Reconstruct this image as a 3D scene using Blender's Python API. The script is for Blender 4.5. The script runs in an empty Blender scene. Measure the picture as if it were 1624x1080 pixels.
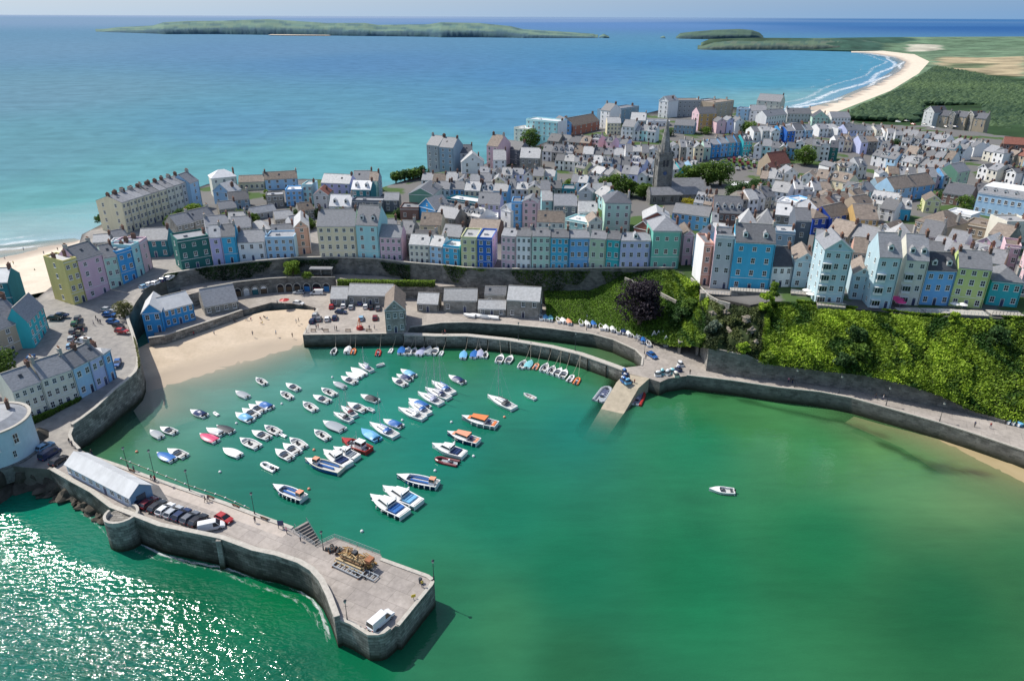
import bpy, bmesh, math, random
import numpy as np
from mathutils import Vector, Matrix
from mathutils.geometry import delaunay_2d_cdt

random.seed(7)
scene = bpy.context.scene
COL = scene.collection
pi = math.pi
rad = math.radians

# ------------------------------------------------------------------ camera
HC = 100.0                      # camera height above the sea, metres
FPX = 1126.0                    # focal length in photo pixels (photo 1624 wide)
PITCH = rad(24.55)
ROLL = rad(0.24)
_F = Vector((0, math.cos(PITCH), -math.sin(PITCH)))
_U0 = Vector((0, math.sin(PITCH), math.cos(PITCH)))
_R0 = Vector((1, 0, 0))
_R = _R0 * math.cos(ROLL) + _U0 * math.sin(ROLL)
_U = _U0 * math.cos(ROLL) - _R0 * math.sin(ROLL)
cam_data = bpy.data.cameras.new('camera')
cam_data.sensor_width = 36.0
cam_data.lens = 36.0 * FPX / 1624.0
cam_data.clip_start = 1.0
cam_data.clip_end = 120000.0
cam = bpy.data.objects.new('camera', cam_data)
COL.objects.link(cam)
M = Matrix((_R, _U, -_F)).transposed().to_4x4()
M.translation = (0, 0, HC)
cam.matrix_world = M
scene.camera = cam

def P(u, v, z=0.0):
	"""Where the sight line of a surveyed photo point meets height z."""
	d = _F * FPX + _R * (u - 812.0) + _U * (540.0 - v)
	t = (z - HC) / d.z
	return Vector((d.x * t, d.y * t, z))

def lin(c):
	return tuple(((x / 255.0) / 12.92 if x / 255.0 <= 0.04045 else ((x / 255.0 + 0.055) / 1.055) ** 2.4) for x in c)

# ------------------------------------------------------------------ land heights
_GP = [(75, 700, 6), (190, 600, 7.5), (215, 510, 9), (110, 580, 9), (120, 484, 11), (60, 560, 9.5), (10, 520, 11), (30, 600, 8.5),
	   (245, 415, 13.5), (265, 440, 14), (300, 430, 14), (400, 418, 14.5), (500, 412, 15), (600, 412, 15), (650, 420, 15),
	   (740, 428, 15.5), (900, 430, 16), (1030, 427, 17.5), (1115, 455, 19.5), (1160, 465, 20), (1215, 470, 21), (1300, 482, 22),
	   (1400, 490, 22), (1624, 500, 22), (1750, 520, 22), (200, 360, 15), (300, 330, 16), (420, 310, 17), (620, 310, 18),
	   (700, 275, 20), (850, 350, 18), (1050, 330, 20), (1250, 350, 22), (1450, 370, 22), (1600, 350, 21),
	   (900, 250, 22), (1000, 215, 24), (1110, 195, 26), (1300, 185, 24), (1240, 230, 23), (1500, 300, 20), (1500, 230, 18),
	   (1620, 230, 17), (1400, 200, 17)]
_gxy = np.array([P(u, v, z)[:2] for u, v, z in _GP])
_gz = np.array([g[2] for g in _GP], float)

def G(x, y):
	d2 = (_gxy[:, 0] - x) ** 2 + (_gxy[:, 1] - y) ** 2 + 4.0
	w = d2 ** -1.5
	return float((w * _gz).sum() / w.sum())

def PG(u, v, h=0.0):
	"""Photo point on the land (h above it)."""
	z = 17.0 + h
	for _ in range(8):
		p = P(u, v, z)
		z = 0.5 * z + 0.5 * (G(p.x, p.y) + h)
	p = P(u, v, z)
	return Vector((p.x, p.y, z - h))

# ------------------------------------------------------------------ materials
MATS = {}

def _new(name):
	m = bpy.data.materials.new(name)
	m.use_nodes = True
	nt = m.node_tree
	return m, nt, nt.nodes['Principled BSDF']

def mat(name, rgb, rough=0.8, amt=0.25, scale=1.5, bump=0.0, spec=0.3, metal=0.0, rnd=0.0, detail=5.0, streak=None, attr=None):
	"""Procedural surface: base colour broken up by noise (and per-object variation)."""
	if name in MATS:
		return MATS[name]
	m, nt, b = _new(name)
	N, L = nt.nodes, nt.links
	tc = N.new('ShaderNodeTexCoord')
	mp = N.new('ShaderNodeMapping')
	L.new(tc.outputs['Object'], mp.inputs['Vector'])
	if streak:
		mp.inputs['Scale'].default_value = streak
	nz = N.new('ShaderNodeTexNoise')
	nz.inputs['Scale'].default_value = scale
	nz.inputs['Detail'].default_value = detail
	nz.inputs['Roughness'].default_value = 0.65
	L.new(mp.outputs['Vector'], nz.inputs['Vector'])
	mr = N.new('ShaderNodeMapRange')
	mr.inputs['From Min'].default_value = 0.25
	mr.inputs['From Max'].default_value = 0.75
	mr.inputs['To Min'].default_value = 1.0 - amt
	mr.inputs['To Max'].default_value = 1.0 + amt * 0.6
	L.new(nz.outputs['Fac'], mr.inputs['Value'])
	hsv = N.new('ShaderNodeHueSaturation')
	if attr:
		a = N.new('ShaderNodeAttribute')
		a.attribute_name = attr
		L.new(a.outputs['Color'], hsv.inputs['Color'])
	else:
		hsv.inputs['Color'].default_value = (*rgb, 1)
	if rnd > 0:
		oi = N.new('ShaderNodeObjectInfo')
		r2 = N.new('ShaderNodeMapRange')
		r2.inputs['To Min'].default_value = 1 - rnd
		r2.inputs['To Max'].default_value = 1 + rnd
		L.new(oi.outputs['Random'], r2.inputs['Value'])
		mu = N.new('ShaderNodeMath')
		mu.operation = 'MULTIPLY'
		L.new(r2.outputs['Result'], mu.inputs[0])
		L.new(mr.outputs['Result'], mu.inputs[1])
		L.new(mu.outputs['Value'], hsv.inputs['Value'])
	else:
		L.new(mr.outputs['Result'], hsv.inputs['Value'])
	L.new(hsv.outputs['Color'], b.inputs['Base Color'])
	b.inputs['Roughness'].default_value = rough
	b.inputs['Metallic'].default_value = metal
	b.inputs['Specular IOR Level'].default_value = spec
	if bump > 0:
		bp = N.new('ShaderNodeBump')
		bp.inputs['Strength'].default_value = bump
		bp.inputs['Distance'].default_value = 0.15
		L.new(nz.outputs['Fac'], bp.inputs['Height'])
		L.new(bp.outputs['Normal'], b.inputs['Normal'])
	MATS[name] = m
	return m

def stone(name, c1, c2, bw=0.9, bh=0.4, mortar=(0.2, 0.19, 0.17), rough=0.9):
	"""Coursed rubble: brick pattern on generated wall coordinates, dirtied by noise."""
	if name in MATS:
		return MATS[name]
	m, nt, b = _new(name)
	N, L = nt.nodes, nt.links
	uv = N.new('ShaderNodeUVMap')
	br = N.new('ShaderNodeTexBrick')
	br.inputs['Color1'].default_value = (*c1, 1)
	br.inputs['Color2'].default_value = (*c2, 1)
	br.inputs['Mortar'].default_value = (*mortar, 1)
	br.inputs['Scale'].default_value = 1.0
	br.inputs['Brick Width'].default_value = bw
	br.inputs['Row Height'].default_value = bh
	br.inputs['Mortar Size'].default_value = 0.03
	br.inputs['Bias'].default_value = 0.0
	L.new(uv.outputs['UV'], br.inputs['Vector'])
	tc = N.new('ShaderNodeTexCoord')
	nz = N.new('ShaderNodeTexNoise')
	nz.inputs['Scale'].default_value = 0.35
	nz.inputs['Detail'].default_value = 8
	nz.inputs['Roughness'].default_value = 0.7
	L.new(tc.outputs['Object'], nz.inputs['Vector'])
	mr = N.new('ShaderNodeMapRange')
	mr.inputs['From Min'].default_value = 0.3
	mr.inputs['From Max'].default_value = 0.7
	mr.inputs['To Min'].default_value = 0.5
	mr.inputs['To Max'].default_value = 1.35
	L.new(nz.outputs['Fac'], mr.inputs['Value'])
	hs = N.new('ShaderNodeHueSaturation')
	L.new(br.outputs['Color'], hs.inputs['Color'])
	L.new(mr.outputs['Result'], hs.inputs['Value'])
	# weed and damp near the tide line
	geo = N.new('ShaderNodeNewGeometry')
	sx = N.new('ShaderNodeSeparateXYZ')
	L.new(geo.outputs['Position'], sx.inputs['Vector'])
	ad = N.new('ShaderNodeMath')
	ad.operation = 'MULTIPLY_ADD'
	L.new(nz.outputs['Fac'], ad.inputs[0])
	ad.inputs[1].default_value = -2.0
	L.new(sx.outputs['Z'], ad.inputs[2])
	m2 = N.new('ShaderNodeMapRange')
	m2.inputs['From Min'].default_value = -0.6
	m2.inputs['From Max'].default_value = 1.7
	m2.inputs['To Min'].default_value = 1.0
	m2.inputs['To Max'].default_value = 0.0
	L.new(ad.outputs['Value'], m2.inputs['Value'])
	mx = N.new('ShaderNodeMix')
	mx.data_type = 'RGBA'
	L.new(m2.outputs['Result'], mx.inputs[0])
	L.new(hs.outputs['Color'], mx.inputs[6])
	mx.inputs[7].default_value = (0.03, 0.035, 0.02, 1)
	L.new(mx.outputs[2], b.inputs['Base Color'])
	bp = N.new('ShaderNodeBump')
	bp.inputs['Strength'].default_value = 0.5
	bp.inputs['Distance'].default_value = 0.1
	L.new(br.outputs['Fac'], bp.inputs['Height'])
	bp.invert = True
	L.new(bp.outputs['Normal'], b.inputs['Normal'])
	b.inputs['Roughness'].default_value = rough
	b.inputs['Specular IOR Level'].default_value = 0.2
	MATS[name] = m
	return m

def foliage(name, dark, light, rnd=0.1):
	"""Leaves: colour from the per-clump attribute between a dark and a light green."""
	if name in MATS:
		return MATS[name]
	m, nt, b = _new(name)
	N, L = nt.nodes, nt.links
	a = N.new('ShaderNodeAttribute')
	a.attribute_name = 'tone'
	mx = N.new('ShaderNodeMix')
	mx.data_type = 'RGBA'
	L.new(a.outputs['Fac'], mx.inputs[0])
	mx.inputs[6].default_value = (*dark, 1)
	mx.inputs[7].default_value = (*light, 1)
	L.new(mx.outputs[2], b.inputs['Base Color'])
	b.inputs['Roughness'].default_value = 0.65
	b.inputs['Specular IOR Level'].default_value = 0.25
	tr = N.new('ShaderNodeBsdfTranslucent')
	L.new(mx.outputs[2], tr.inputs['Color'])
	ms = N.new('ShaderNodeMixShader')
	ms.inputs[0].default_value = 0.3
	L.new(b.outputs[0], ms.inputs[1])
	L.new(tr.outputs[0], ms.inputs[2])
	L.new(ms.outputs[0], nt.nodes['Material Output'].inputs['Surface'])
	MATS[name] = m
	return m

# ------------------------------------------------------------------ mesh building
class MB:
	def __init__(s):
		s.v, s.f, s.m = [], [], []

	def face(s, pts, m=0):
		n = len(s.v)
		s.v += [tuple(p) for p in pts]
		s.f.append(tuple(range(n, n + len(pts))))
		s.m.append(m)

	def poly(s, vs, fs, m=0):
		n = len(s.v)
		s.v += [tuple(p) for p in vs]
		for f in fs:
			s.f.append(tuple(i + n for i in f))
			s.m.append(m)

	def box(s, x0, x1, y0, y1, z0, z1, m=0, bottom=True):
		vs = [(x0, y0, z0), (x1, y0, z0), (x1, y1, z0), (x0, y1, z0), (x0, y0, z1), (x1, y0, z1), (x1, y1, z1), (x0, y1, z1)]
		fs = [(0, 1, 5, 4), (1, 2, 6, 5), (2, 3, 7, 6), (3, 0, 4, 7), (4, 5, 6, 7)]
		if bottom:
			fs.append((3, 2, 1, 0))
		s.poly(vs, fs, m)

	def taper(s, x0, x1, y0, y1, z0, X0, X1, Y0, Y1, z1, m=0):
		vs = [(x0, y0, z0), (x1, y0, z0), (x1, y1, z0), (x0, y1, z0), (X0, Y0, z1), (X1, Y0, z1), (X1, Y1, z1), (X0, Y1, z1)]
		s.poly(vs, [(0, 1, 5, 4), (1, 2, 6, 5), (2, 3, 7, 6), (3, 0, 4, 7), (4, 5, 6, 7), (3, 2, 1, 0)], m)

	def prism(s, poly, z0, z1, m=0, mtop=None, bottom=False):
		n = len(poly)
		vs = [(p[0], p[1], z0) for p in poly] + [(p[0], p[1], z1) for p in poly]
		s.poly(vs, [(i, (i + 1) % n, n + (i + 1) % n, n + i) for i in range(n)], m)
		s.face(vs[n:], m if mtop is None else mtop)
		if bottom:
			s.face(vs[:n][::-1], m)

	def cyl(s, p0, p1, r0, r1=None, n=8, m=0, caps=True):
		r1 = r0 if r1 is None else r1
		p0, p1 = Vector(p0), Vector(p1)
		d = (p1 - p0)
		if d.length < 1e-6:
			return
		d.normalize()
		a = d.orthogonal().normalized()
		b = d.cross(a)
		vs = []
		for p, r in ((p0, r0), (p1, r1)):
			for i in range(n):
				t = 2 * pi * i / n
				vs.append(p + (a * math.cos(t) + b * math.sin(t)) * r)
		fs = [(i, (i + 1) % n, n + (i + 1) % n, n + i) for i in range(n)]
		if caps:
			fs += [tuple(range(n - 1, -1, -1)), tuple(range(n, 2 * n))]
		s.poly(vs, fs, m)

	def tube(s, pts, r, n=6, m=0):
		for i in range(len(pts) - 1):
			s.cyl(pts[i], pts[i + 1], r, r, n, m)

	def loft(s, rings, m=0, close=True, caps=True):
		n = len(rings[0])
		base = len(s.v)
		for r in rings:
			s.v += [tuple(p) for p in r]
		for k in range(len(rings) - 1):
			for i in range(n if close else n - 1):
				j = (i + 1) % n
				s.f.append((base + k * n + i, base + k * n + j, base + (k + 1) * n + j, base + (k + 1) * n + i))
				s.m.append(m)
		if caps:
			s.f.append(tuple(base + i for i in range(n - 1, -1, -1)))
			s.m.append(m)
			s.f.append(tuple(base + (len(rings) - 1) * n + i for i in range(n)))
			s.m.append(m)

	def ball(s, c, r, seg=8, rings=5, m=0, sq=(1, 1, 1)):
		rs = []
		for k in range(1, rings):
			t = pi * k / rings
			rs.append([(c[0] + sq[0] * r * math.sin(t) * math.cos(2 * pi * i / seg), c[1] + sq[1] * r * math.sin(t) * math.sin(2 * pi * i / seg),
						c[2] - sq[2] * r * math.cos(t)) for i in range(seg)])
		s.loft(rs, m)

	def mesh(s, name, mats, smooth=False, uvwall=False):
		me = bpy.data.meshes.new(name)
		me.from_pydata(s.v, [], s.f)
		for mm in mats:
			me.materials.append(mm)
		me.polygons.foreach_set('material_index', s.m)
		if smooth:
			me.polygons.foreach_set('use_smooth', [True] * len(s.f))
		if uvwall:
			add_wall_uv(me)
		me.update()
		return me

	def build(s, name, mats, parent=None, loc=None, smooth=False, uvwall=False):
		if not isinstance(mats, (list, tuple)):
			mats = [mats]
		return obj(name, s.mesh(name, mats, smooth, uvwall), parent, loc)

def add_wall_uv(me):
	"""UVs in metres: along the wall and up it (for coursed stone)."""
	uv = me.uv_layers.new(name='UVMap')
	for p in me.polygons:
		n = p.normal
		if abs(n.z) > 0.8:
			for li in p.loop_indices:
				c = me.vertices[me.loops[li].vertex_index].co
				uv.data[li].uv = (c.x, c.y)
		else:
			t = Vector((-n.y, n.x, 0))
			if t.length < 1e-6:
				t = Vector((1, 0, 0))
			t.normalize()
			for li in p.loop_indices:
				c = me.vertices[me.loops[li].vertex_index].co
				uv.data[li].uv = (c.dot(t), c.z)

def obj(name, me, parent=None, loc=None, rz=None, scale=None):
	o = bpy.data.objects.new(name, me)
	COL.objects.link(o)
	if parent is not None:
		o.parent = parent
	if loc is not None:
		o.location = loc
	if rz is not None:
		o.rotation_euler = (0, 0, rz)
	if scale is not None:
		o.scale = scale
	return o

LABELS = {}

def tag(o, label, cat, group=None):
	if label in LABELS:
		print('DUP LABEL', label)
	if len(label.split()) > 16:
		print('LONG LABEL', len(label.split()), label)
	LABELS[label] = 1
	o['label'] = label
	o['category'] = cat
	if group:
		o['group'] = group
	return o

def thing(name, label, cat, loc, rz=0.0, group=None):
	o = obj(name, None, None, loc, rz)
	o.empty_display_size = 0.5
	return tag(o, label, cat, group)

def struct(o, kind='structure'):
	o['kind'] = kind
	return o

def copy_tree(o, parent=None):
	c = o.copy()
	COL.objects.link(c)
	if parent is not None:
		c.parent = parent
	for ch in list(o.children):
		copy_tree(ch, c)
	return c

ORD = ['first', 'second', 'third', 'fourth', 'fifth', 'sixth', 'seventh', 'eighth', 'ninth', 'tenth', 'eleventh', 'twelfth', 'thirteenth',
	   'fourteenth', 'fifteenth', 'sixteenth', 'seventeenth', 'eighteenth', 'nineteenth', 'twentieth', 'twenty-first', 'twenty-second', 'twenty-third', 'twenty-fourth', 'twenty-fifth']

# ------------------------------------------------------------------ shared materials
slate = mat('slate_roof', (0.215, 0.22, 0.235), 0.6, 0.35, 1.2, 0.2, 0.4, rnd=0.45, streak=(1, 1, 3))
slate_pale = mat('pale_slate_roof', (0.42, 0.42, 0.42), 0.6, 0.3, 1.2, 0.2, 0.4, rnd=0.2)
slate_brown = mat('brown_tile_roof', (0.25, 0.205, 0.17), 0.75, 0.4, 1.0, 0.2, 0.3, rnd=0.3)
slate_red = mat('red_tile_roof', (0.20, 0.08, 0.06), 0.75, 0.3, 1.0, 0.2, 0.3, rnd=0.2)
roof_white = mat('white_sheet_roof', (0.66, 0.66, 0.66), 0.5, 0.15, 0.6, 0.0, 0.4, rnd=0.1)
roof_lead = mat('lead_flat_roof', (0.30, 0.31, 0.33), 0.6, 0.3, 0.8, 0.0, 0.4, rnd=0.2)
roof_dark = mat('dark_slate_roof', (0.09, 0.095, 0.11), 0.6, 0.3, 1.2, 0.2, 0.4, rnd=0.25)
chim_m = [mat('chimney_brick', (0.17, 0.10, 0.08), 0.9, 0.4, 3.0), mat('chimney_pot', (0.33, 0.16, 0.09), 0.8, 0.2, 4.0),
		  mat('chimney_render', (0.42, 0.40, 0.37), 0.9, 0.3, 3.0)]
frame_m = mat('window_frame_paint', (0.78, 0.78, 0.76), 0.5, 0.08, 3.0)
glass_m = mat('window_glass', (0.022, 0.03, 0.04), 0.12, 0.5, 1.5, 0.0, 0.7, rnd=0.5)
door_m = mat('door_paint', (0.05, 0.06, 0.12), 0.5, 0.2, 3.0, rnd=0.5)
rubble = stone('rubble_wall', (0.19, 0.178, 0.16), (0.37, 0.345, 0.31), 1.5, .62, (0.09, 0.085, 0.075))
rubble_dark = stone('dark_rubble_wall', (0.12, 0.12, 0.112), (0.22, 0.212, 0.195), 1.3, .55)
rubble_pale = stone('pale_rubble_wall', (0.30, 0.28, 0.25), (0.42, 0.40, 0.36))
coping = mat('stone_coping', (0.46, 0.43, 0.38), 0.85, 0.25, 1.5, 0.1)
def slabs(name, rgb, bw, bh):
	"""poured bays with faint joints, worn and stained"""
	m, nt, b = _new(name)
	N, L = nt.nodes, nt.links
	tc = N.new('ShaderNodeTexCoord')
	mp = N.new('ShaderNodeMapping')
	mp.inputs['Rotation'].default_value = (0, 0, rad(27))
	L.new(tc.outputs['Object'], mp.inputs['Vector'])
	br = N.new('ShaderNodeTexBrick')
	br.inputs['Color1'].default_value = (rgb[0] * .93, rgb[1] * .93, rgb[2] * .94, 1)
	br.inputs['Color2'].default_value = (rgb[0] * 1.05, rgb[1] * 1.05, rgb[2] * 1.05, 1)
	br.inputs['Mortar'].default_value = (rgb[0] * .72, rgb[1] * .72, rgb[2] * .72, 1)
	br.inputs['Scale'].default_value = 1.0
	br.inputs['Brick Width'].default_value = bw
	br.inputs['Row Height'].default_value = bh
	br.inputs['Mortar Size'].default_value = 0.05
	L.new(mp.outputs['Vector'], br.inputs['Vector'])
	val = None
	for sc, lo, hi in ((0.12, .78, 1.12), (0.9, .84, 1.1), (0.035, .86, 1.1)):
		nz = N.new('ShaderNodeTexNoise')
		nz.inputs['Scale'].default_value = sc
		nz.inputs['Detail'].default_value = 9
		nz.inputs['Roughness'].default_value = .68
		nz.inputs['Distortion'].default_value = .5
		L.new(tc.outputs['Object'], nz.inputs['Vector'])
		mr = N.new('ShaderNodeMapRange')
		mr.inputs['From Min'].default_value = .32
		mr.inputs['From Max'].default_value = .62
		mr.inputs['To Min'].default_value = lo
		mr.inputs['To Max'].default_value = hi
		L.new(nz.outputs['Fac'], mr.inputs['Value'])
		if val is None:
			val = mr.outputs['Result']
		else:
			mu = N.new('ShaderNodeMath')
			mu.operation = 'MULTIPLY'
			L.new(val, mu.inputs[0])
			L.new(mr.outputs['Result'], mu.inputs[1])
			val = mu.outputs['Value']
	hs = N.new('ShaderNodeHueSaturation')
	L.new(br.outputs['Color'], hs.inputs['Color'])
	L.new(val, hs.inputs['Value'])
	L.new(hs.outputs['Color'], b.inputs['Base Color'])
	b.inputs['Roughness'].default_value = .88
	b.inputs['Specular IOR Level'].default_value = .2
	MATS[name] = m
	return m

asphalt = mat('asphalt', (0.13, 0.13, 0.135), 0.9, 0.3, 0.35, 0.05, 0.2, detail=9)
paving = slabs('pale_paving', (0.345, 0.31, 0.275), 6.0, 4.0)
deckm = slabs('pier_concrete', (0.325, 0.29, 0.262), 4.5, 3.0)
steel = mat('painted_steel', (0.05, 0.06, 0.07), 0.5, 0.2, 4.0)
galv = mat('galvanised_steel', (0.45, 0.48, 0.48), 0.4, 0.2, 4.0, metal=0.5)
# ------------------------------------------------------------------ world, sun
SUN_AZ, SUN_EL = rad(-62), rad(52)       # azimuth from the view direction (left of it), elevation
world = bpy.data.worlds.new('World')
scene.world = world
world.use_nodes = True
wn, wl = world.node_tree.nodes, world.node_tree.links
sky = wn.new('ShaderNodeTexSky')
sky.sky_type = 'NISHITA'
sky.sun_disc = False
sky.sun_elevation = SUN_EL
sky.sun_rotation = SUN_AZ % (2 * pi)
sky.altitude = 50
sky.air_density = 1.0
sky.dust_density = 1.6
sky.ozone_density = 1.6
# pale sea haze low down, whiter towards the sun's side
tcw = wn.new('ShaderNodeTexCoord')
sxw = wn.new('ShaderNodeSeparateXYZ')
wl.new(tcw.outputs['Generated'], sxw.inputs['Vector'])
mrz = wn.new('ShaderNodeMapRange')
mrz.inputs['From Min'].default_value = 0.0
mrz.inputs['From Max'].default_value = 0.14
mrz.inputs['To Min'].default_value = 0.88
mrz.inputs['To Max'].default_value = 0.0
wl.new(sxw.outputs['Z'], mrz.inputs['Value'])
mrx = wn.new('ShaderNodeMapRange')
mrx.inputs['From Min'].default_value = -0.75
mrx.inputs['From Max'].default_value = 0.62
wl.new(sxw.outputs['X'], mrx.inputs['Value'])
hz = wn.new('ShaderNodeMix')
hz.data_type = 'RGBA'
wl.new(mrx.outputs['Result'], hz.inputs[0])
hz.inputs[6].default_value = (4.1, 5.0, 5.9, 1)
hz.inputs[7].default_value = (1.25, 2.55, 4.5, 1)
mxw = wn.new('ShaderNodeMix')
mxw.data_type = 'RGBA'
wl.new(mrz.outputs['Result'], mxw.inputs[0])
wl.new(sky.outputs['Color'], mxw.inputs[6])
wl.new(hz.outputs[2], mxw.inputs[7])
wl.new(mxw.outputs[2], wn['Background'].inputs['Color'])
wn['Background'].inputs['Strength'].default_value = 0.15
sd = bpy.data.lights.new('sun', 'SUN')
sd.energy = 4.8
sd.angle = rad(0.53)
sd.color = (1.0, 0.955, 0.87)
sun = bpy.data.objects.new('sun', sd)
COL.objects.link(sun)
to_sun = Vector((math.sin(SUN_AZ) * math.cos(SUN_EL), math.cos(SUN_AZ) * math.cos(SUN_EL), math.sin(SUN_EL)))
sun.rotation_euler = (-to_sun).to_track_quat('-Z', 'Y').to_euler()
sun.location = (-200, 100, 300)
scene.view_settings.view_transform = 'Standard'
scene.view_settings.look = 'None'
scene.view_settings.exposure = 0
scene.cycles.use_denoising = True
scene.cycles.max_bounces = 6
scene.cycles.transparent_max_bounces = 12
scene.cycles.caustics_reflective = False
scene.cycles.caustics_refractive = False

# ------------------------------------------------------------------ sheets and walls
def poly_px(pts):
	return [P(*p) for p in pts]

def in_poly(x, y, poly):
	"""vectorised point in polygon"""
	x = np.asarray(x)
	y = np.asarray(y)
	inside = np.zeros(x.shape, bool)
	n = len(poly)
	for i in range(n):
		x0, y0 = poly[i][0], poly[i][1]
		x1, y1 = poly[(i + 1) % n][0], poly[(i + 1) % n][1]
		c = (y0 > y) != (y1 > y)
		with np.errstate(divide='ignore', invalid='ignore'):
			xi = (x1 - x0) * (y - y0) / (y1 - y0) + x0
		inside ^= c & (x < xi)
	return inside

def dist_line(x, y, line):
	"""vectorised distance to a polyline"""
	x = np.asarray(x, float)
	y = np.asarray(y, float)
	best = np.full(x.shape, 1e9)
	for a, b in zip(line[:-1], line[1:]):
		dx, dy = b[0] - a[0], b[1] - a[1]
		L2 = dx * dx + dy * dy + 1e-9
		t = np.clip(((x - a[0]) * dx + (y - a[1]) * dy) / L2, 0, 1)
		best = np.minimum(best, np.hypot(x - a[0] - t * dx, y - a[1] - t * dy))
	return best

def densify(line, step):
	out = []
	n = len(line)
	for i in range(n - 1):
		a, b = Vector(line[i]), Vector(line[i + 1])
		k = max(1, int((b - a).length / step))
		for j in range(k):
			out.append(a.lerp(b, j / k))
	out.append(Vector(line[-1]))
	return out

def sheet(name, outline, mats, step=6.0, zfun=None, inner=(), skirt=0.0, skirt_m=0, smooth=True):
	"""Ground sheet from a world outline (closed), filled with a grid; heights from the outline (IDW) or zfun."""
	ring = densify(list(outline) + [outline[0]], step)[:-1]
	ctrl = np.array([tuple(p) for p in list(ring) + [Vector(q) for q in inner]])
	poly = [(p.x, p.y) for p in ring]
	xs = [p[0] for p in poly]
	ys = [p[1] for p in poly]
	gx, gy = np.meshgrid(np.arange(min(xs), max(xs), step), np.arange(min(ys), max(ys), step))
	gx = (gx + np.random.RandomState(1).uniform(-.2, .2, gx.shape) * step).ravel()
	gy = (gy + np.random.RandomState(2).uniform(-.2, .2, gy.shape) * step).ravel()
	ok = in_poly(gx, gy, poly) & (dist_line(gx, gy, poly + [poly[0]]) > step * 0.45)
	pts = [Vector(p) for p in poly] + [Vector((a, b)) for a, b in zip(gx[ok], gy[ok])] + [Vector((q[0], q[1])) for q in inner]
	edges = [(i, (i + 1) % len(poly)) for i in range(len(poly))]
	V, E, Fc, _, _, _ = delaunay_2d_cdt(pts, edges, [list(range(len(poly)))], 1, 1e-4)

	def zz(x, y):
		d2 = (ctrl[:, 0] - x) ** 2 + (ctrl[:, 1] - y) ** 2 + 1e-4
		w = d2 ** -1.5
		return float((w * ctrl[:, 2]).sum() / w.sum())
	vs = []
	for i, p in enumerate(V):
		if i < len(ring):
			vs.append((p.x, p.y, ring[i].z))
		else:
			vs.append((p.x, p.y, zfun(p.x, p.y) if zfun else zz(p.x, p.y)))
	me = bpy.data.meshes.new(name)
	fs = []
	for f in Fc:
		a, b, c = [Vector(vs[i][:2]) for i in f[:3]]
		fs.append(tuple(f) if (b - a).cross(c - a) > 0 else tuple(reversed(f)))
	ntop = len(fs)
	if skirt:
		n = len(ring)
		nb = len(vs)
		vs += [(p.x, p.y, p.z - skirt) for p in ring]
		for i in range(n):
			j = (i + 1) % n
			fs.append((i, j, nb + j, nb + i))
	me.from_pydata(vs, [], fs)
	if not isinstance(mats, (list, tuple)):
		mats = [mats]
	for m_ in mats:
		me.materials.append(m_)
	if skirt:
		me.polygons.foreach_set('material_index', [0] * ntop + [skirt_m] * (len(fs) - ntop))
	me.polygons.foreach_set('use_smooth', [smooth] * ntop + [False] * (len(fs) - ntop))
	add_wall_uv(me)
	return obj(name, me)

def wall_strip(mb, line, z_top, z_bot, thick, m=0, cap=None, cap_h=0.25, over=0.12, side=1):
	"""A wall following a line: the line is its outer face, thickness to one side; optional coping course."""
	n = len(line)
	nrm = []
	for i in range(n):
		a = Vector(line[max(0, i - 1)][:2])
		b = Vector(line[min(n - 1, i + 1)][:2])
		t = (b - a).normalized()
		nrm.append(Vector((-t.y, t.x)) * side)
	zt = [(z_top[i] if isinstance(z_top, (list, tuple)) else z_top) for i in range(n)]
	zb = [(z_bot[i] if isinstance(z_bot, (list, tuple)) else z_bot) for i in range(n)]
	rings = []
	for i in range(n):
		p = Vector(line[i][:2])
		q = p + nrm[i] * thick
		rings.append([(p.x, p.y, zb[i]), (p.x, p.y, zt[i]), (q.x, q.y, zt[i]), (q.x, q.y, zb[i])])
	mb.loft(rings, m)
	if cap is not None:
		rings = []
		for i in range(n):
			p = Vector(line[i][:2]) - nrm[i] * over
			q = Vector(line[i][:2]) + nrm[i] * (thick + over)
			z = zt[i] + 0.003
			rings.append([(p.x, p.y, z), (p.x, p.y, z + cap_h), (q.x, q.y, z + cap_h), (q.x, q.y, z)])
		mb.loft(rings, cap)

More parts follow.
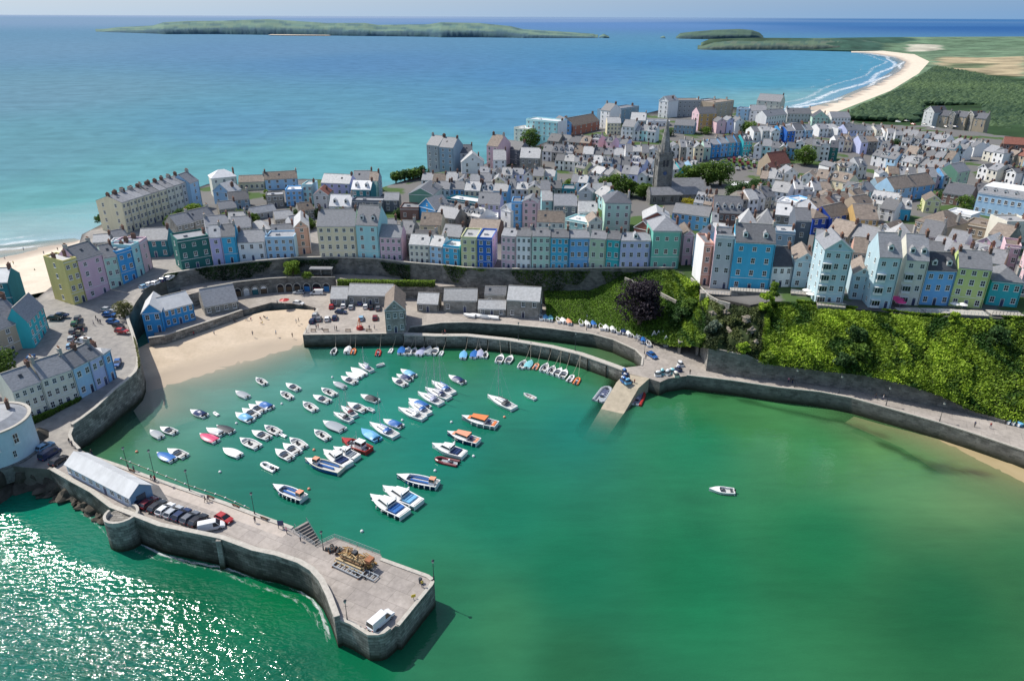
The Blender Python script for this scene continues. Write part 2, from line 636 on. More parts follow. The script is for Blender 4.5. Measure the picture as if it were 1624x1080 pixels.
# ------------------------------------------------------------------ sea
SEA_PTS = [
	(0, 22, 150, 195, 226), (200, 24, 148, 193, 225), (400, 26, 142, 188, 222), (600, 28, 135, 182, 220), (850, 29, 118, 172, 216), (0, 32, 118, 172, 208), (200, 34, 116, 170, 208), (400, 80, 88, 155, 198), (0, 80, 98, 162, 198), (0, 150, 98, 165, 192), (0, 250, 92, 170, 190), (100, 330, 92, 188, 196), (40, 368, 125, 195, 200),
	(200, 290, 90, 180, 195), (400, 200, 80, 162, 198), (500, 255, 85, 182, 198), (600, 100, 75, 148, 198), (600, 240, 92, 188, 202), (800, 180, 75, 158, 200), (900, 120, 65, 148, 202),
	(1100, 100, 50, 142, 200), (1200, 130, 55, 162, 200), (1300, 120, 62, 162, 202), (1290, 160, 110, 185, 200), (1380, 105, 65, 165, 205),
	(1000, 40, 82, 150, 212), (800, 33, 110, 165, 215), (1400, 40, 48, 128, 195), (1600, 45, 30, 112, 185), (1600, 33, 48, 130, 195), (1250, 170, 100, 185, 198), (1000, 170, 70, 158, 205),
	(260, 650, 95, 155, 140), (330, 610, 115, 160, 145), (450, 590, 85, 150, 135), (600, 580, 45, 132, 112), (600, 640, 35, 132, 115), (400, 700, 40, 125, 108), (400, 770, 28, 115, 96), (700, 700, 22, 122, 104), (850, 620, 40, 135, 108),
	(900, 665, 20, 116, 100), (560, 820, 28, 108, 88), (800, 800, 26, 116, 86), (220, 720, 70, 130, 100), (160, 680, 85, 120, 70), (700, 560, 50, 125, 85), (900, 590, 45, 125, 85),
	(1100, 700, 32, 122, 82), (1300, 690, 55, 130, 82), (1450, 720, 85, 138, 88), (1550, 760, 108, 140, 90), (1300, 850, 32, 115, 70), (1100, 900, 28, 112, 72),
	(1150, 628, 64, 124, 76), (1230, 645, 72, 130, 78), (1320, 662, 90, 140, 86), (1400, 680, 104, 146, 92), (1500, 950, 32, 100, 60), (1624, 900, 50, 105, 62), (800, 1000, 56, 124, 84), (900, 1060, 40, 102, 66), (720, 1060, 48, 120, 82), (690, 960, 46, 120, 84), (900, 900, 26, 112, 78),
	(100, 900, 15, 108, 86), (40, 800, 15, 112, 90), (300, 950, 8, 88, 58), (450, 930, 12, 98, 58), (450, 1060, 8, 86, 62), (200, 1060, 12, 86, 70), (0, 1000, 14, 92, 80), (560, 1060, 15, 92, 62),
	(850, 535, 72, 112, 76), (700, 518, 55, 98, 72), (960, 565, 85, 110, 75), (-200, 700, 20, 110, 95), (-300, 300, 92, 170, 190), (-300, 1000, 14, 92, 80), (1900, 900, 50, 100, 60),
]
SHORE_H = [P(u, v, 0) for u, v in [(226, 640), (236, 606), (300, 592), (345, 581), (395, 568), (440, 551), (482, 541)]]
SHORE_R = [P(u, v, 0) for u, v in [(1380, 650), (1430, 661), (1466, 676), (1508, 695), (1550, 712), (1624, 742), (1700, 775)]]
SHORE_S = [P(u, v, 0) for u, v in [(1245, 180), (1330, 160), (1390, 134), (1428, 113), (1437, 99), (1420, 91), (1375, 84)]]
SHORE_N = [P(u, v, 0) for u, v in [(-200, 420), (0, 400), (60, 393), (118, 384)]]
SLIP = [P(u, v, 0) for u, v in [(1000, 590), (972, 648), (951, 683)]]

def sea_build():
	az = np.concatenate([np.linspace(-179, -62, 40), np.linspace(-60, 60, 500), np.linspace(62, 180, 40)])
	r = [20, 40]
	while r[-1] < 420:
		r.append(r[-1] + max(1.2, r[-1] * 0.0065))
	while r[-1] < 90000:
		r.append(r[-1] * 1.022)
	r = np.array(r)
	A, Rr = np.meshgrid(np.radians(az), r)
	X = (Rr * np.sin(A)).ravel()
	Y = (Rr * np.cos(A)).ravel()
	na, nr = len(az), len(r)
	idx = np.arange(na * nr).reshape(nr, na)
	f = np.stack([idx[:-1, :-1], idx[:-1, 1:], idx[1:, 1:], idx[1:, :-1]], -1).reshape(-1, 4)[:, ::-1]
	me = bpy.data.meshes.new('sea')
	co = np.stack([X, Y, np.zeros_like(X)], -1)
	me.from_pydata(co.tolist(), [], f.tolist())
	# water colour: from the bed inshore; sky reflection and haze painted in far out
	pts = np.array([P(s[0], s[1], 0)[:2] for s in SEA_PTS])
	cols = np.array([lin(s[2:]) for s in SEA_PTS])
	fi_ = [i for i, s in enumerate(SEA_PTS) if s[1] < 400]
	cols[fi_] = cols[fi_] * .84 + .16 * cols[fi_].mean(1, keepdims=True)
	cols[fi_] *= np.array([0.76, 0.60, 0.575])
	cols[[i for i, s in enumerate(SEA_PTS) if s[1] >= 400]] *= 0.72
	cols[[i for i, s in enumerate(SEA_PTS) if s[0] < 600 and s[1] > 780]] *= 1.35
	lr = np.log(np.hypot(pts[:, 0], pts[:, 1]))
	aa = np.arctan2(pts[:, 0], pts[:, 1])
	LR = np.log(np.hypot(X, Y) + 1)
	AA = np.arctan2(X, Y)
	num = np.zeros((len(X), 3))
	den = np.zeros(len(X))
	for k in range(len(pts)):
		w = ((LR - lr[k]) ** 2 + (1.6 * (AA - aa[k])) ** 2 + 5e-3) ** -1.7
		num += w[:, None] * cols[k]
		den += w
	c = num / den[:, None]
	# weed beds showing dark through the shallow water
	for ln, wd, st in (([(1100, 622), (1160, 630), (1230, 648), (1330, 668), (1400, 690)], 1.1, .5), ([(1400, 705), (1450, 728), (1530, 748), (1560, 752)], 1.3, .55), ([(1190, 622), (1290, 640), (1370, 652)], .9, .4), ([(1480, 745), (1545, 750)], 1.6, .5)):
		dd = dist_line(X, Y, [P(u, v, 0) for u, v in ln])
		wob = 1 + .8 * np.sin(X * .55 + 2 * np.sin(Y * .4)) * np.sin(Y * .7 + X * .13)
		c *= (1 - st * np.exp(-(dd / (wd * np.clip(wob, .25, 2) + .2)) ** 2))[:, None]
	# alpha: clear shallows by the beaches
	ah = np.clip((dist_line(X, Y, SHORE_H) - 1) / 26, 0, 1)
	ar = np.clip((dist_line(X, Y, SHORE_R) - 0.5) / 22, 0, 1)
	asl = np.clip((dist_line(X, Y, SLIP) - 3.5) / 3.0, 0, 1)
	s_ = Y * 0
	t0, t1 = SLIP[0], SLIP[-1]
	d = (t1 - t0)
	along = ((X - t0.x) * d.x + (Y - t0.y) * d.y) / (d.x ** 2 + d.y ** 2)
	asl = np.maximum(asl, np.clip((along - 0.55) / 0.5, 0, 1) * 0.9)
	an = np.clip((dist_line(X, Y, SHORE_N) + 2) / 30, 0, 1)
	ass = np.clip((dist_line(X, Y, SHORE_S) + 5) / 60, 0, 1)
	a = np.minimum.reduce([ah, ar, an, ass])
	a = np.minimum(a ** 0.8, asl)
	a = 0.12 + 0.88 * a
	# waviness: calm inside the harbour, choppy outside the pier
	pier = [P(u, v, 0) for u, v in [(40, 745), (180, 842), (345, 890), (480, 925), (590, 1050), (560, 1300)]]
	left = in_poly(X, Y, [(p.x, p.y) for p in pier] + [(-500, -300), (-900, 100), (P(-500, 720).x, P(-500, 720).y)])
	dl = dist_line(X, Y, pier)
	chop = np.where(left, np.clip(dl / 10, 0.15, 1), 0.0)
	far = np.clip((np.hypot(X, Y) - 330) / 150, 0, 1)
	wv = 0.026 + 0.2 * chop
	wv = np.where((Y > 250), 0.02 + 0.1 * far, wv)
	col = np.concatenate([c, a[:, None]], 1).astype(np.float32)
	at = me.attributes.new('water', 'FLOAT_COLOR', 'POINT')
	at.data.foreach_set('color', col.ravel())
	at2 = me.attributes.new('chop', 'FLOAT', 'POINT')
	at2.data.foreach_set('value', wv.astype(np.float32))
	at3 = me.attributes.new('sheen', 'FLOAT', 'POINT')
	at3.data.foreach_set('value', (0.5 - 0.5 * far).astype(np.float32))
	me.polygons.foreach_set('use_smooth', [True] * len(me.polygons))
	m, nt, b = _new('sea_water')
	N, L = nt.nodes, nt.links
	w = N.new('ShaderNodeAttribute')
	w.attribute_name = 'water'
	ch = N.new('ShaderNodeAttribute')
	ch.attribute_name = 'chop'
	tc = N.new('ShaderNodeTexCoord')
	# patches of cloudier and clearer water, plus wave shading painted in as streaks
	n0 = N.new('ShaderNodeTexNoise')
	n0.inputs['Scale'].default_value = 0.035
	n0.inputs['Detail'].default_value = 6
	n0.inputs['Distortion'].default_value = 0.8
	L.new(tc.outputs['Object'], n0.inputs['Vector'])
	n0b = N.new('ShaderNodeTexNoise')
	n0b.inputs['Scale'].default_value = 0.35
	n0b.inputs['Detail'].default_value = 6
	mpb = N.new('ShaderNodeMapping')
	mpb.inputs['Rotation'].default_value = (0, 0, rad(-12))
	mpb.inputs['Scale'].default_value = (0.35, 1.3, 1)
	L.new(tc.outputs['Object'], mpb.inputs['Vector'])
	L.new(mpb.outputs['Vector'], n0b.inputs['Vector'])
	av = N.new('ShaderNodeMath')
	av.operation = 'MULTIPLY_ADD'
	L.new(n0b.outputs['Fac'], av.inputs[0])
	av.inputs[1].default_value = 0.5
	L.new(n0.outputs['Fac'], av.inputs[2])
	n0c = N.new('ShaderNodeTexNoise')  # long dark ripple streaks, wave shading put into the colour
	n0c.inputs['Scale'].default_value = 0.05
	n0c.inputs['Detail'].default_value = 7
	n0c.inputs['Roughness'].default_value = 0.65
	n0c.inputs['Distortion'].default_value = 0.5
	mpc = N.new('ShaderNodeMapping')
	mpc.inputs['Rotation'].default_value = (0, 0, rad(-14))
	mpc.inputs['Scale'].default_value = (0.22, 1.5, 1)
	L.new(tc.outputs['Object'], mpc.inputs['Vector'])
	L.new(mpc.outputs['Vector'], n0c.inputs['Vector'])
	avc = N.new('ShaderNodeMath')
	avc.operation = 'MULTIPLY_ADD'
	L.new(n0c.outputs['Fac'], avc.inputs[0])
	avc.inputs[1].default_value = 0.9
	L.new(av.outputs['Value'], avc.inputs[2])
	av = avc
	mr = N.new('ShaderNodeMapRange')
	mr.inputs['From Min'].default_value = 0.85
	mr.inputs['From Max'].default_value = 1.55
	mr.inputs['To Min'].default_value = 0.81
	mr.inputs['To Max'].default_value = 1.16
	L.new(av.outputs['Value'], mr.inputs['Value'])
	hs = N.new('ShaderNodeHueSaturation')
	hs.inputs['Saturation'].default_value = 1.02
	L.new(w.outputs['Color'], hs.inputs['Color'])
	L.new(mr.outputs['Result'], hs.inputs['Value'])
	L.new(hs.outputs['Color'], b.inputs['Base Color'])
	b.inputs['Roughness'].default_value = 0.07
	b.inputs['IOR'].default_value = 1.33
	sh_ = N.new('ShaderNodeAttribute')
	sh_.attribute_name = 'sheen'
	L.new(sh_.outputs['Fac'], b.inputs['Specular IOR Level'])
	# wind ripples, chop, and the long swell of the bay
	mp = N.new('ShaderNodeMapping')
	mp.inputs['Rotation'].default_value = (0, 0, rad(-18))
	mp.inputs['Scale'].default_value = (0.55, 1.2, 1)
	L.new(tc.outputs['Object'], mp.inputs['Vector'])
	n1 = N.new('ShaderNodeTexNoise')
	n1.inputs['Scale'].default_value = 1.0
	n1.inputs['Detail'].default_value = 2
	n1.inputs['Roughness'].default_value = 0.6
	n1.inputs['Distortion'].default_value = 0.4
	L.new(mp.outputs['Vector'], n1.inputs['Vector'])
	mp2 = N.new('ShaderNodeMapping')
	mp2.inputs['Rotation'].default_value = (0, 0, rad(-25))
	mp2.inputs['Scale'].default_value = (0.25, 1.0, 1)
	L.new(tc.outputs['Object'], mp2.inputs['Vector'])
	n2 = N.new('ShaderNodeTexNoise')
	n2.inputs['Scale'].default_value = 0.09
	n2.inputs['Detail'].default_value = 3
	n2.inputs['Distortion'].default_value = 0.6
	L.new(mp2.outputs['Vector'], n2.inputs['Vector'])
	sm = N.new('ShaderNodeMath')
	sm.operation = 'MULTIPLY_ADD'
	L.new(n2.outputs['Fac'], sm.inputs[0])
	sm.inputs[1].default_value = 2.2
	L.new(n1.outputs['Fac'], sm.inputs[2])
	bp = N.new('ShaderNodeBump')
	bp.inputs['Distance'].default_value = 6.0
	L.new(sm.outputs['Value'], bp.inputs['Height'])
	L.new(ch.outputs['Fac'], bp.inputs['Strength'])
	L.new(bp.outputs['Normal'], b.inputs['Normal'])
	tr = N.new('ShaderNodeBsdfTransparent')
	mx = N.new('ShaderNodeMixShader')
	L.new(w.outputs['Alpha'], mx.inputs[0])
	L.new(tr.outputs[0], mx.inputs[1])
	L.new(b.outputs[0], mx.inputs[2])
	L.new(mx.outputs[0], N['Material Output'].inputs['Surface'])
	me.materials.append(m)
	struct(obj('sea', me))

sea_build()

# beaches and sea bed in the shallows
def sand_mat(name, c1, c2, wet):
	m, nt, b = _new(name)
	N, L = nt.nodes, nt.links
	tc = N.new('ShaderNodeTexCoord')
	nz = N.new('ShaderNodeTexNoise')
	nz.inputs['Scale'].default_value = 0.12
	nz.inputs['Detail'].default_value = 10
	nz.inputs['Distortion'].default_value = 0.6
	L.new(tc.outputs['Object'], nz.inputs['Vector'])
	cr = N.new('ShaderNodeMix')
	cr.data_type = 'RGBA'
	m0 = N.new('ShaderNodeMapRange')
	m0.inputs['From Min'].default_value = 0.35
	m0.inputs['From Max'].default_value = 0.65
	L.new(nz.outputs['Fac'], m0.inputs['Value'])
	L.new(m0.outputs['Result'], cr.inputs[0])
	cr.inputs[6].default_value = (*c1, 1)
	cr.inputs[7].default_value = (*c2, 1)
	geo = N.new('ShaderNodeNewGeometry')
	sx = N.new('ShaderNodeSeparateXYZ')
	L.new(geo.outputs['Position'], sx.inputs['Vector'])
	ad = N.new('ShaderNodeMath')
	ad.operation = 'MULTIPLY_ADD'
	L.new(nz.outputs['Fac'], ad.inputs[0])
	ad.inputs[1].default_value = -0.6
	L.new(sx.outputs['Z'], ad.inputs[2])
	mr = N.new('ShaderNodeMapRange')
	mr.inputs['From Min'].default_value = -0.25
	mr.inputs['From Max'].default_value = 0.35
	mr.inputs['To Min'].default_value = 1
	mr.inputs['To Max'].default_value = 0
	L.new(ad.outputs['Value'], mr.inputs['Value'])
	mx = N.new('ShaderNodeMix')
	mx.data_type = 'RGBA'
	L.new(mr.outputs['Result'], mx.inputs[0])
	nf = N.new('ShaderNodeTexNoise')
	nf.inputs['Scale'].default_value = 0.9
	nf.inputs['Detail'].default_value = 8
	nf.inputs['Roughness'].default_value = 0.75
	L.new(tc.outputs['Object'], nf.inputs['Vector'])
	mf = N.new('ShaderNodeMapRange')
	mf.inputs['From Min'].default_value = 0.3
	mf.inputs['From Max'].default_value = 0.62
	mf.inputs['To Min'].default_value = 0.90
	mf.inputs['To Max'].default_value = 1.06
	L.new(nf.outputs['Fac'], mf.inputs['Value'])
	hf = N.new('ShaderNodeHueSaturation')
	L.new(cr.outputs[2], hf.inputs['Color'])
	L.new(mf.outputs['Result'], hf.inputs['Value'])
	L.new(hf.outputs['Color'], mx.inputs[6])
	mx.inputs[7].default_value = (*wet, 1)
	L.new(mx.outputs[2], b.inputs['Base Color'])
	b.inputs['Roughness'].default_value = 0.85
	b.inputs['Specular IOR Level'].default_value = 0.2
	MATS[name] = m
	return m

sand = sand_mat('harbour_sand', (0.50, 0.405, 0.30), (0.58, 0.475, 0.36), (0.40, 0.33, 0.255))
sand2 = sand_mat('bay_sand', (0.58, 0.50, 0.40), (0.66, 0.58, 0.47), (0.40, 0.33, 0.27))
bed = sand_mat('olive_sand', (0.46, 0.36, 0.22), (0.54, 0.43, 0.28), (0.34, 0.27, 0.15))

ob = [(205, 560, 2.2), (243, 540, 2.2), (300, 527, 2.2), (345, 516, 2.3), (385, 503, 2.4), (420, 494, 2.6), (470, 490, 3.2), (500, 492, 3.4), (490, 535, 1.2), (486, 545, -0.1), (500, 580, -1.0), (440, 620, -1.3), (330, 660, -1.5), (235, 690, -1.5), (205, 640, -0.4)]
sh = [Vector((p.x, p.y, 0.0)) for p in SHORE_H[1:]]
struct(sheet('harbour_beach', poly_px(ob), sand, 3.0, inner=densify(sh, 3)))
ob = [(1385, 640, 0.3), (1475, 665, 0.6), (1560, 700, 0.9), (1640, 730, 1.2), (1760, 780, 1.5), (1760, 880, -2), (1624, 840, -2), (1520, 770, -1.6), (1430, 710, -1.3), (1340, 670, -1.0)]
sh = [Vector((p.x, p.y, 0.0)) for p in SHORE_R[1:]]
struct(sheet('cliff_foot_beach', poly_px(ob), bed, 3.0, inner=densify(sh, 3)))
ob = [(-300, 500, 3), (0, 478, 3.0), (60, 465, 3.5), (140, 450, 4), (165, 400, 3.5), (130, 382, 0.5), (118, 378, -1), (0, 388, -2), (-300, 412, -2)]
sh = [Vector((p.x, p.y, 0.0)) for p in SHORE_N]
struct(sheet('castle_beach', poly_px(ob), sand2, 4.0, inner=densify(sh, 4)))
ob = [(1225, 186, -1.5), (1310, 163, -1.5), (1375, 136, -1.5), (1413, 114, -1.5), (1423, 100, -1.5), (1405, 93, -1.5), (1350, 86, -1.5), (1350, 80, 3), (1400, 80, 4), (1452, 86, 4), (1476, 98, 4), (1460, 117, 4), (1415, 145, 4), (1355, 170, 4), (1310, 190, 4)]
sh = [Vector((p.x, p.y, 0.0)) for p in SHORE_S]
struct(sheet('south_beach', poly_px(ob), sand2, 25.0, inner=densify(sh, 25)))

# surf: ragged broken foam lying on the water along the open beaches
def foam_mat():
	m, nt, b = _new('sea_foam')
	N, L = nt.nodes, nt.links
	b.inputs['Base Color'].default_value = (0.82, 0.86, 0.88, 1)
	b.inputs['Roughness'].default_value = 0.7
	tc = N.new('ShaderNodeTexCoord')
	uv = N.new('ShaderNodeUVMap')
	mp = N.new('ShaderNodeMapping')
	mp.inputs['Scale'].default_value = (0.35, 1.6, 1)
	L.new(uv.outputs['UV'], mp.inputs['Vector'])
	nz = N.new('ShaderNodeTexNoise')
	nz.inputs['Scale'].default_value = 1.0
	nz.inputs['Detail'].default_value = 7
	nz.inputs['Roughness'].default_value = 0.7
	nz.inputs['Distortion'].default_value = 1.0
	L.new(mp.outputs['Vector'], nz.inputs['Vector'])
	at = N.new('ShaderNodeAttribute')
	at.attribute_name = 'tone'
	ad = N.new('ShaderNodeMath')
	ad.operation = 'MULTIPLY_ADD'
	L.new(nz.outputs['Fac'], ad.inputs[0])
	ad.inputs[1].default_value = 2.4
	ml = N.new('ShaderNodeMath')
	ml.operation = 'SUBTRACT'
	L.new(at.outputs['Fac'], ml.inputs[0])
	ml.inputs[1].default_value = 1.65
	L.new(ml.outputs['Value'], ad.inputs[2])
	cl = N.new('ShaderNodeClamp')
	L.new(ad.outputs['Value'], cl.inputs['Value'])
	tr = N.new('ShaderNodeBsdfTransparent')
	mx = N.new('ShaderNodeMixShader')
	L.new(cl.outputs['Result'], mx.inputs[0])
	L.new(tr.outputs[0], mx.inputs[1])
	L.new(b.outputs[0], mx.inputs[2])
	L.new(mx.outputs[0], N['Material Output'].inputs['Surface'])
	return m

foam = foam_mat()

def surf(name, line, width, lines, scl, seed, z=0.06):
	"""foam sheet beside a shore line, strongest along a few breaker crests"""
	rs = random.Random(seed)
	pts = densify(line, scl)
	n = len(pts)
	K = 28
	vs, tone, uvs = [], [], []
	dist = 0
	for i, p in enumerate(pts):
		a = pts[max(0, i - 1)]
		b = pts[min(n - 1, i + 1)]
		t = Vector((b.x - a.x, b.y - a.y)).normalized()
		nn = Vector((-t.y, t.x))
		if i:
			dist += (p - pts[i - 1]).length
		for k in range(K):
			s = k / (K - 1)
			vs.append((p.x + nn.x * s * width, p.y + nn.y * s * width, z))
			uvs.append((dist / scl, s * width / scl))
			tv = 0
			for (pos, wd, st) in lines:
				c = pos + 0.06 * math.sin(dist / (scl * 9) + pos * 20)
				tv = max(tv, st * math.exp(-((s - c) / wd) ** 2))
			end = min(1, min(i, n - 1 - i) / 6)
			tone.append(tv * end * (0 if k in (0, K - 1) else 1))
	fs = []
	for i in range(n - 1):
		for k in range(K - 1):
			fs.append((i * K + k, (i + 1) * K + k, (i + 1) * K + k + 1, i * K + k + 1))
	me = bpy.data.meshes.new(name)
	me.from_pydata(vs, [], fs)
	uv = me.uv_layers.new(name='UVMap')
	for l in me.loops:
		uv.data[l.index].uv = uvs[l.vertex_index]
	at = me.attributes.new('tone', 'FLOAT', 'POINT')
	at.data.foreach_set('value', tone)
	me.materials.append(foam)
	return struct(obj(name, me))

SEABED = [P(u, v, 0) for u, v in [(60, 760), (60, 560), (240, 500), (640, 480), (1100, 540), (1720, 660), (1720, 860), (1000, 760), (700, 1000), (560, 1100), (100, 900)]]
mb = MB()
mb.face([(p.x, p.y, -3.2) for p in SEABED])
struct(mb.build('sea_bed', [mat('sea_bed_sand', (0.16, 0.20, 0.12), .95, .4, .1)]))
surf('surf', SHORE_S, 110, [(0.03, 0.05, 1.1), (0.22, 0.06, 0.95), (0.45, 0.05, 0.7), (0.7, 0.05, 0.4)], 9, 3)
surf('surf', SHORE_N, 42, [(0.05, 0.07, 1.0), (0.28, 0.09, 0.9), (0.55, 0.07, 0.7), (0.85, 0.05, 0.35)], 3.5, 4)
# ------------------------------------------------------------------ land
def ground_mat():
	m, nt, b = _new('town_ground')
	N, L = nt.nodes, nt.links
	tc = N.new('ShaderNodeTexCoord')
	n1 = N.new('ShaderNodeTexNoise')
	n1.inputs['Scale'].default_value = 0.06
	n1.inputs['Detail'].default_value = 3
	L.new(tc.outputs['Object'], n1.inputs['Vector'])
	n2 = N.new('ShaderNodeTexNoise')
	n2.inputs['Scale'].default_value = 0.5
	n2.inputs['Detail'].default_value = 10
	n2.inputs['Roughness'].default_value = 0.7
	L.new(tc.outputs['Object'], n2.inputs['Vector'])
	a = N.new('ShaderNodeMix')
	a.data_type = 'RGBA'
	m0 = N.new('ShaderNodeMapRange')
	m0.inputs['From Min'].default_value = 0.3
	m0.inputs['From Max'].default_value = 0.7
	L.new(n2.outputs['Fac'], m0.inputs['Value'])
	L.new(m0.outputs['Result'], a.inputs[0])
	a.inputs[6].default_value = (0.21, 0.20, 0.19, 1)
	a.inputs[7].default_value = (0.36, 0.335, 0.305, 1)
	# overgrown back gardens up in the old town
	n3 = N.new('ShaderNodeTexNoise')
	n3.inputs['Scale'].default_value = 0.055
	n3.inputs['Detail'].default_value = 5
	L.new(tc.outputs['Object'], n3.inputs['Vector'])
	g1 = N.new('ShaderNodeMapRange')
	g1.inputs['From Min'].default_value = 0.53
	g1.inputs['From Max'].default_value = 0.58
	L.new(n3.outputs['Fac'], g1.inputs['Value'])
	sz = N.new('ShaderNodeSeparateXYZ')
	L.new(tc.outputs['Object'], sz.inputs['Vector'])
	g2 = N.new('ShaderNodeMapRange')
	g2.inputs['From Min'].default_value = 15.0
	g2.inputs['From Max'].default_value = 16.0
	L.new(sz.outputs['Z'], g2.inputs['Value'])
	gm = N.new('ShaderNodeMath')
	gm.operation = 'MULTIPLY'
	L.new(g1.outputs['Result'], gm.inputs[0])
	L.new(g2.outputs['Result'], gm.inputs[1])
	ga = N.new('ShaderNodeMix')
	ga.data_type = 'RGBA'
	L.new(gm.outputs['Value'], ga.inputs[0])
	dk = N.new('ShaderNodeMix')
	dk.data_type = 'RGBA'
	L.new(g2.outputs['Result'], dk.inputs[0])
	L.new(a.outputs[2], dk.inputs[6])
	dk.inputs[7].default_value = (0.15, 0.145, 0.14, 1)
	L.new(dk.outputs[2], ga.inputs[6])
	ga.inputs[7].default_value = (0.06, 0.105, 0.03, 1)
	L.new(ga.outputs[2], b.inputs['Base Color'])
	b.inputs['Roughness'].default_value = 0.9
	b.inputs['Specular IOR Level'].default_value = 0.2
	return m

town_m = ground_mat()
cliff_m = mat('cliff_rock', (0.17, 0.155, 0.13), 0.95, 0.6, 0.25, 0.6, 0.2, detail=10)
EDGE = [(262, 440, 14), (300, 433, 14), (330, 428, 14), (400, 419, 14.5), (470, 413, 15), (530, 412, 15), (600, 415, 15), (650, 421, 15), (700, 425, 15),
		(740, 429, 15.5), (800, 431, 16), (860, 431, 16), (930, 430, 16.5), (985, 429, 17), (1030, 429, 17.7), (1068, 429, 18.5), (1100, 446, 19.5),
		(1118, 462, 19.5), (1140, 474, 19.5), (1190, 484, 20), (1222, 478, 21), (1262, 479, 22), (1330, 488, 22), (1400, 494, 22), (1460, 501, 22), (1530, 503, 22), (1624, 506, 22), (1720, 517, 22)]
ROADW = [(128, 713, 5.7), (117, 702, 5.8), (113, 691, 6), (117, 680, 6.2), (133, 669, 6.5), (155, 652, 6.8), (185, 623, 7.2), (204, 608, 7.5), (217, 595, 7.7), (222, 582, 8),
		 (222, 567, 8.2), (218, 550, 8.6), (213, 533, 9.0), (206, 513, 9.6), (204, 500, 10), (215, 480, 11.5), (228, 462, 13), (250, 445, 13.8)]
BACK = [(1800, 400, 20), (1800, 235, 12), (1640, 224, 15), (1560, 213, 16), (1460, 201, 16), (1350, 195, 18), (1290, 186, 20), (1240, 176, 24), (1160, 170, 27), (1050, 174, 27), (950, 198, 24), (870, 224, 22),
		(800, 250, 20), (740, 270, 19), (690, 274, 19), (640, 287, 18), (605, 298, 17), (560, 287, 17), (480, 284, 17), (400, 292, 17), (330, 292, 16.5), (250, 320, 16), (165, 354, 15.5), (130, 372, 14),
		(122, 397, 12), (100, 440, 11), (60, 472, 10), (0, 482, 11), (-80, 490, 11), (-80, 600, 9), (-80, 700, 7), (0, 737, 6.5), (40, 741, 6), (79, 744, 5.7)]
outline = poly_px(ROADW) + poly_px(EDGE) + poly_px(BACK)
struct(sheet('town_ground', outline, [town_m, cliff_m], 6.0, zfun=G, skirt=28, skirt_m=1))

# retaining wall under the harbour terrace, with its pale coping
mb = MB()
le = poly_px(EDGE[:16])
le = densify(le, 4)
le2 = [p + Vector((0, -0.2, 0)) for p in le]
wall_strip(mb, le2, [p.z + 1.0 for p in le], 4.0, 0.5, 0, 1, 0.3, 0.15, side=1)
tag(mb.build('retaining_wall', [rubble_dark, coping], uvwall=True), 'long dark stone retaining wall below the coloured harbour terrace', 'wall')

# parapet of the curving road by the harbour beach
lp = densify(poly_px(ROADW[3:15]), 2.5)
mb = MB()
wall_strip(mb, [p + Vector((0.05, 0, 0)) for p in lp], [p.z + 1.1 for p in lp], -3.0, 0.7, 0, 1, 0.2, 0.1, side=1)
tag(mb.build('sea_wall', [rubble, coping], uvwall=True), 'curving stone sea wall with pale parapet beside the little beach', 'wall')
lp = densify(poly_px(ROADW[:4]), 2.0)
mb = MB()
wall_strip(mb, [p + Vector((0.05, 0, 0)) for p in lp], [p.z + 0.35 for p in lp], -3.0, 0.6, 0, 1, 0.15, 0.06, side=1)
tag(mb.build('sea_wall', [rubble, coping], uvwall=True), 'low rounded stone wall where the pier meets the curving road', 'wall')

# quay level
QZ = 4.5
Q = [(246, 537), (385, 492), (430, 480), (478, 482), (502, 489), (480, 531), (614, 529), (645, 529), (650, 520), (700, 513), (740, 512), (807, 515.5), (873, 522), (940, 531), (973, 540), (1007, 555.6),
	 (1018, 567), (1016, 580), (984, 584), (994, 592), (1029, 600), (1047, 606), (1060, 600), (1089, 596), (1161, 604.4), (1235, 615.6), (1300, 622.5), (1350, 632), (1411, 649), (1494, 672.5), (1550, 690.6),
	 (1624, 715.6), (1720, 750), (1720, 690), (1624, 675), (1531, 648), (1375, 615), (1254, 596), (1119, 570), (1090, 535), (1051, 540), (1018, 530), (962, 515), (880, 495), (860, 480), (660, 455),
	 (530, 452), (470, 458), (375, 462), (310, 470), (240, 500)]
mb = MB()
qp = [P(u, v, QZ) for u, v in Q]
mb.prism([(p.x, p.y) for p in qp][::-1], -4, QZ, 0, 1)
struct(mb.build('quay', [rubble_dark, paving], uvwall=True))
# quay edge coping course
mb = MB()
ql = densify([P(u, v, QZ) for u, v in Q[4:8]], 3)
wall_strip(mb, ql, QZ + 0.02, QZ - 0.3, 0.7, 0, side=1)
ql = densify([P(u, v, QZ) for u, v in Q[8:18]], 3)
wall_strip(mb, ql, QZ + 0.25, QZ - 0.4, 0.6, 0, side=1)
ql = densify([P(u, v, QZ) for u, v in Q[23:33]], 3)
wall_strip(mb, ql, QZ + 0.3, QZ - 0.4, 0.5, 0, side=1)
struct(mb.build('kerb', [coping], uvwall=True))

# harbour wall dividing the inner basin
jl = densify([P(u, v, QZ) for u, v in [(640, 531), (690, 533), (740, 533), (807, 540), (873, 551), (918, 562), (962, 577.5), (990, 588)]], 3)
mb = MB()
wall_strip(mb, jl, QZ - 0.3, -4, 1.9, 0, 1, 0.3, 0.08, side=1)
for p, q in zip(jl[::2], jl[1::2]):                      # rubbing timbers on the harbour face
	d = (q - p).normalized()
	nn = Vector((d.y, -d.x, 0))
	c = p + nn * 0.12
	mb.cyl((c.x, c.y, -1), (c.x, c.y, QZ - 0.4), 0.14, n=6, m=2)
tag(mb.build('harbour_wall', [rubble, coping, mat('wet_timber', (0.06, 0.05, 0.04), 0.9, 0.3, 2.0)], uvwall=True), 'long narrow stone harbour wall curving round the green inner basin', 'wall')

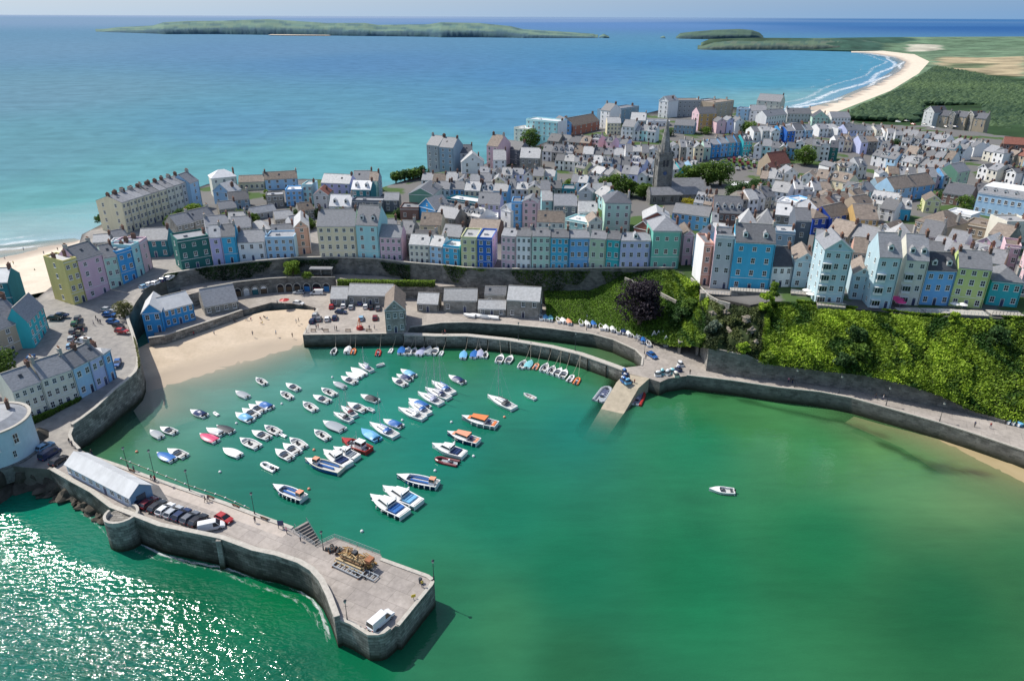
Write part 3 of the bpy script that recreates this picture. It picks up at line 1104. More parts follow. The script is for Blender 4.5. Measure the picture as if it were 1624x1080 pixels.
# arches wall and the path level above the quay
MZ = 9.3
Mp = [(290, 470), (330, 459), (375, 451), (430, 445), (470, 443), (532, 443), (536, 453), (690, 455), (740, 453), (800, 452), (860, 452), (935, 454), (935, 430), (740, 422), (530, 404), (330, 418), (280, 440)]
mb = MB()
mp_ = [P(u, v, MZ) for u, v in Mp]
mb.prism([(p.x, p.y) for p in mp_][::-1], 1, MZ, 0, 1)
struct(mb.build('terrace_path', [rubble, paving], uvwall=True))
mb = MB()
al = densify(mp_[1:6], 3)
al = [p + Vector((0, -0.12, 0)) for p in al]
wall_strip(mb, al, MZ + 0.8, QZ, 0.4, 0, 1, 0.2, 0.08, side=1)
arch_wall = tag(mb.build('arch_wall', [rubble_dark, coping], uvwall=True), 'stone wall with arched doorways at the back of the quay', 'wall')

def arch_door(p, d, w, h, m, lunette):
	"""arched opening in the wall: recess, plank doors, pale fanlight"""
	n = Vector((d.y, -d.x, 0))
	b = MB()
	seg = 8
	def ring(off, ww, hh):
		pts = [(-ww / 2, 0), (ww / 2, 0)]
		for k in range(seg + 1):
			t = pi * k / seg
			pts.append((ww / 2 * math.cos(t), hh - ww / 2 + ww / 2 * math.sin(t)))
		return [p + d * x + n * off + Vector((0, 0, z)) for x, z in pts]
	b.face(ring(0.16, w, h), 0)
	o = ring(0.28, w + 0.5, h + 0.25)
	i = ring(0.28, w, h)
	k = len(o)
	b.poly(o + i, [(j, (j + 1) % k, k + (j + 1) % k, k + j) for j in range(1, k)], 2)
	o2 = ring(0.05, w + 0.5, h + 0.25)
	b.poly(o + o2, [(j, k + j, k + (j + 1) % k, (j + 1) % k) for j in range(1, k)], 2)
	b.face([p + d * x + n * 0.2 + Vector((0, 0, z)) for x, z in [(-w / 2 + .15, 0), (w / 2 - .15, 0), (w / 2 - .15, h - w / 2), (-w / 2 + .15, h - w / 2)]], 1)
	if lunette:
		pts = [(w / 2 * .85 * math.cos(pi * k / seg), h - w / 2 + w / 2 * .85 * math.sin(pi * k / seg)) for k in range(seg + 1)]
		b.face([p + d * x + n * 0.22 + Vector((0, 0, z)) for x, z in pts], 3)
	return b.build('arched_door', [mat('arch_shadow', (0.02, 0.02, 0.025), 0.9), m, coping, frame_m], arch_wall)

dpaint = {'teal': mat('teal_door', (0.03, 0.14, 0.16), 0.6), 'white': mat('white_door', (0.6, 0.6, 0.6), 0.6), 'blue': mat('blue_door', (0.05, 0.22, 0.5), 0.6),
		  'red': mat('red_door', (0.35, 0.08, 0.1), 0.6), 'brown': mat('brown_door', (0.12, 0.08, 0.05), 0.7)}
for u, c, lu in [(378, 'brown', 0), (394, 'white', 1), (411, 'teal', 1), (427, 'brown', 1), (443, 'brown', 0), (459, 'brown', 0), (475, 'brown', 0), (488, 'blue', 0), (503, 'red', 0), (519, 'blue', 0)]:
	# nearest point on the wall line
	best = min(range(len(al) - 1), key=lambda i: abs((812 + (al[i].dot(_R) / (Vector((al[i].x, al[i].y, 5 - HC)).dot(_F))) * FPX) - u))
	a_, b_ = al[best], al[best + 1]
	d = (b_ - a_)
	d.z = 0
	d.normalize()
	arch_door(Vector((a_.x, a_.y, QZ)), d, 2.3 if c != 'red' else 3.2, 3.2, dpaint[c], lu)

# slipway, running on under the water
mb = MB()
sl = [(P(994, 590, QZ), P(1030, 600, QZ)), (P(978, 606, 3.4), P(1013, 615, 3.4)), (P(955, 645, 0.1), P(991, 653, 0.1)), (P(934, 680, -1.1), P(967, 688, -1.1)), (P(915, 710, -2.4), P(948, 718, -2.4))]
rings = []
for a, b in sl:
	rings.append([(a.x, a.y, -4), (a.x, a.y, a.z + 0.02), (b.x, b.y, b.z + 0.02), (b.x, b.y, -4)])
mb.loft(rings, 0)
struct(mb.build('slipway', [mat('slip_concrete', (0.42, 0.36, 0.27), 0.85, 0.3, 0.5, 0.1, detail=9)]))

# pier: deck, outer sea wall with parapet, head
PZ = 5.5
inner = [(128, 713), (145.5, 722), (192, 729 + 2), (243, 755.5), (301, 769 + 12), (405.5, 813 + 2), (466, 836), (480, 846), (500, 858), (535, 851), (606, 879), (612, 884), (680, 911), (688, 917)]
inner = [(128, 713), (147, 723), (192, 738), (243, 757), (301, 777), (360, 797), (405, 814), (466, 836), (468, 842), (500, 866), (531, 852), (604, 879), (606, 885), (680, 912), (688, 918)]
head = [(689, 923), (687, 928), (660, 961), (634, 993), (627, 992), (620, 999), (610, 1007), (600, 1010), (583, 1010), (556, 993), (532, 983)]
outer = [(530, 978), (525, 964), (518, 944.5), (506, 920), (491.5, 903.5), (472, 891.5), (436, 879.5), (400, 872), (348, 853), (294, 842), (250, 833), (212, 818), (174, 804), (143, 780), (110, 762), (79, 744)]
pi_ = [P(u, v, PZ) for u, v in inner]
ph_ = [P(u, v, PZ) for u, v in head]
OZ = [PZ + 1.6 if u > 200 else PZ + .45 for u, v in outer]
po_ = [P(u, v, z) for (u, v), z in zip(outer, OZ)]
po_[0] = P(531, 981, PZ)
poly = [(p.x, p.y) for p in pi_ + ph_ + po_]
mb = MB()
mb.prism(poly[::-1], -5, PZ, 0, 1)
struct(mb.build('pier', [rubble, deckm], uvwall=True))
mb = MB()
ol = densify([P(u, v, z) for (u, v), z in zip(outer, OZ)], 2.0)
wall_strip(mb, ol, [p.z - .2 for p in ol], -5, 0.9, 0, 1, 0.2, 0.08, side=-1)
tag(mb.build('parapet_wall', [rubble, coping], uvwall=True), 'tall parapet wall along the seaward side of the pier', 'wall')
mb = MB()
hl = densify(ph_[2:] + [P(530, 981, PZ)], 1.5)
wall_strip(mb, densify(ph_[:4], 2), PZ + 0.22, PZ - 0.5, 0.7, 0, side=-1)
wall_strip(mb, densify(ph_[5:], 1.5), PZ + 0.5, PZ - 0.5, 0.7, 0, side=-1)
wall_strip(mb, densify(pi_[1:8], 3), PZ + 0.25, PZ - 0.4, 0.9, 0, side=-1)
wall_strip(mb, densify(pi_[12:], 3), PZ + 0.22, PZ - 0.4, 0.8, 0, side=-1)
struct(mb.build('kerb', [coping], uvwall=True))
# paler footway strip along the inner edge
mb = MB()
il = densify(pi_[1:8], 3)
rings = []
for i, p in enumerate(il):
	a = il[max(0, i - 1)]
	b = il[min(len(il) - 1, i + 1)]
	t = (b - a).normalized()
	n = Vector((t.y, -t.x, 0))
	rings.append((p + n * 0.9, p + n * 3.4))
for (a, b), (c, d) in zip(rings[:-1], rings[1:]):
	mb.face([(a.x, a.y, PZ + .006), (c.x, c.y, PZ + .006), (d.x, d.y, PZ + .006), (b.x, b.y, PZ + .006)])
struct(mb.build('footway', [mat('pink_setts', (0.47, 0.41, 0.36), 0.85, 0.2, 0.8)]))
# darker carriageway beside the shed
mb = MB()
mb.face([(p.x, p.y, PZ + .008) for p in [P(133, 725, PZ), P(147, 728, PZ), P(252, 770, PZ), P(268, 795, PZ), P(232, 790, PZ)]][::-1])
struct(mb.build('road', [asphalt]))
# wash breaking along the foot of the outer wall
ol0 = [Vector((p.x, p.y, 0)) for p in ol][::-1]
surf('surf', ol0[4:][::-1], 7.0, [(0.05, 0.06, .95), (0.25, 0.1, .5)], .7, 8)
# round bastion on the outer wall
mb = MB()
bc = P(193, 817, PZ + 1.0)
mb.cyl((bc.x, bc.y, -5), (bc.x, bc.y, PZ + 0.6), 3.6, 3.35, 20, 0)
for k in range(20):
	if 3 < k < 9:
		continue
	t0, t1 = 2 * pi * k / 20, 2 * pi * (k + 1) / 20
	q = lambda r, t, z: (bc.x + r * math.cos(t), bc.y + r * math.sin(t), z)
	mb.poly([q(3.35, t0, PZ + .6), q(3.35, t1, PZ + .6), q(2.8, t1, PZ + .6), q(2.8, t0, PZ + .6), q(3.35, t0, PZ + 1.6), q(3.35, t1, PZ + 1.6), q(2.8, t1, PZ + 1.6), q(2.8, t0, PZ + 1.6)],
			[(0, 1, 5, 4), (2, 3, 7, 6), (4, 5, 6, 7)], 1)
tag(mb.build('bastion', [rubble, coping], uvwall=True), 'round stone bastion bulging from the seaward wall of the pier', 'bastion')
mb = MB()
q = P(347, 853, PZ + 1.6)
q0 = P(345.5, 887, 0)
mb.taper(q.x - .5, q.x + .5, q.y - 1.0, q.y + .2, -2, q.x - .5, q.x + .5, q.y - .55, q.y + .2, PZ + 1.3)
tag(mb.build('buttress', [rubble_pale], uvwall=True), 'pale stone buttress on the seaward face of the pier', 'buttress')

# upper wall behind the right-hand quay road
uw = [(1119.4, 588, 12.0), (1167, 597, 11.6), (1180, 598.5, 11.5), (1207, 602.6, 9.7), (1254, 605.5, 9.9), (1300, 612, 10.3), (1350, 619.5, 10.4), (1375, 624, 10.5), (1425, 634, 10.2), (1472, 643, 9.8), (1500, 648, 8.6), (1531, 654, 6.7), (1560, 663, 5.6), (1600, 674, 5.2)]
bl = [P(u, v, QZ) for u, v, z in uw]
fine, zt = [], []
for i in range(len(bl) - 1):
	k = max(1, int((bl[i + 1] - bl[i]).length / 3))
	for j in range(k):
		fine.append(bl[i].lerp(bl[i + 1], j / k))
		zt.append(uw[i][2] + (uw[i + 1][2] - uw[i][2]) * j / k)
fine.append(bl[-1])
zt.append(uw[-1][2])
mb = MB()
wall_strip(mb, fine, zt, 3, 0.8, 0, 1, 0.18, 0.05, side=1)
p0 = fine[0]
mb2 = P(1112, 566, QZ)
tag(mb.build('cliff_wall', [rubble_dark, rubble_pale], uvwall=True), 'high dark stone wall at the foot of the green cliff', 'wall')
mb = MB()
wl_ = [p0 + Vector((0.1, 0.2, 0)), P(1116, 572, QZ), P(1108, 560, QZ)]
wall_strip(mb, densify(wl_, 2), 11.5, 3, 0.8, 0, side=-1)
tag(mb.build('return_wall', [rubble_pale], uvwall=True), 'sunlit end of the high wall beside the boat shed', 'wall')  # same wall as cliff_wall, its sunlit tone put in as paler stone

# ------------------------------------------------------------------ far land, headlands and islands
def attr_color(me, cols):
	at = me.attributes.new('tint', 'FLOAT_COLOR', 'POINT')
	at.data.foreach_set('color', np.concatenate([np.asarray(cols), np.ones((len(cols), 1))], 1).astype(np.float32).ravel())

FL = [(1240, 200, 6), (1300, 188, 4), (1350, 169, 4), (1412, 144.5, 4), (1457, 117, 4), (1474, 98, 4), (1450, 86.5, 4), (1400, 81, 4), (1350, 80.5, 4), (1250, 79, 2), (1170, 77.5, 1), (1112, 76, 0.5), (1112, 68, 14), (1125, 62.5, 28),
	  (1200, 60.5, 32), (1300, 61, 30), (1400, 59.5, 30), (1500, 59, 30), (1624, 58.5, 30), (1850, 60, 30), (1900, 300, 14), (1700, 330, 10)]
flp = poly_px(FL)
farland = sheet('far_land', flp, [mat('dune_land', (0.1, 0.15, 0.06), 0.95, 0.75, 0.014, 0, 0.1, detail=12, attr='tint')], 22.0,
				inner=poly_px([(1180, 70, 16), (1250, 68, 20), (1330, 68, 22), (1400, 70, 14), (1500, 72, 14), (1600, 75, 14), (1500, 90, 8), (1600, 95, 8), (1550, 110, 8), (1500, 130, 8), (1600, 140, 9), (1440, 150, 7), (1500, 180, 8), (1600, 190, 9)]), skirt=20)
me = farland.data
xy = np.array([v.co[:2] for v in me.vertices])
N_ = len(xy)
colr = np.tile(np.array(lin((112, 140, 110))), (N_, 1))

def paint(px, z, rgb, soft=0):
	pl = [(p.x, p.y) for p in [P(u, v, z) for u, v in px]]
	k = in_poly(xy[:, 0], xy[:, 1], pl)
	colr[k] = lin(rgb)

paint([(1112, 80), (1112, 60), (1260, 58), (1260, 80)], 5, (70, 95, 75))
paint([(1250, 82), (1250, 66), (1400, 66), (1470, 74), (1400, 82)], 8, (62, 98, 84))
paint([(1400, 74), (1500, 70), (1624, 70), (1624, 80), (1500, 84), (1400, 82)], 9, (105, 135, 105))
paint([(1440, 77), (1490, 77), (1490, 82), (1440, 82)], 5, (205, 200, 180))
paint([(1490, 90), (1624, 92), (1624, 126), (1560, 122), (1520, 114), (1490, 104)], 8, (190, 172, 135))
paint([(1500, 98), (1580, 100), (1560, 108), (1500, 105)], 8, (110, 125, 90))
paint([(1600, 140), (1640, 140), (1640, 180), (1610, 178)], 8, (190, 170, 130))
paint([(1330, 190), (1420, 150), (1470, 112), (1510, 108), (1640, 128), (1700, 250), (1500, 220)], 8, (55, 82, 48))
rs = np.random.RandomState(5)
colr = .82 * (colr * .88 + .12 * colr.mean(1, keepdims=True))  # greyed to put distance haze into the land colour
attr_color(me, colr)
me.update()
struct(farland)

def island(name, cols, depth, seed, palette, zscale=1.0, kind='structure'):
	"""cols: (u, v_water, v_sky). Cliffs at the front, fields on the back slope."""
	us = np.arange(cols[0][0], cols[-1][0] + 0.1, 2.0)
	vw = np.interp(us, [c[0] for c in cols], [c[1] for c in cols])
	vs_ = np.interp(us, [c[0] for c in cols], [c[2] for c in cols])
	rs = np.random.RandomState(seed)
	vs, co = [], []
	K = 10
	for i, u in enumerate(us):
		p = P(u, vw[i], 0)
		r0 = math.hypot(p.x, p.y)
		dirx, diry = p.x / r0, p.y / r0
		# ridge height so that the skyline falls where it is surveyed
		rr = r0 * (1 + depth * 0.55)
		pr = P(u, vs_[i], 0) if False else None
		d = _F * FPX + _R * (u - 812.0) + _U * (540.0 - vs_[i])
		zr = max(2.0, HC + d.z / math.hypot(d.x, d.y) * rr)
		tw = rs.uniform(-.06, .06)
		prof = [(0, -3), (0.0, 0.2), (0.012, 0.30 * zr + tw * zr), (0.03, 0.42 * zr + tw * .5 * zr), (0.12, 0.55 * zr), (0.25, 0.70 * zr), (0.4, 0.86 * zr), (0.55, zr), (0.8, 0.6 * zr), (1.0, -3)]
		for k, (f, z) in enumerate(prof):
			q = r0 * (1 + depth * f + (rs.uniform(-.0006, .0006) if 0 < k < 6 else 0))
			vs.append((dirx * q, diry * q, z + (rs.uniform(-.02, .02) * zr if 2 <= k < 7 else 0)))
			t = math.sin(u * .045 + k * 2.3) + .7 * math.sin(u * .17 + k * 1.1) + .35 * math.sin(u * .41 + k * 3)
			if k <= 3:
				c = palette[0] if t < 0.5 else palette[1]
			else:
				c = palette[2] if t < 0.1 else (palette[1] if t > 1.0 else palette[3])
			co.append(tuple(.75 * (.72 * q_ + .28 * g_) for q_, g_ in zip(lin(c), (.19, .24, .25))))  # mixed towards haze grey, so distance is in the colour
	fs = []
	for i in range(len(us) - 1):
		for k in range(K - 1):
			a = i * K + k
			fs.append((a, a + K, a + K + 1, a + 1))
	me = bpy.data.meshes.new(name)
	me.from_pydata(vs, [], fs)
	me.polygons.foreach_set('use_smooth', [True] * len(fs))
	attr_color(me, co)
	me.materials.append(mat('island_land', (0.1, 0.15, 0.1), 0.95, 0.25, 0.006, 0, 0.1, attr='tint'))
	return struct(obj(name, me))

pal = [(50, 92, 112), (72, 112, 118), (120, 150, 128), (98, 136, 124)]  # cliff and field colours with blue distance haze painted in
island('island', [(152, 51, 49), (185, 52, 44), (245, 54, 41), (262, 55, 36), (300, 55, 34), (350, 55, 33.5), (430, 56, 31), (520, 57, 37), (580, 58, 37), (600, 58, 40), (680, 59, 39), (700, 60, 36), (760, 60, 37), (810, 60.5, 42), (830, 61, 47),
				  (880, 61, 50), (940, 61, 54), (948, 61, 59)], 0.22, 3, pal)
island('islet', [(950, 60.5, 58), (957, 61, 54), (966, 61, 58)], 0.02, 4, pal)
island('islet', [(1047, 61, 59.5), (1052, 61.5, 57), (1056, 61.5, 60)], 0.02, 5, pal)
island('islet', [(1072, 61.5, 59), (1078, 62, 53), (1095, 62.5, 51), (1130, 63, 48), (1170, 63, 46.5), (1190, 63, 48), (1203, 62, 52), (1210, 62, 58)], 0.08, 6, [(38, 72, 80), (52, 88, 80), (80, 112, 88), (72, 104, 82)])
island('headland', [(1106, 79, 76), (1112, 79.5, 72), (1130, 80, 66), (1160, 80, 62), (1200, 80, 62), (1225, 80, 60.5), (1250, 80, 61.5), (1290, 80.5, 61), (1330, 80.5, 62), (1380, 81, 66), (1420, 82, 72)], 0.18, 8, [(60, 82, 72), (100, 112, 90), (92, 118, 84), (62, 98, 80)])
mb = MB()
a = [P(u, v, 0) for u, v in [(425, 56.8), (455, 57.2), (525, 57.6), (520, 56.4), (470, 55.8), (430, 55.9)]]
mb.face([(p.x * .998, p.y * .998, 3.0) for p in a])
struct(mb.build('island_beach', [sand2]))
# ------------------------------------------------------------------ house kit
PAINT = {
	'white': (0.80, 0.80, 0.79), 'cream': (0.70, 0.62, 0.44), 'ivory': (0.66, 0.63, 0.54), 'pale blue': (0.36, 0.55, 0.72), 'sky blue': (0.17, 0.42, 0.72),
	'bright blue': (0.05, 0.30, 0.62), 'deep blue': (0.02, 0.13, 0.48), 'royal blue': (0.01, 0.06, 0.36), 'cyan': (0.06, 0.40, 0.62), 'turquoise': (0.04, 0.42, 0.46), 'aqua': (0.36, 0.62, 0.64),
	'teal': (0.02, 0.17, 0.21), 'dark green': (0.02, 0.13, 0.12), 'sea green': (0.16, 0.46, 0.38), 'mint': (0.42, 0.60, 0.52), 'pale green': (0.46, 0.58, 0.42), 'moss green': (0.12, 0.26, 0.19), 'lilac': (0.48, 0.44, 0.66),
	'lavender': (0.46, 0.50, 0.72), 'pink': (0.62, 0.42, 0.50), 'rose': (0.66, 0.46, 0.50), 'salmon': (0.60, 0.36, 0.28), 'terracotta': (0.36, 0.15, 0.11), 'yellow': (0.60, 0.52, 0.20), 'lemon': (0.58, 0.58, 0.32),
	'lime': (0.50, 0.58, 0.22), 'ochre': (0.50, 0.33, 0.13), 'sand': (0.72, 0.64, 0.46), 'tan': (0.42, 0.34, 0.25), 'grey': (0.34, 0.35, 0.36), 'pale grey': (0.50, 0.51, 0.52), 'slate grey': (0.12, 0.14, 0.17), 'powder blue': (0.44, 0.57, 0.62), 'stone': (0.33, 0.31, 0.28),
	'red brick': (0.24, 0.09, 0.065), 'blue grey': (0.24, 0.34, 0.42), 'brown': (0.20, 0.12, 0.10),
}
ROOFS = {'s': (slate, 'grey slate'), 'p': (slate_pale, 'pale slate'), 'b': (slate_brown, 'brown tile'), 'r': (slate_red, 'red tile'), 'w': (roof_white, 'white'), 'l': (roof_lead, 'flat lead'), 'd': (roof_dark, 'dark slate')}
NUM = ['zero', 'one', 'two', 'three', 'four', 'five', 'six']
_cache = {}

def wallmat(c):
	if c == 'stone':
		return rubble_pale
	return mat('wall_' + c.replace(' ', '_'), tuple(min(.84, q * 1.1 + .015) for q in PAINT[c]), 0.85, 0.14, 0.5, 0.03, 0.2, detail=8, streak=(1.2, 1.2, 0.35))

def win_mesh():
	"""unit window: 1 wide, 1 high, origin bottom centre, front towards -y; frame, two panes, sill"""
	if 'win' in _cache:
		return _cache['win']
	b = MB()
	for x0, x1, z0, z1 in [(-.5, -.40, 0, 1), (.40, .5, 0, 1), (-.4, .4, 0, .07), (-.4, .4, .93, 1), (-.4, .4, .475, .525), (-.03, .03, .07, .475), (-.03, .03, .525, .93)]:
		b.box(x0, x1, -.07, .02, z0, z1, 0)
	b.face([(-.4, -.025, .07), (.4, -.025, .07), (.4, -.025, .93), (-.4, -.025, .93)], 1)
	b.box(-.56, .56, -.16, .0, -.07, -.002, 0)
	_cache['win'] = b.mesh('window', [frame_m, glass_m])
	b = MB()
	b.box(-.5, .5, -.05, .02, 0, 1, 0)
	b.box(-.40, .40, -.09, -.052, .0, .80, 1)
	b.face([(-.38, -.056, .83), (.38, -.056, .83), (.38, -.056, .96), (-.38, -.056, .96)], 2)
	_cache['door'] = b.mesh('door', [frame_m, door_m, glass_m])
	# small far window: just a pane in a thin frame
	b = MB()
	b.box(-.5, .5, -.05, .02, 0, 1, 0)
	b.face([(-.42, -.055, .06), (.42, -.055, .06), (.42, -.055, .94), (-.42, -.055, .94)], 1)
	_cache['farwin'] = b.mesh('window', [frame_m, glass_m])
	# chimney stacks
	for k in range(3):
		b = MB()
		m = 0 if k < 2 else 2
		b.box(-.35, .35, -.75, .75, -1.6, 1.2, m)
		b.box(-.42, .42, -.82, .82, 1.2, 1.38, m)
		for y in (-.5, -.17, .17, .5) if k != 1 else (-.4, 0, .4):
			b.cyl((0, y, 1.38), (0, y, 1.85), .14, .11, 6, 1)
		_cache['chim%d' % k] = b.mesh('chimney', chim_m)
	# dormers: pitched, per wall colour -> built on demand
	# square bay window
	b = MB()
	b.taper(-1.15, 1.15, -.8, .05, 0, -1.15, 1.15, -.8, .05, .75, 0)
	for x0, x1 in [(-1.1, -.42), (-.36, .36), (.42, 1.1)]:
		b.face([(x0, -.78, .8), (x1, -.78, .8), (x1, -.78, 2.2), (x0, -.78, 2.2)], 1)
	for s in (-1, 1):
		f = [(s * 1.12, -.74, .8), (s * 1.12, -.05, .8), (s * 1.12, -.05, 2.2), (s * 1.12, -.74, 2.2)]
		b.face(f if s > 0 else f[::-1], 1)
		b.box(s * 1.12 - .06, s * 1.12 + .06, -.84, -.72, .75, 2.25, 0)
	b.box(-.42, -.36, -.82, -.74, .75, 2.25, 0)
	b.box(.36, .42, -.82, -.74, .75, 2.25, 0)
	b.box(-1.2, 1.2, -.86, .05, 2.25, 2.5, 0)
	_cache['bay'] = b.mesh('bay_window', [frame_m, glass_m])
	return _cache['win']

def cm_sky():
	if 'sky' not in _cache:
		b = MB()
		b.box(-.45, .45, -.55, .55, -.05, .05, 0)
		b.face([(-.37, -.47, .056), (.37, -.47, .056), (.37, .47, .056), (-.37, .47, .056)], 1)
		_cache['sky'] = b.mesh('skylight', [steel, glass_m])
	return _cache['sky']

def dormer_mesh(rm):
	key = 'dorm' + rm.name
	if key not in _cache:
		b = MB()
		b.box(-.7, .7, -.05, 2.2, -.9, .75, 0, False)
		b.face([(-.7, -.05, .75), (.7, -.05, .75), (0, -.05, 1.35)], 0)
		b.poly([(-.85, -.2, .68), (0, -.2, 1.45), (0, 2.6, 1.45), (-.85, 2.6, .68), (.85, -.2, .68), (.85, 2.6, .68)], [(0, 1, 2, 3), (1, 4, 5, 2)], 1)
		b.box(-.52, .52, -.1, -.05, -.45, .6, 0)
		b.face([(-.42, -.105, -.36), (.42, -.105, -.36), (.42, -.105, .52), (-.42, -.105, .52)], 2)
		_cache[key] = b.mesh('dormer', [frame_m, rm, glass_m])
	return _cache[key]

def house(name, label, cat, e0, e1, zb, h, d, col, roof='g', rc='s', rows=3, cols=2, pitch=0.75, chim=1, dorm=0, group=None, shop=None,
		  left=None, right=None, side=0, bay=0, far=False, door=True, gwin=True, sidecol=None, skip=0, nowin=False):
	"""A house: e0,e1 = ends of the facade (left, right as seen from outside), zb ground, h eaves height, d depth."""
	win_mesh()
	e0, e1 = Vector((e0[0], e0[1])), Vector((e1[0], e1[1]))
	ax = (e1 - e0)
	w = ax.length - 0.06
	rz = math.atan2(ax.y, ax.x)
	mid = (e0 + e1) / 2
	T = thing(name, label, cat, (mid.x, mid.y, zb), rz, group)
	wm = wallmat(col)
	rm, _ = ROOFS[rc]
	x0, x1 = -w / 2, w / 2
	b = MB()
	zb_ = -7.0
	# walls
	if roof == 'f':
		ph = 0.6
		vs = [(x0, 0), (x1, 0), (x1, d), (x0, d)]
		b.prism(vs, zb_, h + ph, 0)
		b.f.pop()
		b.m.pop()
		t = .25
		o = [(x0, 0), (x1, 0), (x1, d), (x0, d)]
		i = [(x0 + t, t), (x1 - t, t), (x1 - t, d - t), (x0 + t, d - t)]
		for k in range(4):
			l = (k + 1) % 4
			b.face([(*o[k], h + ph), (*o[l], h + ph), (*i[l], h + ph), (*i[k], h + ph)], 0)
			b.face([(*i[l], h), (*i[k], h), (*i[k], h + ph), (*i[l], h + ph)], 0)
		rh = 0
	elif roof == 'g':
		rh = pitch * d / 2
		b.poly([(x0, 0, zb_), (x1, 0, zb_), (x1, d, zb_), (x0, d, zb_), (x0, 0, h), (x1, 0, h), (x1, d, h), (x0, d, h), (x0, d / 2, h + rh), (x1, d / 2, h + rh)],
			   [(0, 1, 5, 4), (1, 2, 6, 9, 5), (2, 3, 7, 6), (3, 0, 4, 8, 7)])
	elif roof == 'x':                                  # gable to the front
		rh = pitch * w / 2
		b.poly([(x0, 0, zb_), (x1, 0, zb_), (x1, d, zb_), (x0, d, zb_), (x0, 0, h), (x1, 0, h), (x1, d, h), (x0, d, h), (0, 0, h + rh), (0, d, h + rh)],
			   [(0, 1, 5, 8, 4), (1, 2, 6, 5), (2, 3, 7, 9, 6), (3, 0, 4, 7)])
	else:                                              # hipped / mansard
		rh = pitch * min(w, d) / 2
		b.poly([(x0, 0, zb_), (x1, 0, zb_), (x1, d, zb_), (x0, d, zb_), (x0, 0, h), (x1, 0, h), (x1, d, h), (x0, d, h)],
			   [(0, 1, 5, 4), (1, 2, 6, 5), (2, 3, 7, 6), (3, 0, 4, 7)])
	mats = [wm]
	if sidecol:
		mats.append(wallmat(sidecol))
		nn = 4 if roof != 'f' else 4
		b.m[1] = 1
		b.m[3] = 1
	b.build('wall', mats, T, uvwall=(col == 'stone'))
	# roof
	r = MB()
	tk = 0.16
	ov = 0.28
	if roof == 'f':
		r.box(x0 + .26, x1 - .26, .26, d - .26, h - .25, h + .02, 0)
		if w > 5 and not far:
			r.box(x0 + w * .3, x0 + w * .3 + 1.4, d * .4, d * .4 + 1.2, h + .02, h + .7, 0)
	elif roof == 'g':
		p = pitch
		pr = [(-ov, h - ov * p), (d / 2, h + rh), (d + ov, h - ov * p)]
		a = x0 - (.0 if not side else .15)
		c = x1 + (.0 if not side else .15)
		vs = [(x, y, z + dz) for x in (a, c) for dz in (0.0, tk) for y, z in pr]
		r.poly(vs, [(3, 9, 10, 4), (4, 10, 11, 5), (0, 1, 7, 6), (1, 2, 8, 7), (0, 6, 9, 3), (2, 5, 11, 8), (0, 3, 4, 1), (1, 4, 5, 2), (6, 7, 10, 9), (7, 8, 11, 10)])
		r.box(a, c, d / 2 - .12, d / 2 + .12, h + rh + tk * .6, h + rh + tk + .1, 1)
	elif roof == 'x':
		p = pitch
		pr = [(x0 - ov, h - ov * p), (0, h + rh), (x1 + ov, h - ov * p)]
		a, c = -.3, d + .1
		vs = [(x, y, z + dz) for y in (a, c) for dz in (0.0, tk) for x, z in pr]
		r.poly(vs, [(9, 3, 4, 10), (10, 4, 5, 11), (1, 0, 6, 7), (2, 1, 7, 8), (6, 0, 3, 9), (5, 2, 8, 11), (3, 0, 1, 4), (4, 1, 2, 5), (7, 6, 9, 10), (8, 7, 10, 11)])
		for s in (-1, 1):                              # barge boards
			r.poly([(s * (w / 2 + ov), a - .04, h - ov * p - .12), (0, a - .04, h + rh - .12), (0, a - .04, h + rh + tk + .05), (s * (w / 2 + ov), a - .04, h - ov * p + tk + .05)], [(0, 1, 2, 3) if s < 0 else (3, 2, 1, 0)], 1)
	elif roof == 'h':
		q = min(w, d) / 2
		a0, a1, c0, c1 = x0 - ov, x1 + ov, -ov, d + ov
		z0 = h
		if w >= d:
			rd = [(x0 + q, d / 2, h + rh), (x1 - q + .01, d / 2, h + rh)]
		else:
			rd = [(0, q, h + rh), (0, d - q + .01, h + rh)]
		vs = [(a0, c0, z0), (a1, c0, z0), (a1, c1, z0), (a0, c1, z0), (a0, c0, z0 + tk), (a1, c0, z0 + tk), (a1, c1, z0 + tk), (a0, c1, z0 + tk)] + rd
		top = [(4, 5, 9, 8), (5, 6, 9), (6, 7, 8, 9), (7, 4, 8)] if w >= d else [(4, 5, 8), (5, 6, 9, 8), (6, 7, 9), (7, 4, 8, 9)]
		r.poly(vs, top + [(0, 1, 5, 4), (1, 2, 6, 5), (2, 3, 7, 6), (3, 0, 4, 7), (3, 2, 1, 0)])
	elif roof == 'm':                                  # mansard with flat top
		s1, rh = 1.3, 2.7
		r.taper(x0 - .2, x1 + .2, -.2, d + .2, h, x0 + s1, x1 - s1, s1, d - s1, h + rh)
		r.box(x0 + s1 + .02, x1 - s1 - .02, s1 + .02, d - s1 - .02, h + rh + .002, h + rh + .25, 1)
	R_ = r.build('roof', [rm, frame_m if roof in 'xm' else (chim_m[2] if rc != 'r' else slate_red)], T)
	# chimneys on the ridge ends
	if chim and roof in 'ghxf':
		zz = {'g': h + rh, 'x': h + rh * .55, 'h': h + rh * .6, 'f': h + .6}[roof]
		spots = []
		if roof == 'x':
			spots = [(x1 - w * .22, d * .6, 0)] + ([(x0 + w * .22, d * .7, 0)] if chim > 1 else [])
		else:
			spots = [(x1 - .42, d / 2, 0)] + ([(x0 + .42, d / 2, 0)] if chim > 1 else [])
		for sx_, sy_, a in spots:
			k = random.randrange(3)
			obj('chimney', _cache['chim%d' % k], R_, (sx_, sy_, zz), 0, (1, 1, random.uniform(.85, 1.15)))
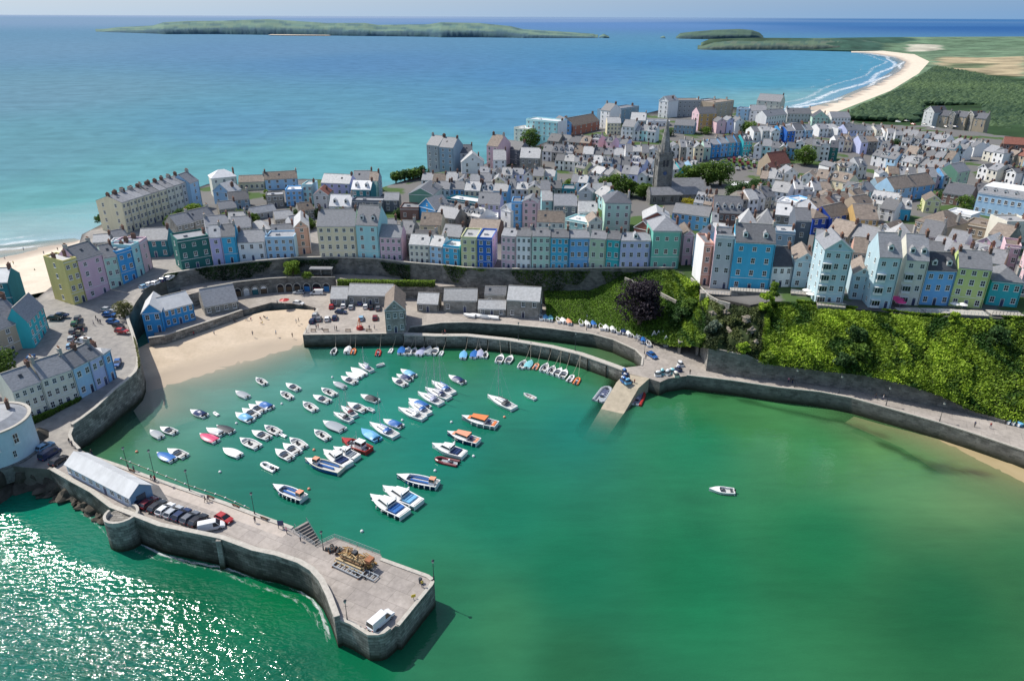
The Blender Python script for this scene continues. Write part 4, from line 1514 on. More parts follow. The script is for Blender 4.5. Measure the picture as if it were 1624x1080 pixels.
	if not far and not nowin:
		b = MB()
		b.box(x0 + .02, x1 - .02, -.2, -.004, h - .42, h - .26, 0)
		b.cyl((x1 - .3, -.1, .1), (x1 - .3, -.1, h - .42), .06, .06, 5, 1)
		if rows > 2 and random.random() < .6:
			b.box(x0 + .02, x1 - .02, -.09, -.004, h / rows + .1, h / rows + .24, 0)
		b.build('cornice', [frame_m, steel], T)
	if roof == 'g' and random.random() < .35:
		x, y = random.uniform(x0 + 1, x1 - 1), d * .27
		s_ = obj('skylight', cm_sky(), R_, (x, y, h + y * pitch + tk + .03))
		s_.rotation_euler = (math.atan(pitch), 0, 0)
	# dormers
	if dorm and roof in 'gm':
		for k in range(dorm):
			x = x0 + w * (k + .5) / dorm
			y = (d * .12 if roof == 'g' else .55)
			z = (h + y * pitch + .75) if roof == 'g' else h + 1.25
			obj('dormer', dormer_mesh(rm), R_, (x, y, z), 0)
	# windows and door of the front
	if nowin:
		return T
	wn_ = _cache['farwin'] if far else _cache['win']
	sh = h / rows
	ww = min(1.3, w / cols * 0.55)
	for i in range(rows):
		for k in range(cols):
			x = x0 + w * (k + .5) / cols
			if i == 0 and shop:
				continue
			if i == 0 and door and k == (cols // 2 if cols > 2 else cols - 1):
				obj('door', _cache['door'], T, (x, 0, .05), 0, (1.05, 1, 2.35))
				continue
			wh = min(1.75, sh * .58) * (0.8 if i == rows - 1 and rows > 2 else 1)
			if bay and k < bay and i < rows - 1:
				obj('bay_window', _cache['bay'], T, (x, 0, i * sh + .3), 0, (min(1.0, w / cols / 2.6), 1, min(1, sh / 2.9)))
				continue
			if skip and random.random() < skip:
				continue
			obj('window', wn_, T, (x, 0, i * sh + sh * .28), 0, (ww, 1, wh))
	if roof == 'x' and gwin and rh > 1.6:
		obj('window', wn_, T, (0, 0, h + rh * .2), 0, (.9, 1, 1.1))
	if shop:
		b = MB()
		b.box(x0 + .3, x1 - .3, -.12, .02, .05, 2.9, 0)
		n = max(2, int(w / 2))
		for k in range(n):
			a = x0 + .45 + (w - .9) * k / n
			c = x0 + .45 + (w - .9) * (k + 1) / n - .12
			b.face([(a, -.125, .6), (c, -.125, .6), (c, -.125, 2.3), (a, -.125, 2.3)], 1)
		b.build('shopfront', [shop, glass_m], T)
	# side windows
	for s, n in ((-1, left), (1, right)):
		if n:
			for i in range(rows):
				for k in range(n):
					obj('window', wn_, T, (s * w / 2, d * (k + .5) / n, i * sh + sh * .28), s * pi / 2, (min(1.1, d / n * .5), 1, min(1.6, sh * .55)))
	return T

def mat_of(o):
	return Matrix.Translation(o.location) @ Matrix.Rotation(o.rotation_euler.z, 4, 'Z')

def merge(things, name, label, cat):
	"""several ranges that are one building: one thing"""
	a = things[0]
	for t in things[1:]:
		k = mat_of(a).inverted() @ mat_of(t)
		for ch in list(t.children):
			mb_ = ch.matrix_basis.copy()
			ch.parent = a
			ch.matrix_basis = k @ mb_
		bpy.data.objects.remove(t)
	a.name = name
	a['label'] = label
	a['category'] = cat
	if 'group' in a:
		del a['group']

HOUSES = []

def row(phrase, group, specs, mode='e', first=None, noun='house', far=False, dflt_d=9.0):
	"""A run of houses, left to right in the photo. spec: (u0,v0,u1,v1,h,col,roof+colour, options)"""
	made = []
	n = len(specs)
	specs = sorted(specs, key=lambda s: s[0] + s[2])
	for i, s in enumerate(specs):
		u0, v0, u1, v1, h, col, rf = s[:7]
		o = dict(s[7]) if len(s) > 7 else {}
		md = o.pop('mode', mode)
		hh = h if md == 'e' else 0
		p0, p1 = PG(u0, v0, hh), PG(u1, v1, hh)
		zb = min(p0.z, p1.z) if md == 'b' else (p0.z + p1.z) / 2
		w = math.hypot(p1.x - p0.x, p1.y - p0.y)
		d = o.pop('d', dflt_d)
		rows = o.pop('rows', max(1, round(h / 3.0)))
		cols = o.pop('cols', max(1, min(8, round(w / (2.7 if not far else 3.2)))))
		nn = o.pop('noun', noun)
		nm = o.pop('name', 'terraced_house' if (far or md == 'b') and n > 2 else 'house')
		desc = o.pop('desc', None)
		rw = {'g': '', 'x': 'gabled ', 'h': 'hipped ', 'f': 'flat-topped ', 'm': 'mansard '}[rf[0]]
		rr = ROOFS[rf[1]][1].replace('flat ', '')
		where = phrase if n == 1 else f'{ORD[i]} from left {phrase}'
		if desc:
			lab = f'{desc}, {where}' if where else desc
		else:
			lab = f'{col} {rw}{NUM[min(6, rows)]}-storey {nn} with {rr} roof, {where}'
			if len(lab.split()) > 16:
				lab = f'{col} {rw}{nn} with {rr} roof, {where}'
			if len(lab.split()) > 16:
				lab = f'{col} {nn}, {where}'
		if group and 'seafront' in group:
			nm = 'seafront_house'
		cat_ = 'seafront house' if nm == 'seafront_house' else 'hotel' if nm == 'hotel' else ('terraced house' if nm == 'terraced_house' else 'house')
		made.append(house(nm, lab, cat_, p0, p1, zb, h, d, col, rf[0], rf[1], rows, cols, group=group if n > 1 else None, far=o.pop('far', far), **o))
	return made

def fill(phrase, group, u0, v0, u1, v1, n, h, cols, roofs, d=9, jit=0.12, seed=1, far=True, jv=1.5, **kw):
	"""a street of n houses between two surveyed eaves points, colours as listed"""
	rs = random.Random(seed)
	cuts = [0.0] + sorted(min(.99, max(.01, (k + rs.uniform(-jit, jit)) / n)) for k in range(1, n)) + [1.0]
	specs = []
	off = 0
	for k in range(n):
		a, b = cuts[k], cuts[k + 1]
		dv = rs.uniform(-jv, jv)
		hh = h * rs.uniform(.9, 1.12)
		o = dict(kw)
		o['d'] = d * rs.uniform(.9, 1.15)
		o['pitch'] = rs.uniform(.5, .82)
		o['chim'] = rs.choice([1, 1, 2])
		if rs.random() < .25:
			o['dorm'] = rs.choice([1, 2])
		specs.append((u0 + (u1 - u0) * a, v0 + (v1 - v0) * a + dv, u0 + (u1 - u0) * b, v0 + (v1 - v0) * b + dv, hh, cols[k % len(cols)], roofs[k % len(roofs)], o))
	row(phrase, group, specs, far=far) if far else row(phrase, group, [s[:7] + (dict(s[7], name='terraced_house'),) for s in specs])
# ------------------------------------------------------------------ the town, street by street (surveyed facade corners)
W_ = dict
row('on the left promontory', 'painted houses on the promontory', [
	(118, 484, 139, 477, 15, 'yellow', 'fp', W_(d=11, left=1, rows=4, cols=2, chim=2)),
	(139, 477, 176, 459, 14.2, 'pink', 'gs', W_(d=10, rows=4, cols=2, chim=2)),
	(176, 459, 196, 451, 11.5, 'mint', 'gs', W_(d=9, rows=3, cols=2)),
	(196, 451, 219, 440, 11.5, 'bright blue', 'fl', W_(d=9, rows=3, cols=2)),
	(219, 440, 231, 433, 11.5, 'aqua', 'fl', W_(d=9, rows=3, cols=1)),
	(231, 433, 243, 424, 11.3, 'rose', 'fl', W_(d=9, rows=3, cols=1)),
], 'b')
row('in the left terrace row', 'painted houses on the left of the harbour terrace', [
	(290, 430, 339, 421, 11.3, 'dark green', 'fl', W_(rows=3, cols=3, d=10, left=1)),
	(339, 421, 358, 418.5, 10.8, 'lilac', 'gl', W_(rows=3, cols=1)),
	(358, 418.5, 380, 416, 10.6, 'cyan', 'gs', W_(rows=3, cols=1)),
	(381, 415, 424, 413, 7.5, 'white', 'gs', W_(rows=2, cols=3, chim=2)),
	(425, 412.5, 470, 410, 8.5, 'pale blue', 'fl', W_(rows=3, cols=4, chim=0)),
	(472, 404, 494, 402, 11.0, 'salmon', 'xp', W_(rows=4, cols=1, d=16, pitch=.9, sidecol='white')),
	(508, 412, 568, 412, 13.2, 'cream', 'gs', W_(rows=4, cols=5, d=11, chim=2, pitch=.9, name='hotel', noun='hotel')),
	(568.5, 412, 603.5, 414, 13.8, 'aqua', 'gs', W_(rows=4, cols=2, d=11, dorm=2, pitch=1.1)),
	(604.5, 414, 639, 415, 9.5, 'pink', 'gs', W_(rows=3, cols=4, d=8, pitch=.9)),
], 'b')
row('in middle terrace row', 'painted houses in the middle of the harbour terrace', [
	(650, 418.5, 682, 420, 7.7, 'ivory', 'gp', W_(rows=3, cols=4, d=7.5)),
	(682.5, 420, 703, 421.5, 7.6, 'pale blue', 'gp', W_(rows=3, cols=2, d=7.5)),
	(703.5, 421.5, 729.5, 423.5, 7.4, 'cyan', 'fw', W_(rows=3, cols=2, d=8)),
	(732, 426, 757, 427, 11.5, 'lemon', 'fp', W_(rows=4, cols=2, d=12, chim=0)),
	(757.5, 427, 781, 428, 11.5, 'deep blue', 'fp', W_(rows=4, cols=2, d=12, right=2, sidecol='lilac', chim=0)),
	(795, 427.5, 818, 428.5, 12.8, 'rose', 'gs', W_(rows=4, cols=3, d=8, pitch=.42)),
	(818.5, 428.5, 842, 429, 12.8, 'white', 'gs', W_(rows=4, cols=3, d=8, pitch=.42)),
	(843, 429, 872, 429.5, 12.8, 'mint', 'gs', W_(rows=4, cols=3, d=8, pitch=.42)),
	(872.5, 429.5, 901, 430, 12.5, 'cyan', 'gs', W_(rows=4, cols=3, d=8, pitch=.42)),
	(901.5, 429, 933, 428.5, 12.2, 'sky blue', 'gs', W_(rows=3, cols=3, d=8, pitch=.42)),
	(933.5, 428.5, 959, 428, 12, 'pale green', 'gs', W_(rows=3, cols=2, d=8, pitch=.42)),
	(959.5, 427.5, 981, 427, 11.5, 'turquoise', 'gs', W_(rows=3, cols=2, d=8, pitch=.42)),
	(981.5, 427, 1029, 426.5, 10.6, 'lavender', 'gs', W_(rows=3, cols=4, d=8, pitch=.42, dorm=1)),
], 'b')
row('', 'painted houses at the head of the cliff', [
	(1031, 428.5, 1075, 427.5, 14.3, 'sea green', 'hs', W_(rows=3, cols=3, d=13, desc='tall sea green hipped townhouse at the right end of the harbour terrace', right=2))], 'b')
row('beside tall green house', 'painted houses at the head of the cliff', [
	(1080, 421, 1096, 420, 11.5, 'pink', 'xb', W_(rows=3, cols=1, d=12)),
	(1096.5, 423, 1113, 424, 11.5, 'pale blue', 'xp', W_(rows=3, cols=1, d=12, pitch=1.1)),
	(1109, 452, 1124, 452, 13.8, 'salmon', 'fs', W_(rows=4, cols=1, d=11, left=0, sidecol='white')),
	(1125, 457, 1155, 457.5, 17.3, 'pale grey', 'fs', W_(rows=4, cols=2, d=11, sidecol='rose', chim=2)),
	(1155.6, 459, 1219, 459, 16.0, 'cyan', 'gs', W_(rows=4, cols=3, d=11, dorm=2, chim=2, pitch=.8)),
	(1220, 456, 1252, 455, 7.3, 'white', 'gd', W_(rows=2, cols=3, d=9, pitch=1.1)),
	(1254, 456, 1288, 457, 9.2, 'powder blue', 'xb', W_(rows=3, cols=2, d=13, pitch=.75)),
], 'b')
row('on the right cliff top', 'houses along the right cliff top', [
	(1292, 482, 1335, 485, 17.0, 'powder blue', 'xs', W_(rows=5, cols=3, d=13, bay=1, pitch=.8, chim=2, left=2)),
	(1346, 474, 1376, 477, 8.0, 'powder blue', 'xb', W_(rows=3, cols=2, d=13, pitch=.8)),
	(1376.5, 488, 1412, 490, 15.8, 'powder blue', 'gs', W_(rows=4, cols=2, d=11, bay=1, dorm=1, pitch=1.0, left=2)),
	(1421, 482, 1456, 485, 14.0, 'ivory', 'gs', W_(rows=4, cols=2, d=12, bay=1, dorm=2, pitch=1.0)),
	(1457, 483, 1503, 485, 11.0, 'sky blue', 'gd', W_(rows=3, cols=3, d=9, dorm=2, pitch=.9)),
	(1503.5, 485, 1556, 490, 12.2, 'lime', 'gs', W_(rows=4, cols=3, d=10, bay=0, chim=2)),
	(1562, 483, 1612, 488, 7.6, 'turquoise', 'hs', W_(rows=2, cols=3, d=11, pitch=.8)),
	(1612, 470, 1665, 477, 14, 'rose', 'fl', W_(rows=4, cols=3, d=9, left=2)),
], 'b')
# ---- left bottom
row('above the curving sea wall', 'white terrace by the curving sea wall', [
	(36, 673, 80, 653, 9.4, 'ivory', 'gs', W_(rows=3, cols=4, d=8.5, pitch=.8)),
	(80.3, 653, 128, 632.5, 9.4, 'ivory', 'gs', W_(rows=3, cols=4, d=8.5, pitch=.8, chim=2)),
	(129, 632, 154, 618, 9.0, 'pale blue', 'gs', W_(rows=2, cols=2, d=7.5)),
	(154.4, 618, 174, 607, 9.0, 'lavender', 'gs', W_(rows=2, cols=2, d=7.5)),
	(174.5, 606, 186, 598, 8.5, 'sky blue', 'hp', W_(rows=2, cols=1, d=9)),
], 'b')
row('left of the promontory street', 'houses at the left edge of the frame', [
	(-10, 575, 54, 545, 8.5, 'tan', 'gs', W_(rows=3, cols=3, d=13, pitch=.9, right=2)),
	(55, 552, 78, 520, 8.5, 'turquoise', 'gs', W_(rows=3, cols=4, d=5.5, pitch=1.6, chim=0)),
	(-30, 488, 24, 485, 8.5, 'teal', 'gw', W_(rows=3, cols=2, d=9, chim=2)),
], 'b')
row('', '', [(-50, 655, -2, 640, 7, 'stone', 'gs', W_(rows=2, cols=2, d=8, desc='slate roofed stone house mostly cut off by the left edge of the frame'))], 'b')
# ---- behind the promontory and up to the hotel
row('of long cliff-top hotel terrace', 'tall houses of the cliff-top hotel terrace', [
	(203 + i * 11.6, 369.5 - i * 4.3, 203 + (i + 1) * 11.6, 369.5 - (i + 1) * 4.3, 13.0, ['cream', 'sand', 'cream', 'sand', 'cream', 'sand', 'ivory', 'ivory', 'pale grey'][i], 'gs', W_(rows=4, cols=2, d=13, pitch=.35, chim=2, left=2 if i == 0 else 0)) for i in range(9)], 'b')
row('behind the promontory houses', 'houses behind the promontory', [
	(308, 333, 322, 327, 12.5, 'pale blue', 'gs', W_(rows=4, cols=1, d=10)),
	(341, 324, 368, 326, 6.5, 'pale blue', 'xp', W_(rows=2, cols=2, d=8)),
	(340, 314, 379, 308, 9.5, 'ivory', 'hw', W_(rows=3, cols=3, d=9)),
	(380, 303, 421, 301, 4.5, 'cream', 'gb', W_(rows=1, cols=5, d=7, door=False)),
	(422, 302, 474, 299, 5.5, 'pale blue', 'gb', W_(rows=2, cols=4, d=8, left=0, chim=2)),
], 'b')
row('', '', [(226, 409, 271, 407, 7.0, 'teal', 'gp', W_(rows=2, cols=3, d=9, desc='dark teal cottage with pale roof behind the painted promontory row'))], 'b')
row('in garden hollow below hotel', 'low cottages below the hotel', [
	(150, 398, 178, 396, 3.5, 'stone', 'gp', W_(d=6)), (180, 392, 206, 386, 3.6, 'cream', 'gs', W_(d=6)), (176, 406, 208, 404, 4.5, 'white', 'fw', W_(d=8)),
	(284, 380, 312, 372, 6, 'stone', 'gs', W_(d=9)), (312, 372, 345, 362, 6, 'stone', 'gs', W_(d=9)), (330, 385, 368, 380, 6.5, 'white', 'gs', W_(d=9, chim=2)), (364, 362, 392, 360, 4.0, 'grey', 'gp', W_(d=6)), (370, 384, 402, 381, 6, 'stone', 'gs', W_(d=9)),
	(392, 378, 430, 376, 3.5, 'blue grey', 'hp', W_(d=8)), (365, 335, 398, 331, 5, 'blue grey', 'gs', W_(d=8)), (402, 350, 440, 342, 3.0, 'grey', 'gl', W_(d=6, chim=0)), (424, 330, 452, 328, 5.5, 'stone', 'fl', W_(d=8, chim=0)), (434, 392, 470, 388, 5, 'stone', 'gs', W_(d=8)), (438, 362, 468, 358, 4, 'stone', 'gp', W_(d=7)), (466, 372, 492, 366, 4.5, 'white', 'gs', W_(d=7)), (476, 350, 500, 346, 4.5, 'stone', 'gb', W_(d=7)), (350, 346, 378, 342, 4, 'stone', 'gs', W_(d=7))], 'b')
row('behind cream harbour hotel', 'houses behind the harbour hotel', [
	(455, 327, 482, 326, 7.3, 'sky blue', 'fw', W_(rows=3, cols=3, d=9)),
	(482, 324, 498, 324, 9.0, 'aqua', 'fp', W_(rows=3, cols=2, d=9)),
	(499, 331, 522, 330, 6.5, 'pale grey', 'xr', W_(rows=2, cols=2, d=10)),
	(512, 318, 557, 318, 8.8, 'lilac', 'gp', W_(rows=3, cols=4, d=9)),
	(523, 340, 558, 340, 4.0, 'white', 'gw', W_(rows=1, cols=3, d=8, dorm=2, pitch=1.1)),
	(559, 325, 590, 325, 7.5, 'teal', 'gw', W_(rows=2, cols=3, d=9, dorm=2)),
	(587, 314, 602, 314, 8.5, 'mint', 'gb', W_(rows=3, cols=1, d=9, right=2, sidecol='blue grey')),
	(560, 338, 609, 338, 5.5, 'slate grey', 'fl', W_(rows=2, cols=4, d=7, chim=0)),
	(610, 336, 634, 336, 5.5, 'slate grey', 'gl', W_(rows=2, cols=2, d=7, chim=0)),
], 'b')
row('', '', [(650, 338, 688, 340, 9.0, 'moss green', 'xs', W_(rows=3, cols=1, d=17, pitch=.5, left=4, sidecol='ivory', nowin=False, gwin=False, skip=1, desc='tall house with windowless moss green gable end and cream side'))], 'b')
row('above the middle terrace', 'old houses above the middle terrace', [
	(560, 285, 590, 284, 6.5, 'pale grey', 'gs'), (600, 368, 630, 367, 8.5, 'stone', 'gs', W_(rows=3, cols=3, chim=2, d=10)), (632, 370, 654, 371, 8.5, 'stone', 'gs', W_(rows=3, cols=2, d=10, right=2)),
	(634, 331, 664, 331, 5, 'brown', 'fl', W_(rows=1, cols=2, chim=0)), (664, 326, 691, 334, 6, 'bright blue', 'xs', W_(rows=2, cols=1)), (666, 357, 700, 357, 7.5, 'cream', 'gb', W_(rows=2, cols=2, d=10)),
	(690, 343, 722, 347, 7, 'stone', 'gs', W_(rows=2, cols=2)), (655, 384, 690, 385, 6, 'stone', 'gd', W_(d=9)), (700, 374, 730, 376, 6.5, 'stone', 'gs', W_(d=9)), (708, 316, 757, 322, 6.0, 'teal', 'fw', W_(rows=2, cols=4, d=8, chim=0)),
	(757, 324, 793, 324, 6.5, 'lilac', 'gs', W_(rows=2, cols=4, d=9, pitch=.9)), (742, 366, 790, 366, 5, 'brown', 'gb', W_(rows=1, cols=3, d=15, chim=0, pitch=.35)), (760, 348, 790, 346, 4.5, 'white', 'fw', W_(rows=1, cols=2, d=8, chim=0)),
	(794, 331, 811, 336, 7.5, 'white', 'xp', W_(rows=2, cols=1)), (811, 322, 828, 322, 11, 'sky blue', 'fs', W_(rows=4, cols=1, d=9)), (828.5, 320, 853, 321, 11.5, 'rose', 'xs', W_(rows=4, cols=2, d=9, pitch=.5)),
	(859, 318, 877, 318, 8.5, 'aqua', 'gp', W_(rows=3, cols=1)), (879, 326, 916, 326, 8.0, 'slate grey', 'gs', W_(rows=2, cols=3, d=10)), (851, 352, 895, 353, 8.5, 'ivory', 'gb', W_(rows=3, cols=4, d=9)), (895, 348, 933, 356, 5.5, 'aqua', 'fw', W_(rows=2, cols=3, d=9, chim=0)),
	(917, 336, 948, 336, 7.0, 'white', 'gp', W_(rows=2, cols=3)), (934, 353, 956, 352, 7.5, 'ivory', 'xb', W_(rows=2, cols=2)), (918, 305, 940, 305, 7, 'pale grey', 'xp', W_(rows=2, cols=1)),
])
row('', '', [(957, 372, 998, 371, 13.0, 'mint', 'hd', W_(rows=4, cols=3, d=13, right=0, pitch=.7, desc='large mint green hipped mansion standing below the church tower'))], 'b')
row('', '', [(1006, 360, 1034, 366, 7.5, 'red brick', 'xs', W_(rows=2, cols=2, d=12, skip=1, gwin=False, desc='windowless red brick gabled hall beside the mint mansion'))])
row('', '', [(1020, 348, 1063, 348, 8.5, 'red brick', 'xp', W_(rows=2, cols=3, d=12, skip=1, pitch=.55, gwin=False, desc='broad red brick hall with pale slate roof below the church'))])
row('in front of the church', 'houses in front of the church', [
	(1066, 338, 1125, 343, 6.5, 'sky blue', 'gs', W_(rows=2, cols=5, d=8, chim=0)), (1128, 352, 1140, 352, 6.5, 'mint', 'gs', W_(rows=2, cols=1, d=8)), (1131, 338, 1178, 337, 8.0, 'brown', 'gs', W_(rows=2, cols=5, d=10, dorm=4, pitch=1.1)),
	(1173, 355, 1200, 355, 9.0, 'blue grey', 'hp', W_(rows=3, cols=2, d=8, pitch=1.6)), (1200.5, 355, 1228, 356, 9.0, 'blue grey', 'hp', W_(rows=3, cols=2, d=8, pitch=1.6)),
	(1229, 340, 1255, 342, 7.5, 'stone', 'gw', W_(rows=2, cols=2, d=9)), (1230, 369, 1262, 370, 11, 'blue grey', 'fp', W_(rows=3, cols=2, d=9)), (1262, 350, 1288, 350, 14, 'slate grey', 'gs', W_(rows=4, cols=1, d=9)),
	(1290, 347, 1313, 345, 6.5, 'royal blue', 'hb', W_(rows=2, cols=2)), (1317, 345, 1350, 337, 6.5, 'royal blue', 'gb', W_(rows=2, cols=3)), (1357, 348, 1394, 348, 6.0, 'ochre', 'gb', W_(rows=2, cols=3, d=12)),
	(1124, 372, 1148, 374, 8, 'white', 'gp', W_(rows=2)), (1164, 378, 1192, 378, 8, 'pale grey', 'gb', W_(rows=2)), (1195, 376, 1226, 378, 7, 'blue grey', 'gs', W_(rows=2, dorm=2)), (1292, 384, 1320, 386, 8, 'teal', 'gs', W_(rows=2)),
])
row('behind the right cliff houses', 'houses behind the right cliff row', [
	(1310, 368, 1345, 376, 7, 'tan', 'gb', W_(d=11)), (1346, 374, 1385, 383, 7, 'white', 'gs', W_(d=10)), (1352, 400, 1376, 402, 9, 'salmon', 'gb', W_(d=10)), (1385, 364, 1420, 372, 6, 'white', 'xb', W_(d=10)),
	(1408, 384, 1456, 386, 6.5, 'white', 'hp', W_(rows=2, cols=4, d=10, pitch=1.2)), (1418, 405, 1448, 407, 9, 'pale grey', 'gs', W_(d=10)), (1456, 372, 1490, 378, 6, 'stone', 'gs', W_(d=12)), (1452, 350, 1502, 362, 6.5, 'tan', 'hb', W_(rows=2, cols=4, d=15)),
	(1462, 403, 1495, 407, 9, 'tan', 'gs', W_(d=9)), (1497, 405, 1530, 412, 8.5, 'stone', 'gs', W_(d=9)), (1500, 382, 1530, 388, 6, 'white', 'gs', W_(d=9)), (1530, 354, 1597, 367, 5, 'tan', 'fb', W_(rows=1, cols=6, d=11, chim=0)),
	(1530, 400, 1560, 408, 7, 'blue grey', 'gl', W_(d=8, dorm=2)), (1545, 384, 1580, 392, 6.5, 'pink', 'xp', W_(d=10)), (1562, 415, 1592, 420, 8, 'tan', 'gs', W_(d=9)), (1594, 390, 1620, 393, 12, 'rose', 'fb', W_(rows=4, cols=2, d=9)), (1475, 392, 1503, 398, 6, 'pink', 'gs', W_(d=9)),
	(1597, 353, 1640, 354, 10, 'ivory', 'fp', W_(rows=3, cols=3, d=10)), (1568, 370, 1600, 378, 6, 'stone', 'gb', W_(d=9)), (1630, 395, 1670, 402, 10, 'ivory', 'gs', W_(d=9)),
])
row('', '', [(1542, 339, 1625, 353, 9.5, 'pale blue', 'ms', W_(rows=2, cols=8, d=15, dorm=5, mode='b', name='hotel', desc='long pale blue mansard hotel with arched dormers near the right edge'))], 'b')
row('around the tan hipped roof', 'houses around the tan hipped roof', [
	(1378, 321, 1422, 327, 5, 'white', 'gp', W_(rows=2, cols=5, d=9, dorm=5, pitch=1.0)), (1421, 330, 1446, 332, 5, 'cyan', 'gp', W_(rows=1, cols=2, d=9, dorm=2)), (1418, 300, 1450, 296, 6.5, 'pale blue', 'gb', W_(rows=2, cols=3, d=10, left=1, pitch=.9)),
	(1450.5, 296, 1483, 292, 6.5, 'sky blue', 'gb', W_(rows=2, cols=3, d=10, pitch=.9)), (1468, 318, 1494, 320, 5.5, 'lemon', 'xb', W_(d=9)), (1495, 306, 1540, 312, 5, 'brown', 'gd', W_(d=11, chim=2)), (1519, 274, 1539, 270, 9, 'pale green', 'gs', W_(rows=3, cols=2, d=9, right=2, sidecol='moss green')),
	(1497, 278, 1519, 276, 7, 'sky blue', 'gp', W_(d=8)), (1500, 336, 1540, 344, 4.5, 'white', 'fw', W_(d=9, chim=0)), (1395, 330, 1420, 334, 5, 'white', 'gs'), (1366, 334, 1392, 330, 6, 'tan', 'gb', W_(d=12)), (1299, 312, 1322, 314, 6, 'rose', 'hb', W_(d=10)), (1322, 322, 1350, 322, 5.5, 'brown', 'gb', W_(d=10)),
	(1335, 302, 1362, 306, 6, 'pale grey', 'gs'), (1362, 308, 1390, 302, 6, 'aqua', 'gs'), (1393, 296, 1418, 296, 6, 'blue grey', 'gb'),
])
row('right of the church trees', 'white houses right of the church trees', [
	(1160, 299, 1206, 301, 4, 'white', 'hw', W_(rows=1, cols=4, d=12, chim=0, pitch=.4)), (1244, 275, 1266, 275, 6.5, 'white', 'xs', W_(rows=2, cols=2)), (1272, 280, 1292, 282, 7.5, 'white', 'xb', W_(rows=2, cols=2)), (1293, 282, 1312, 284, 7.5, 'white', 'gb', W_(rows=2, cols=2)),
	(1313, 284, 1345, 290, 7, 'cream', 'gb', W_(rows=2, cols=3, dorm=2)), (1250, 304, 1290, 306, 4, 'pale grey', 'fl', W_(d=12, chim=0)), (1222, 303, 1250, 306, 5, 'white', 'gp', W_(d=10)), (1266, 320, 1288, 318, 5, 'sky blue', 'fw', W_(d=8, chim=0)), (1232, 320, 1262, 324, 5, 'white', 'fw', W_(d=9, chim=0)),
])
row('', '', [(1207, 268, 1224, 270, 7, 'tan', 'xr', W_(d=14, pitch=1.0, desc='tan chapel gable with steep dark red roof behind the church trees'))])
row('', '', [(1225, 262, 1254, 258, 7.0, 'tan', 'gr', W_(d=10, pitch=1.1, desc='long steep red roofed chapel hall right of the crowded car park'))])
# ---- streets of the old town (upper and middle distance)
fill('on street above moss gable', 'street above the moss green gable', 690, 300, 805, 304, 5, 7, ['white', 'bright blue', 'cream', 'white', 'sky blue'], ['gs', 'gs', 'gp', 'gs', 'gp'], seed=11, far=False)
fill('in lane behind sky-blue house', 'lane behind the tall sky-blue house', 800, 300, 912, 300, 6, 7, ['white', 'pale grey', 'cream', 'white', 'stone', 'teal'], ['gs', 'gp', 'xs', 'gs', 'gs', 'fl'], seed=12)
fill('in the row near seafront cliff', 'row near the seafront cliff', 668, 287, 800, 288, 7, 6, ['white', 'cream', 'pale grey', 'white', 'stone', 'white', 'cream'], ['gs', 'gb', 'gp', 'xs', 'gs', 'gs', 'xp'], seed=13)
fill('in row below pink seafront house', 'row below the pink seafront house', 760, 276, 880, 280, 7, 6.5, ['white', 'pale grey', 'white', 'lavender', 'white', 'cream', 'aqua'], ['gs', 'xs', 'gp', 'gs', 'xs', 'gs', 'gp'], seed=14)
fill('in slanting cream terrace', 'slanting cream terrace', 912, 266, 966, 278, 4, 6.5, ['lemon', 'ivory', 'white', 'ivory'], ['gs', 'gs', 'gp', 'gs'], seed=15)
fill('in row behind cream terrace', 'row behind the cream terrace', 880, 254, 1000, 262, 8, 6, ['white', 'pale grey', 'white', 'cream', 'white', 'pale blue', 'white', 'lilac'], ['gs', 'gp', 'gs', 'xs', 'gp', 'gs', 'gs', 'gs'], seed=16)
fill('in mid row left of spire', 'middle row left of the spire', 985, 276, 1036, 280, 4, 6.5, ['white', 'lavender', 'white', 'pale grey'], ['gs', 'gs', 'xp', 'gs'], seed=17)
fill('in row above cream terrace', 'row above the cream terrace', 860, 240, 990, 248, 8, 6, ['white', 'stone', 'white', 'red brick', 'pale grey', 'white', 'cream', 'white'], ['gs', 'gd', 'gs', 'gb', 'gp', 'gs', 'gs', 'gp'], seed=18)
fill('in pink gabled row', 'pink gabled row', 938, 221, 993, 228, 5, 7.5, ['rose', 'pink', 'rose', 'lilac', 'lavender'], ['gs', 'xs', 'gs', 'xs', 'gs'], seed=19)
fill('in stone roofed row', 'stone roofed row', 868, 222, 935, 228, 4, 6, ['stone', 'white', 'stone', 'terracotta'], ['gd', 'gs', 'gd', 'gb'], seed=20)
fill('in row left of grey hall', 'row left of the grey hall', 985, 205, 1040, 210, 4, 7, ['pale grey', 'white', 'aqua', 'white'], ['gs', 'gp', 'gs', 'gs'], seed=21)
fill('in row right of spire', 'row right of the spire', 1066, 234, 1128, 234, 5, 7.5, ['white', 'stone', 'white', 'cream', 'mint'], ['xs', 'gs', 'gs', 'xs', 'gs'], seed=22)
fill('in the bright blue terrace', 'bright blue terrace above the car park', 1129, 230, 1194, 223, 5, 8, ['bright blue', 'sky blue', 'cyan', 'bright blue', 'turquoise'], ['gs', 'gs', 'gs', 'gs', 'gs'], seed=23, far=False, jv=.4)
fill('in low row by church', 'low row behind the church tower', 1066, 268, 1110, 264, 4, 5, ['white', 'turquoise', 'white', 'pale blue'], ['gp', 'gs', 'fw', 'gs'], seed=24)
fill('in row beyond chapel', 'row beyond the red roofed chapel', 1196, 232, 1262, 236, 5, 6.5, ['white', 'aqua', 'white', 'cream', 'sky blue'], ['xs', 'gs', 'gs', 'xp', 'gs'], seed=25)
fill('in white row behind bushy tree', 'white row behind the bushy tree', 1262, 228, 1330, 234, 5, 8, ['white', 'white', 'ivory', 'white', 'dark green'], ['xs', 'gs', 'gs', 'xs', 'gd'], seed=26)
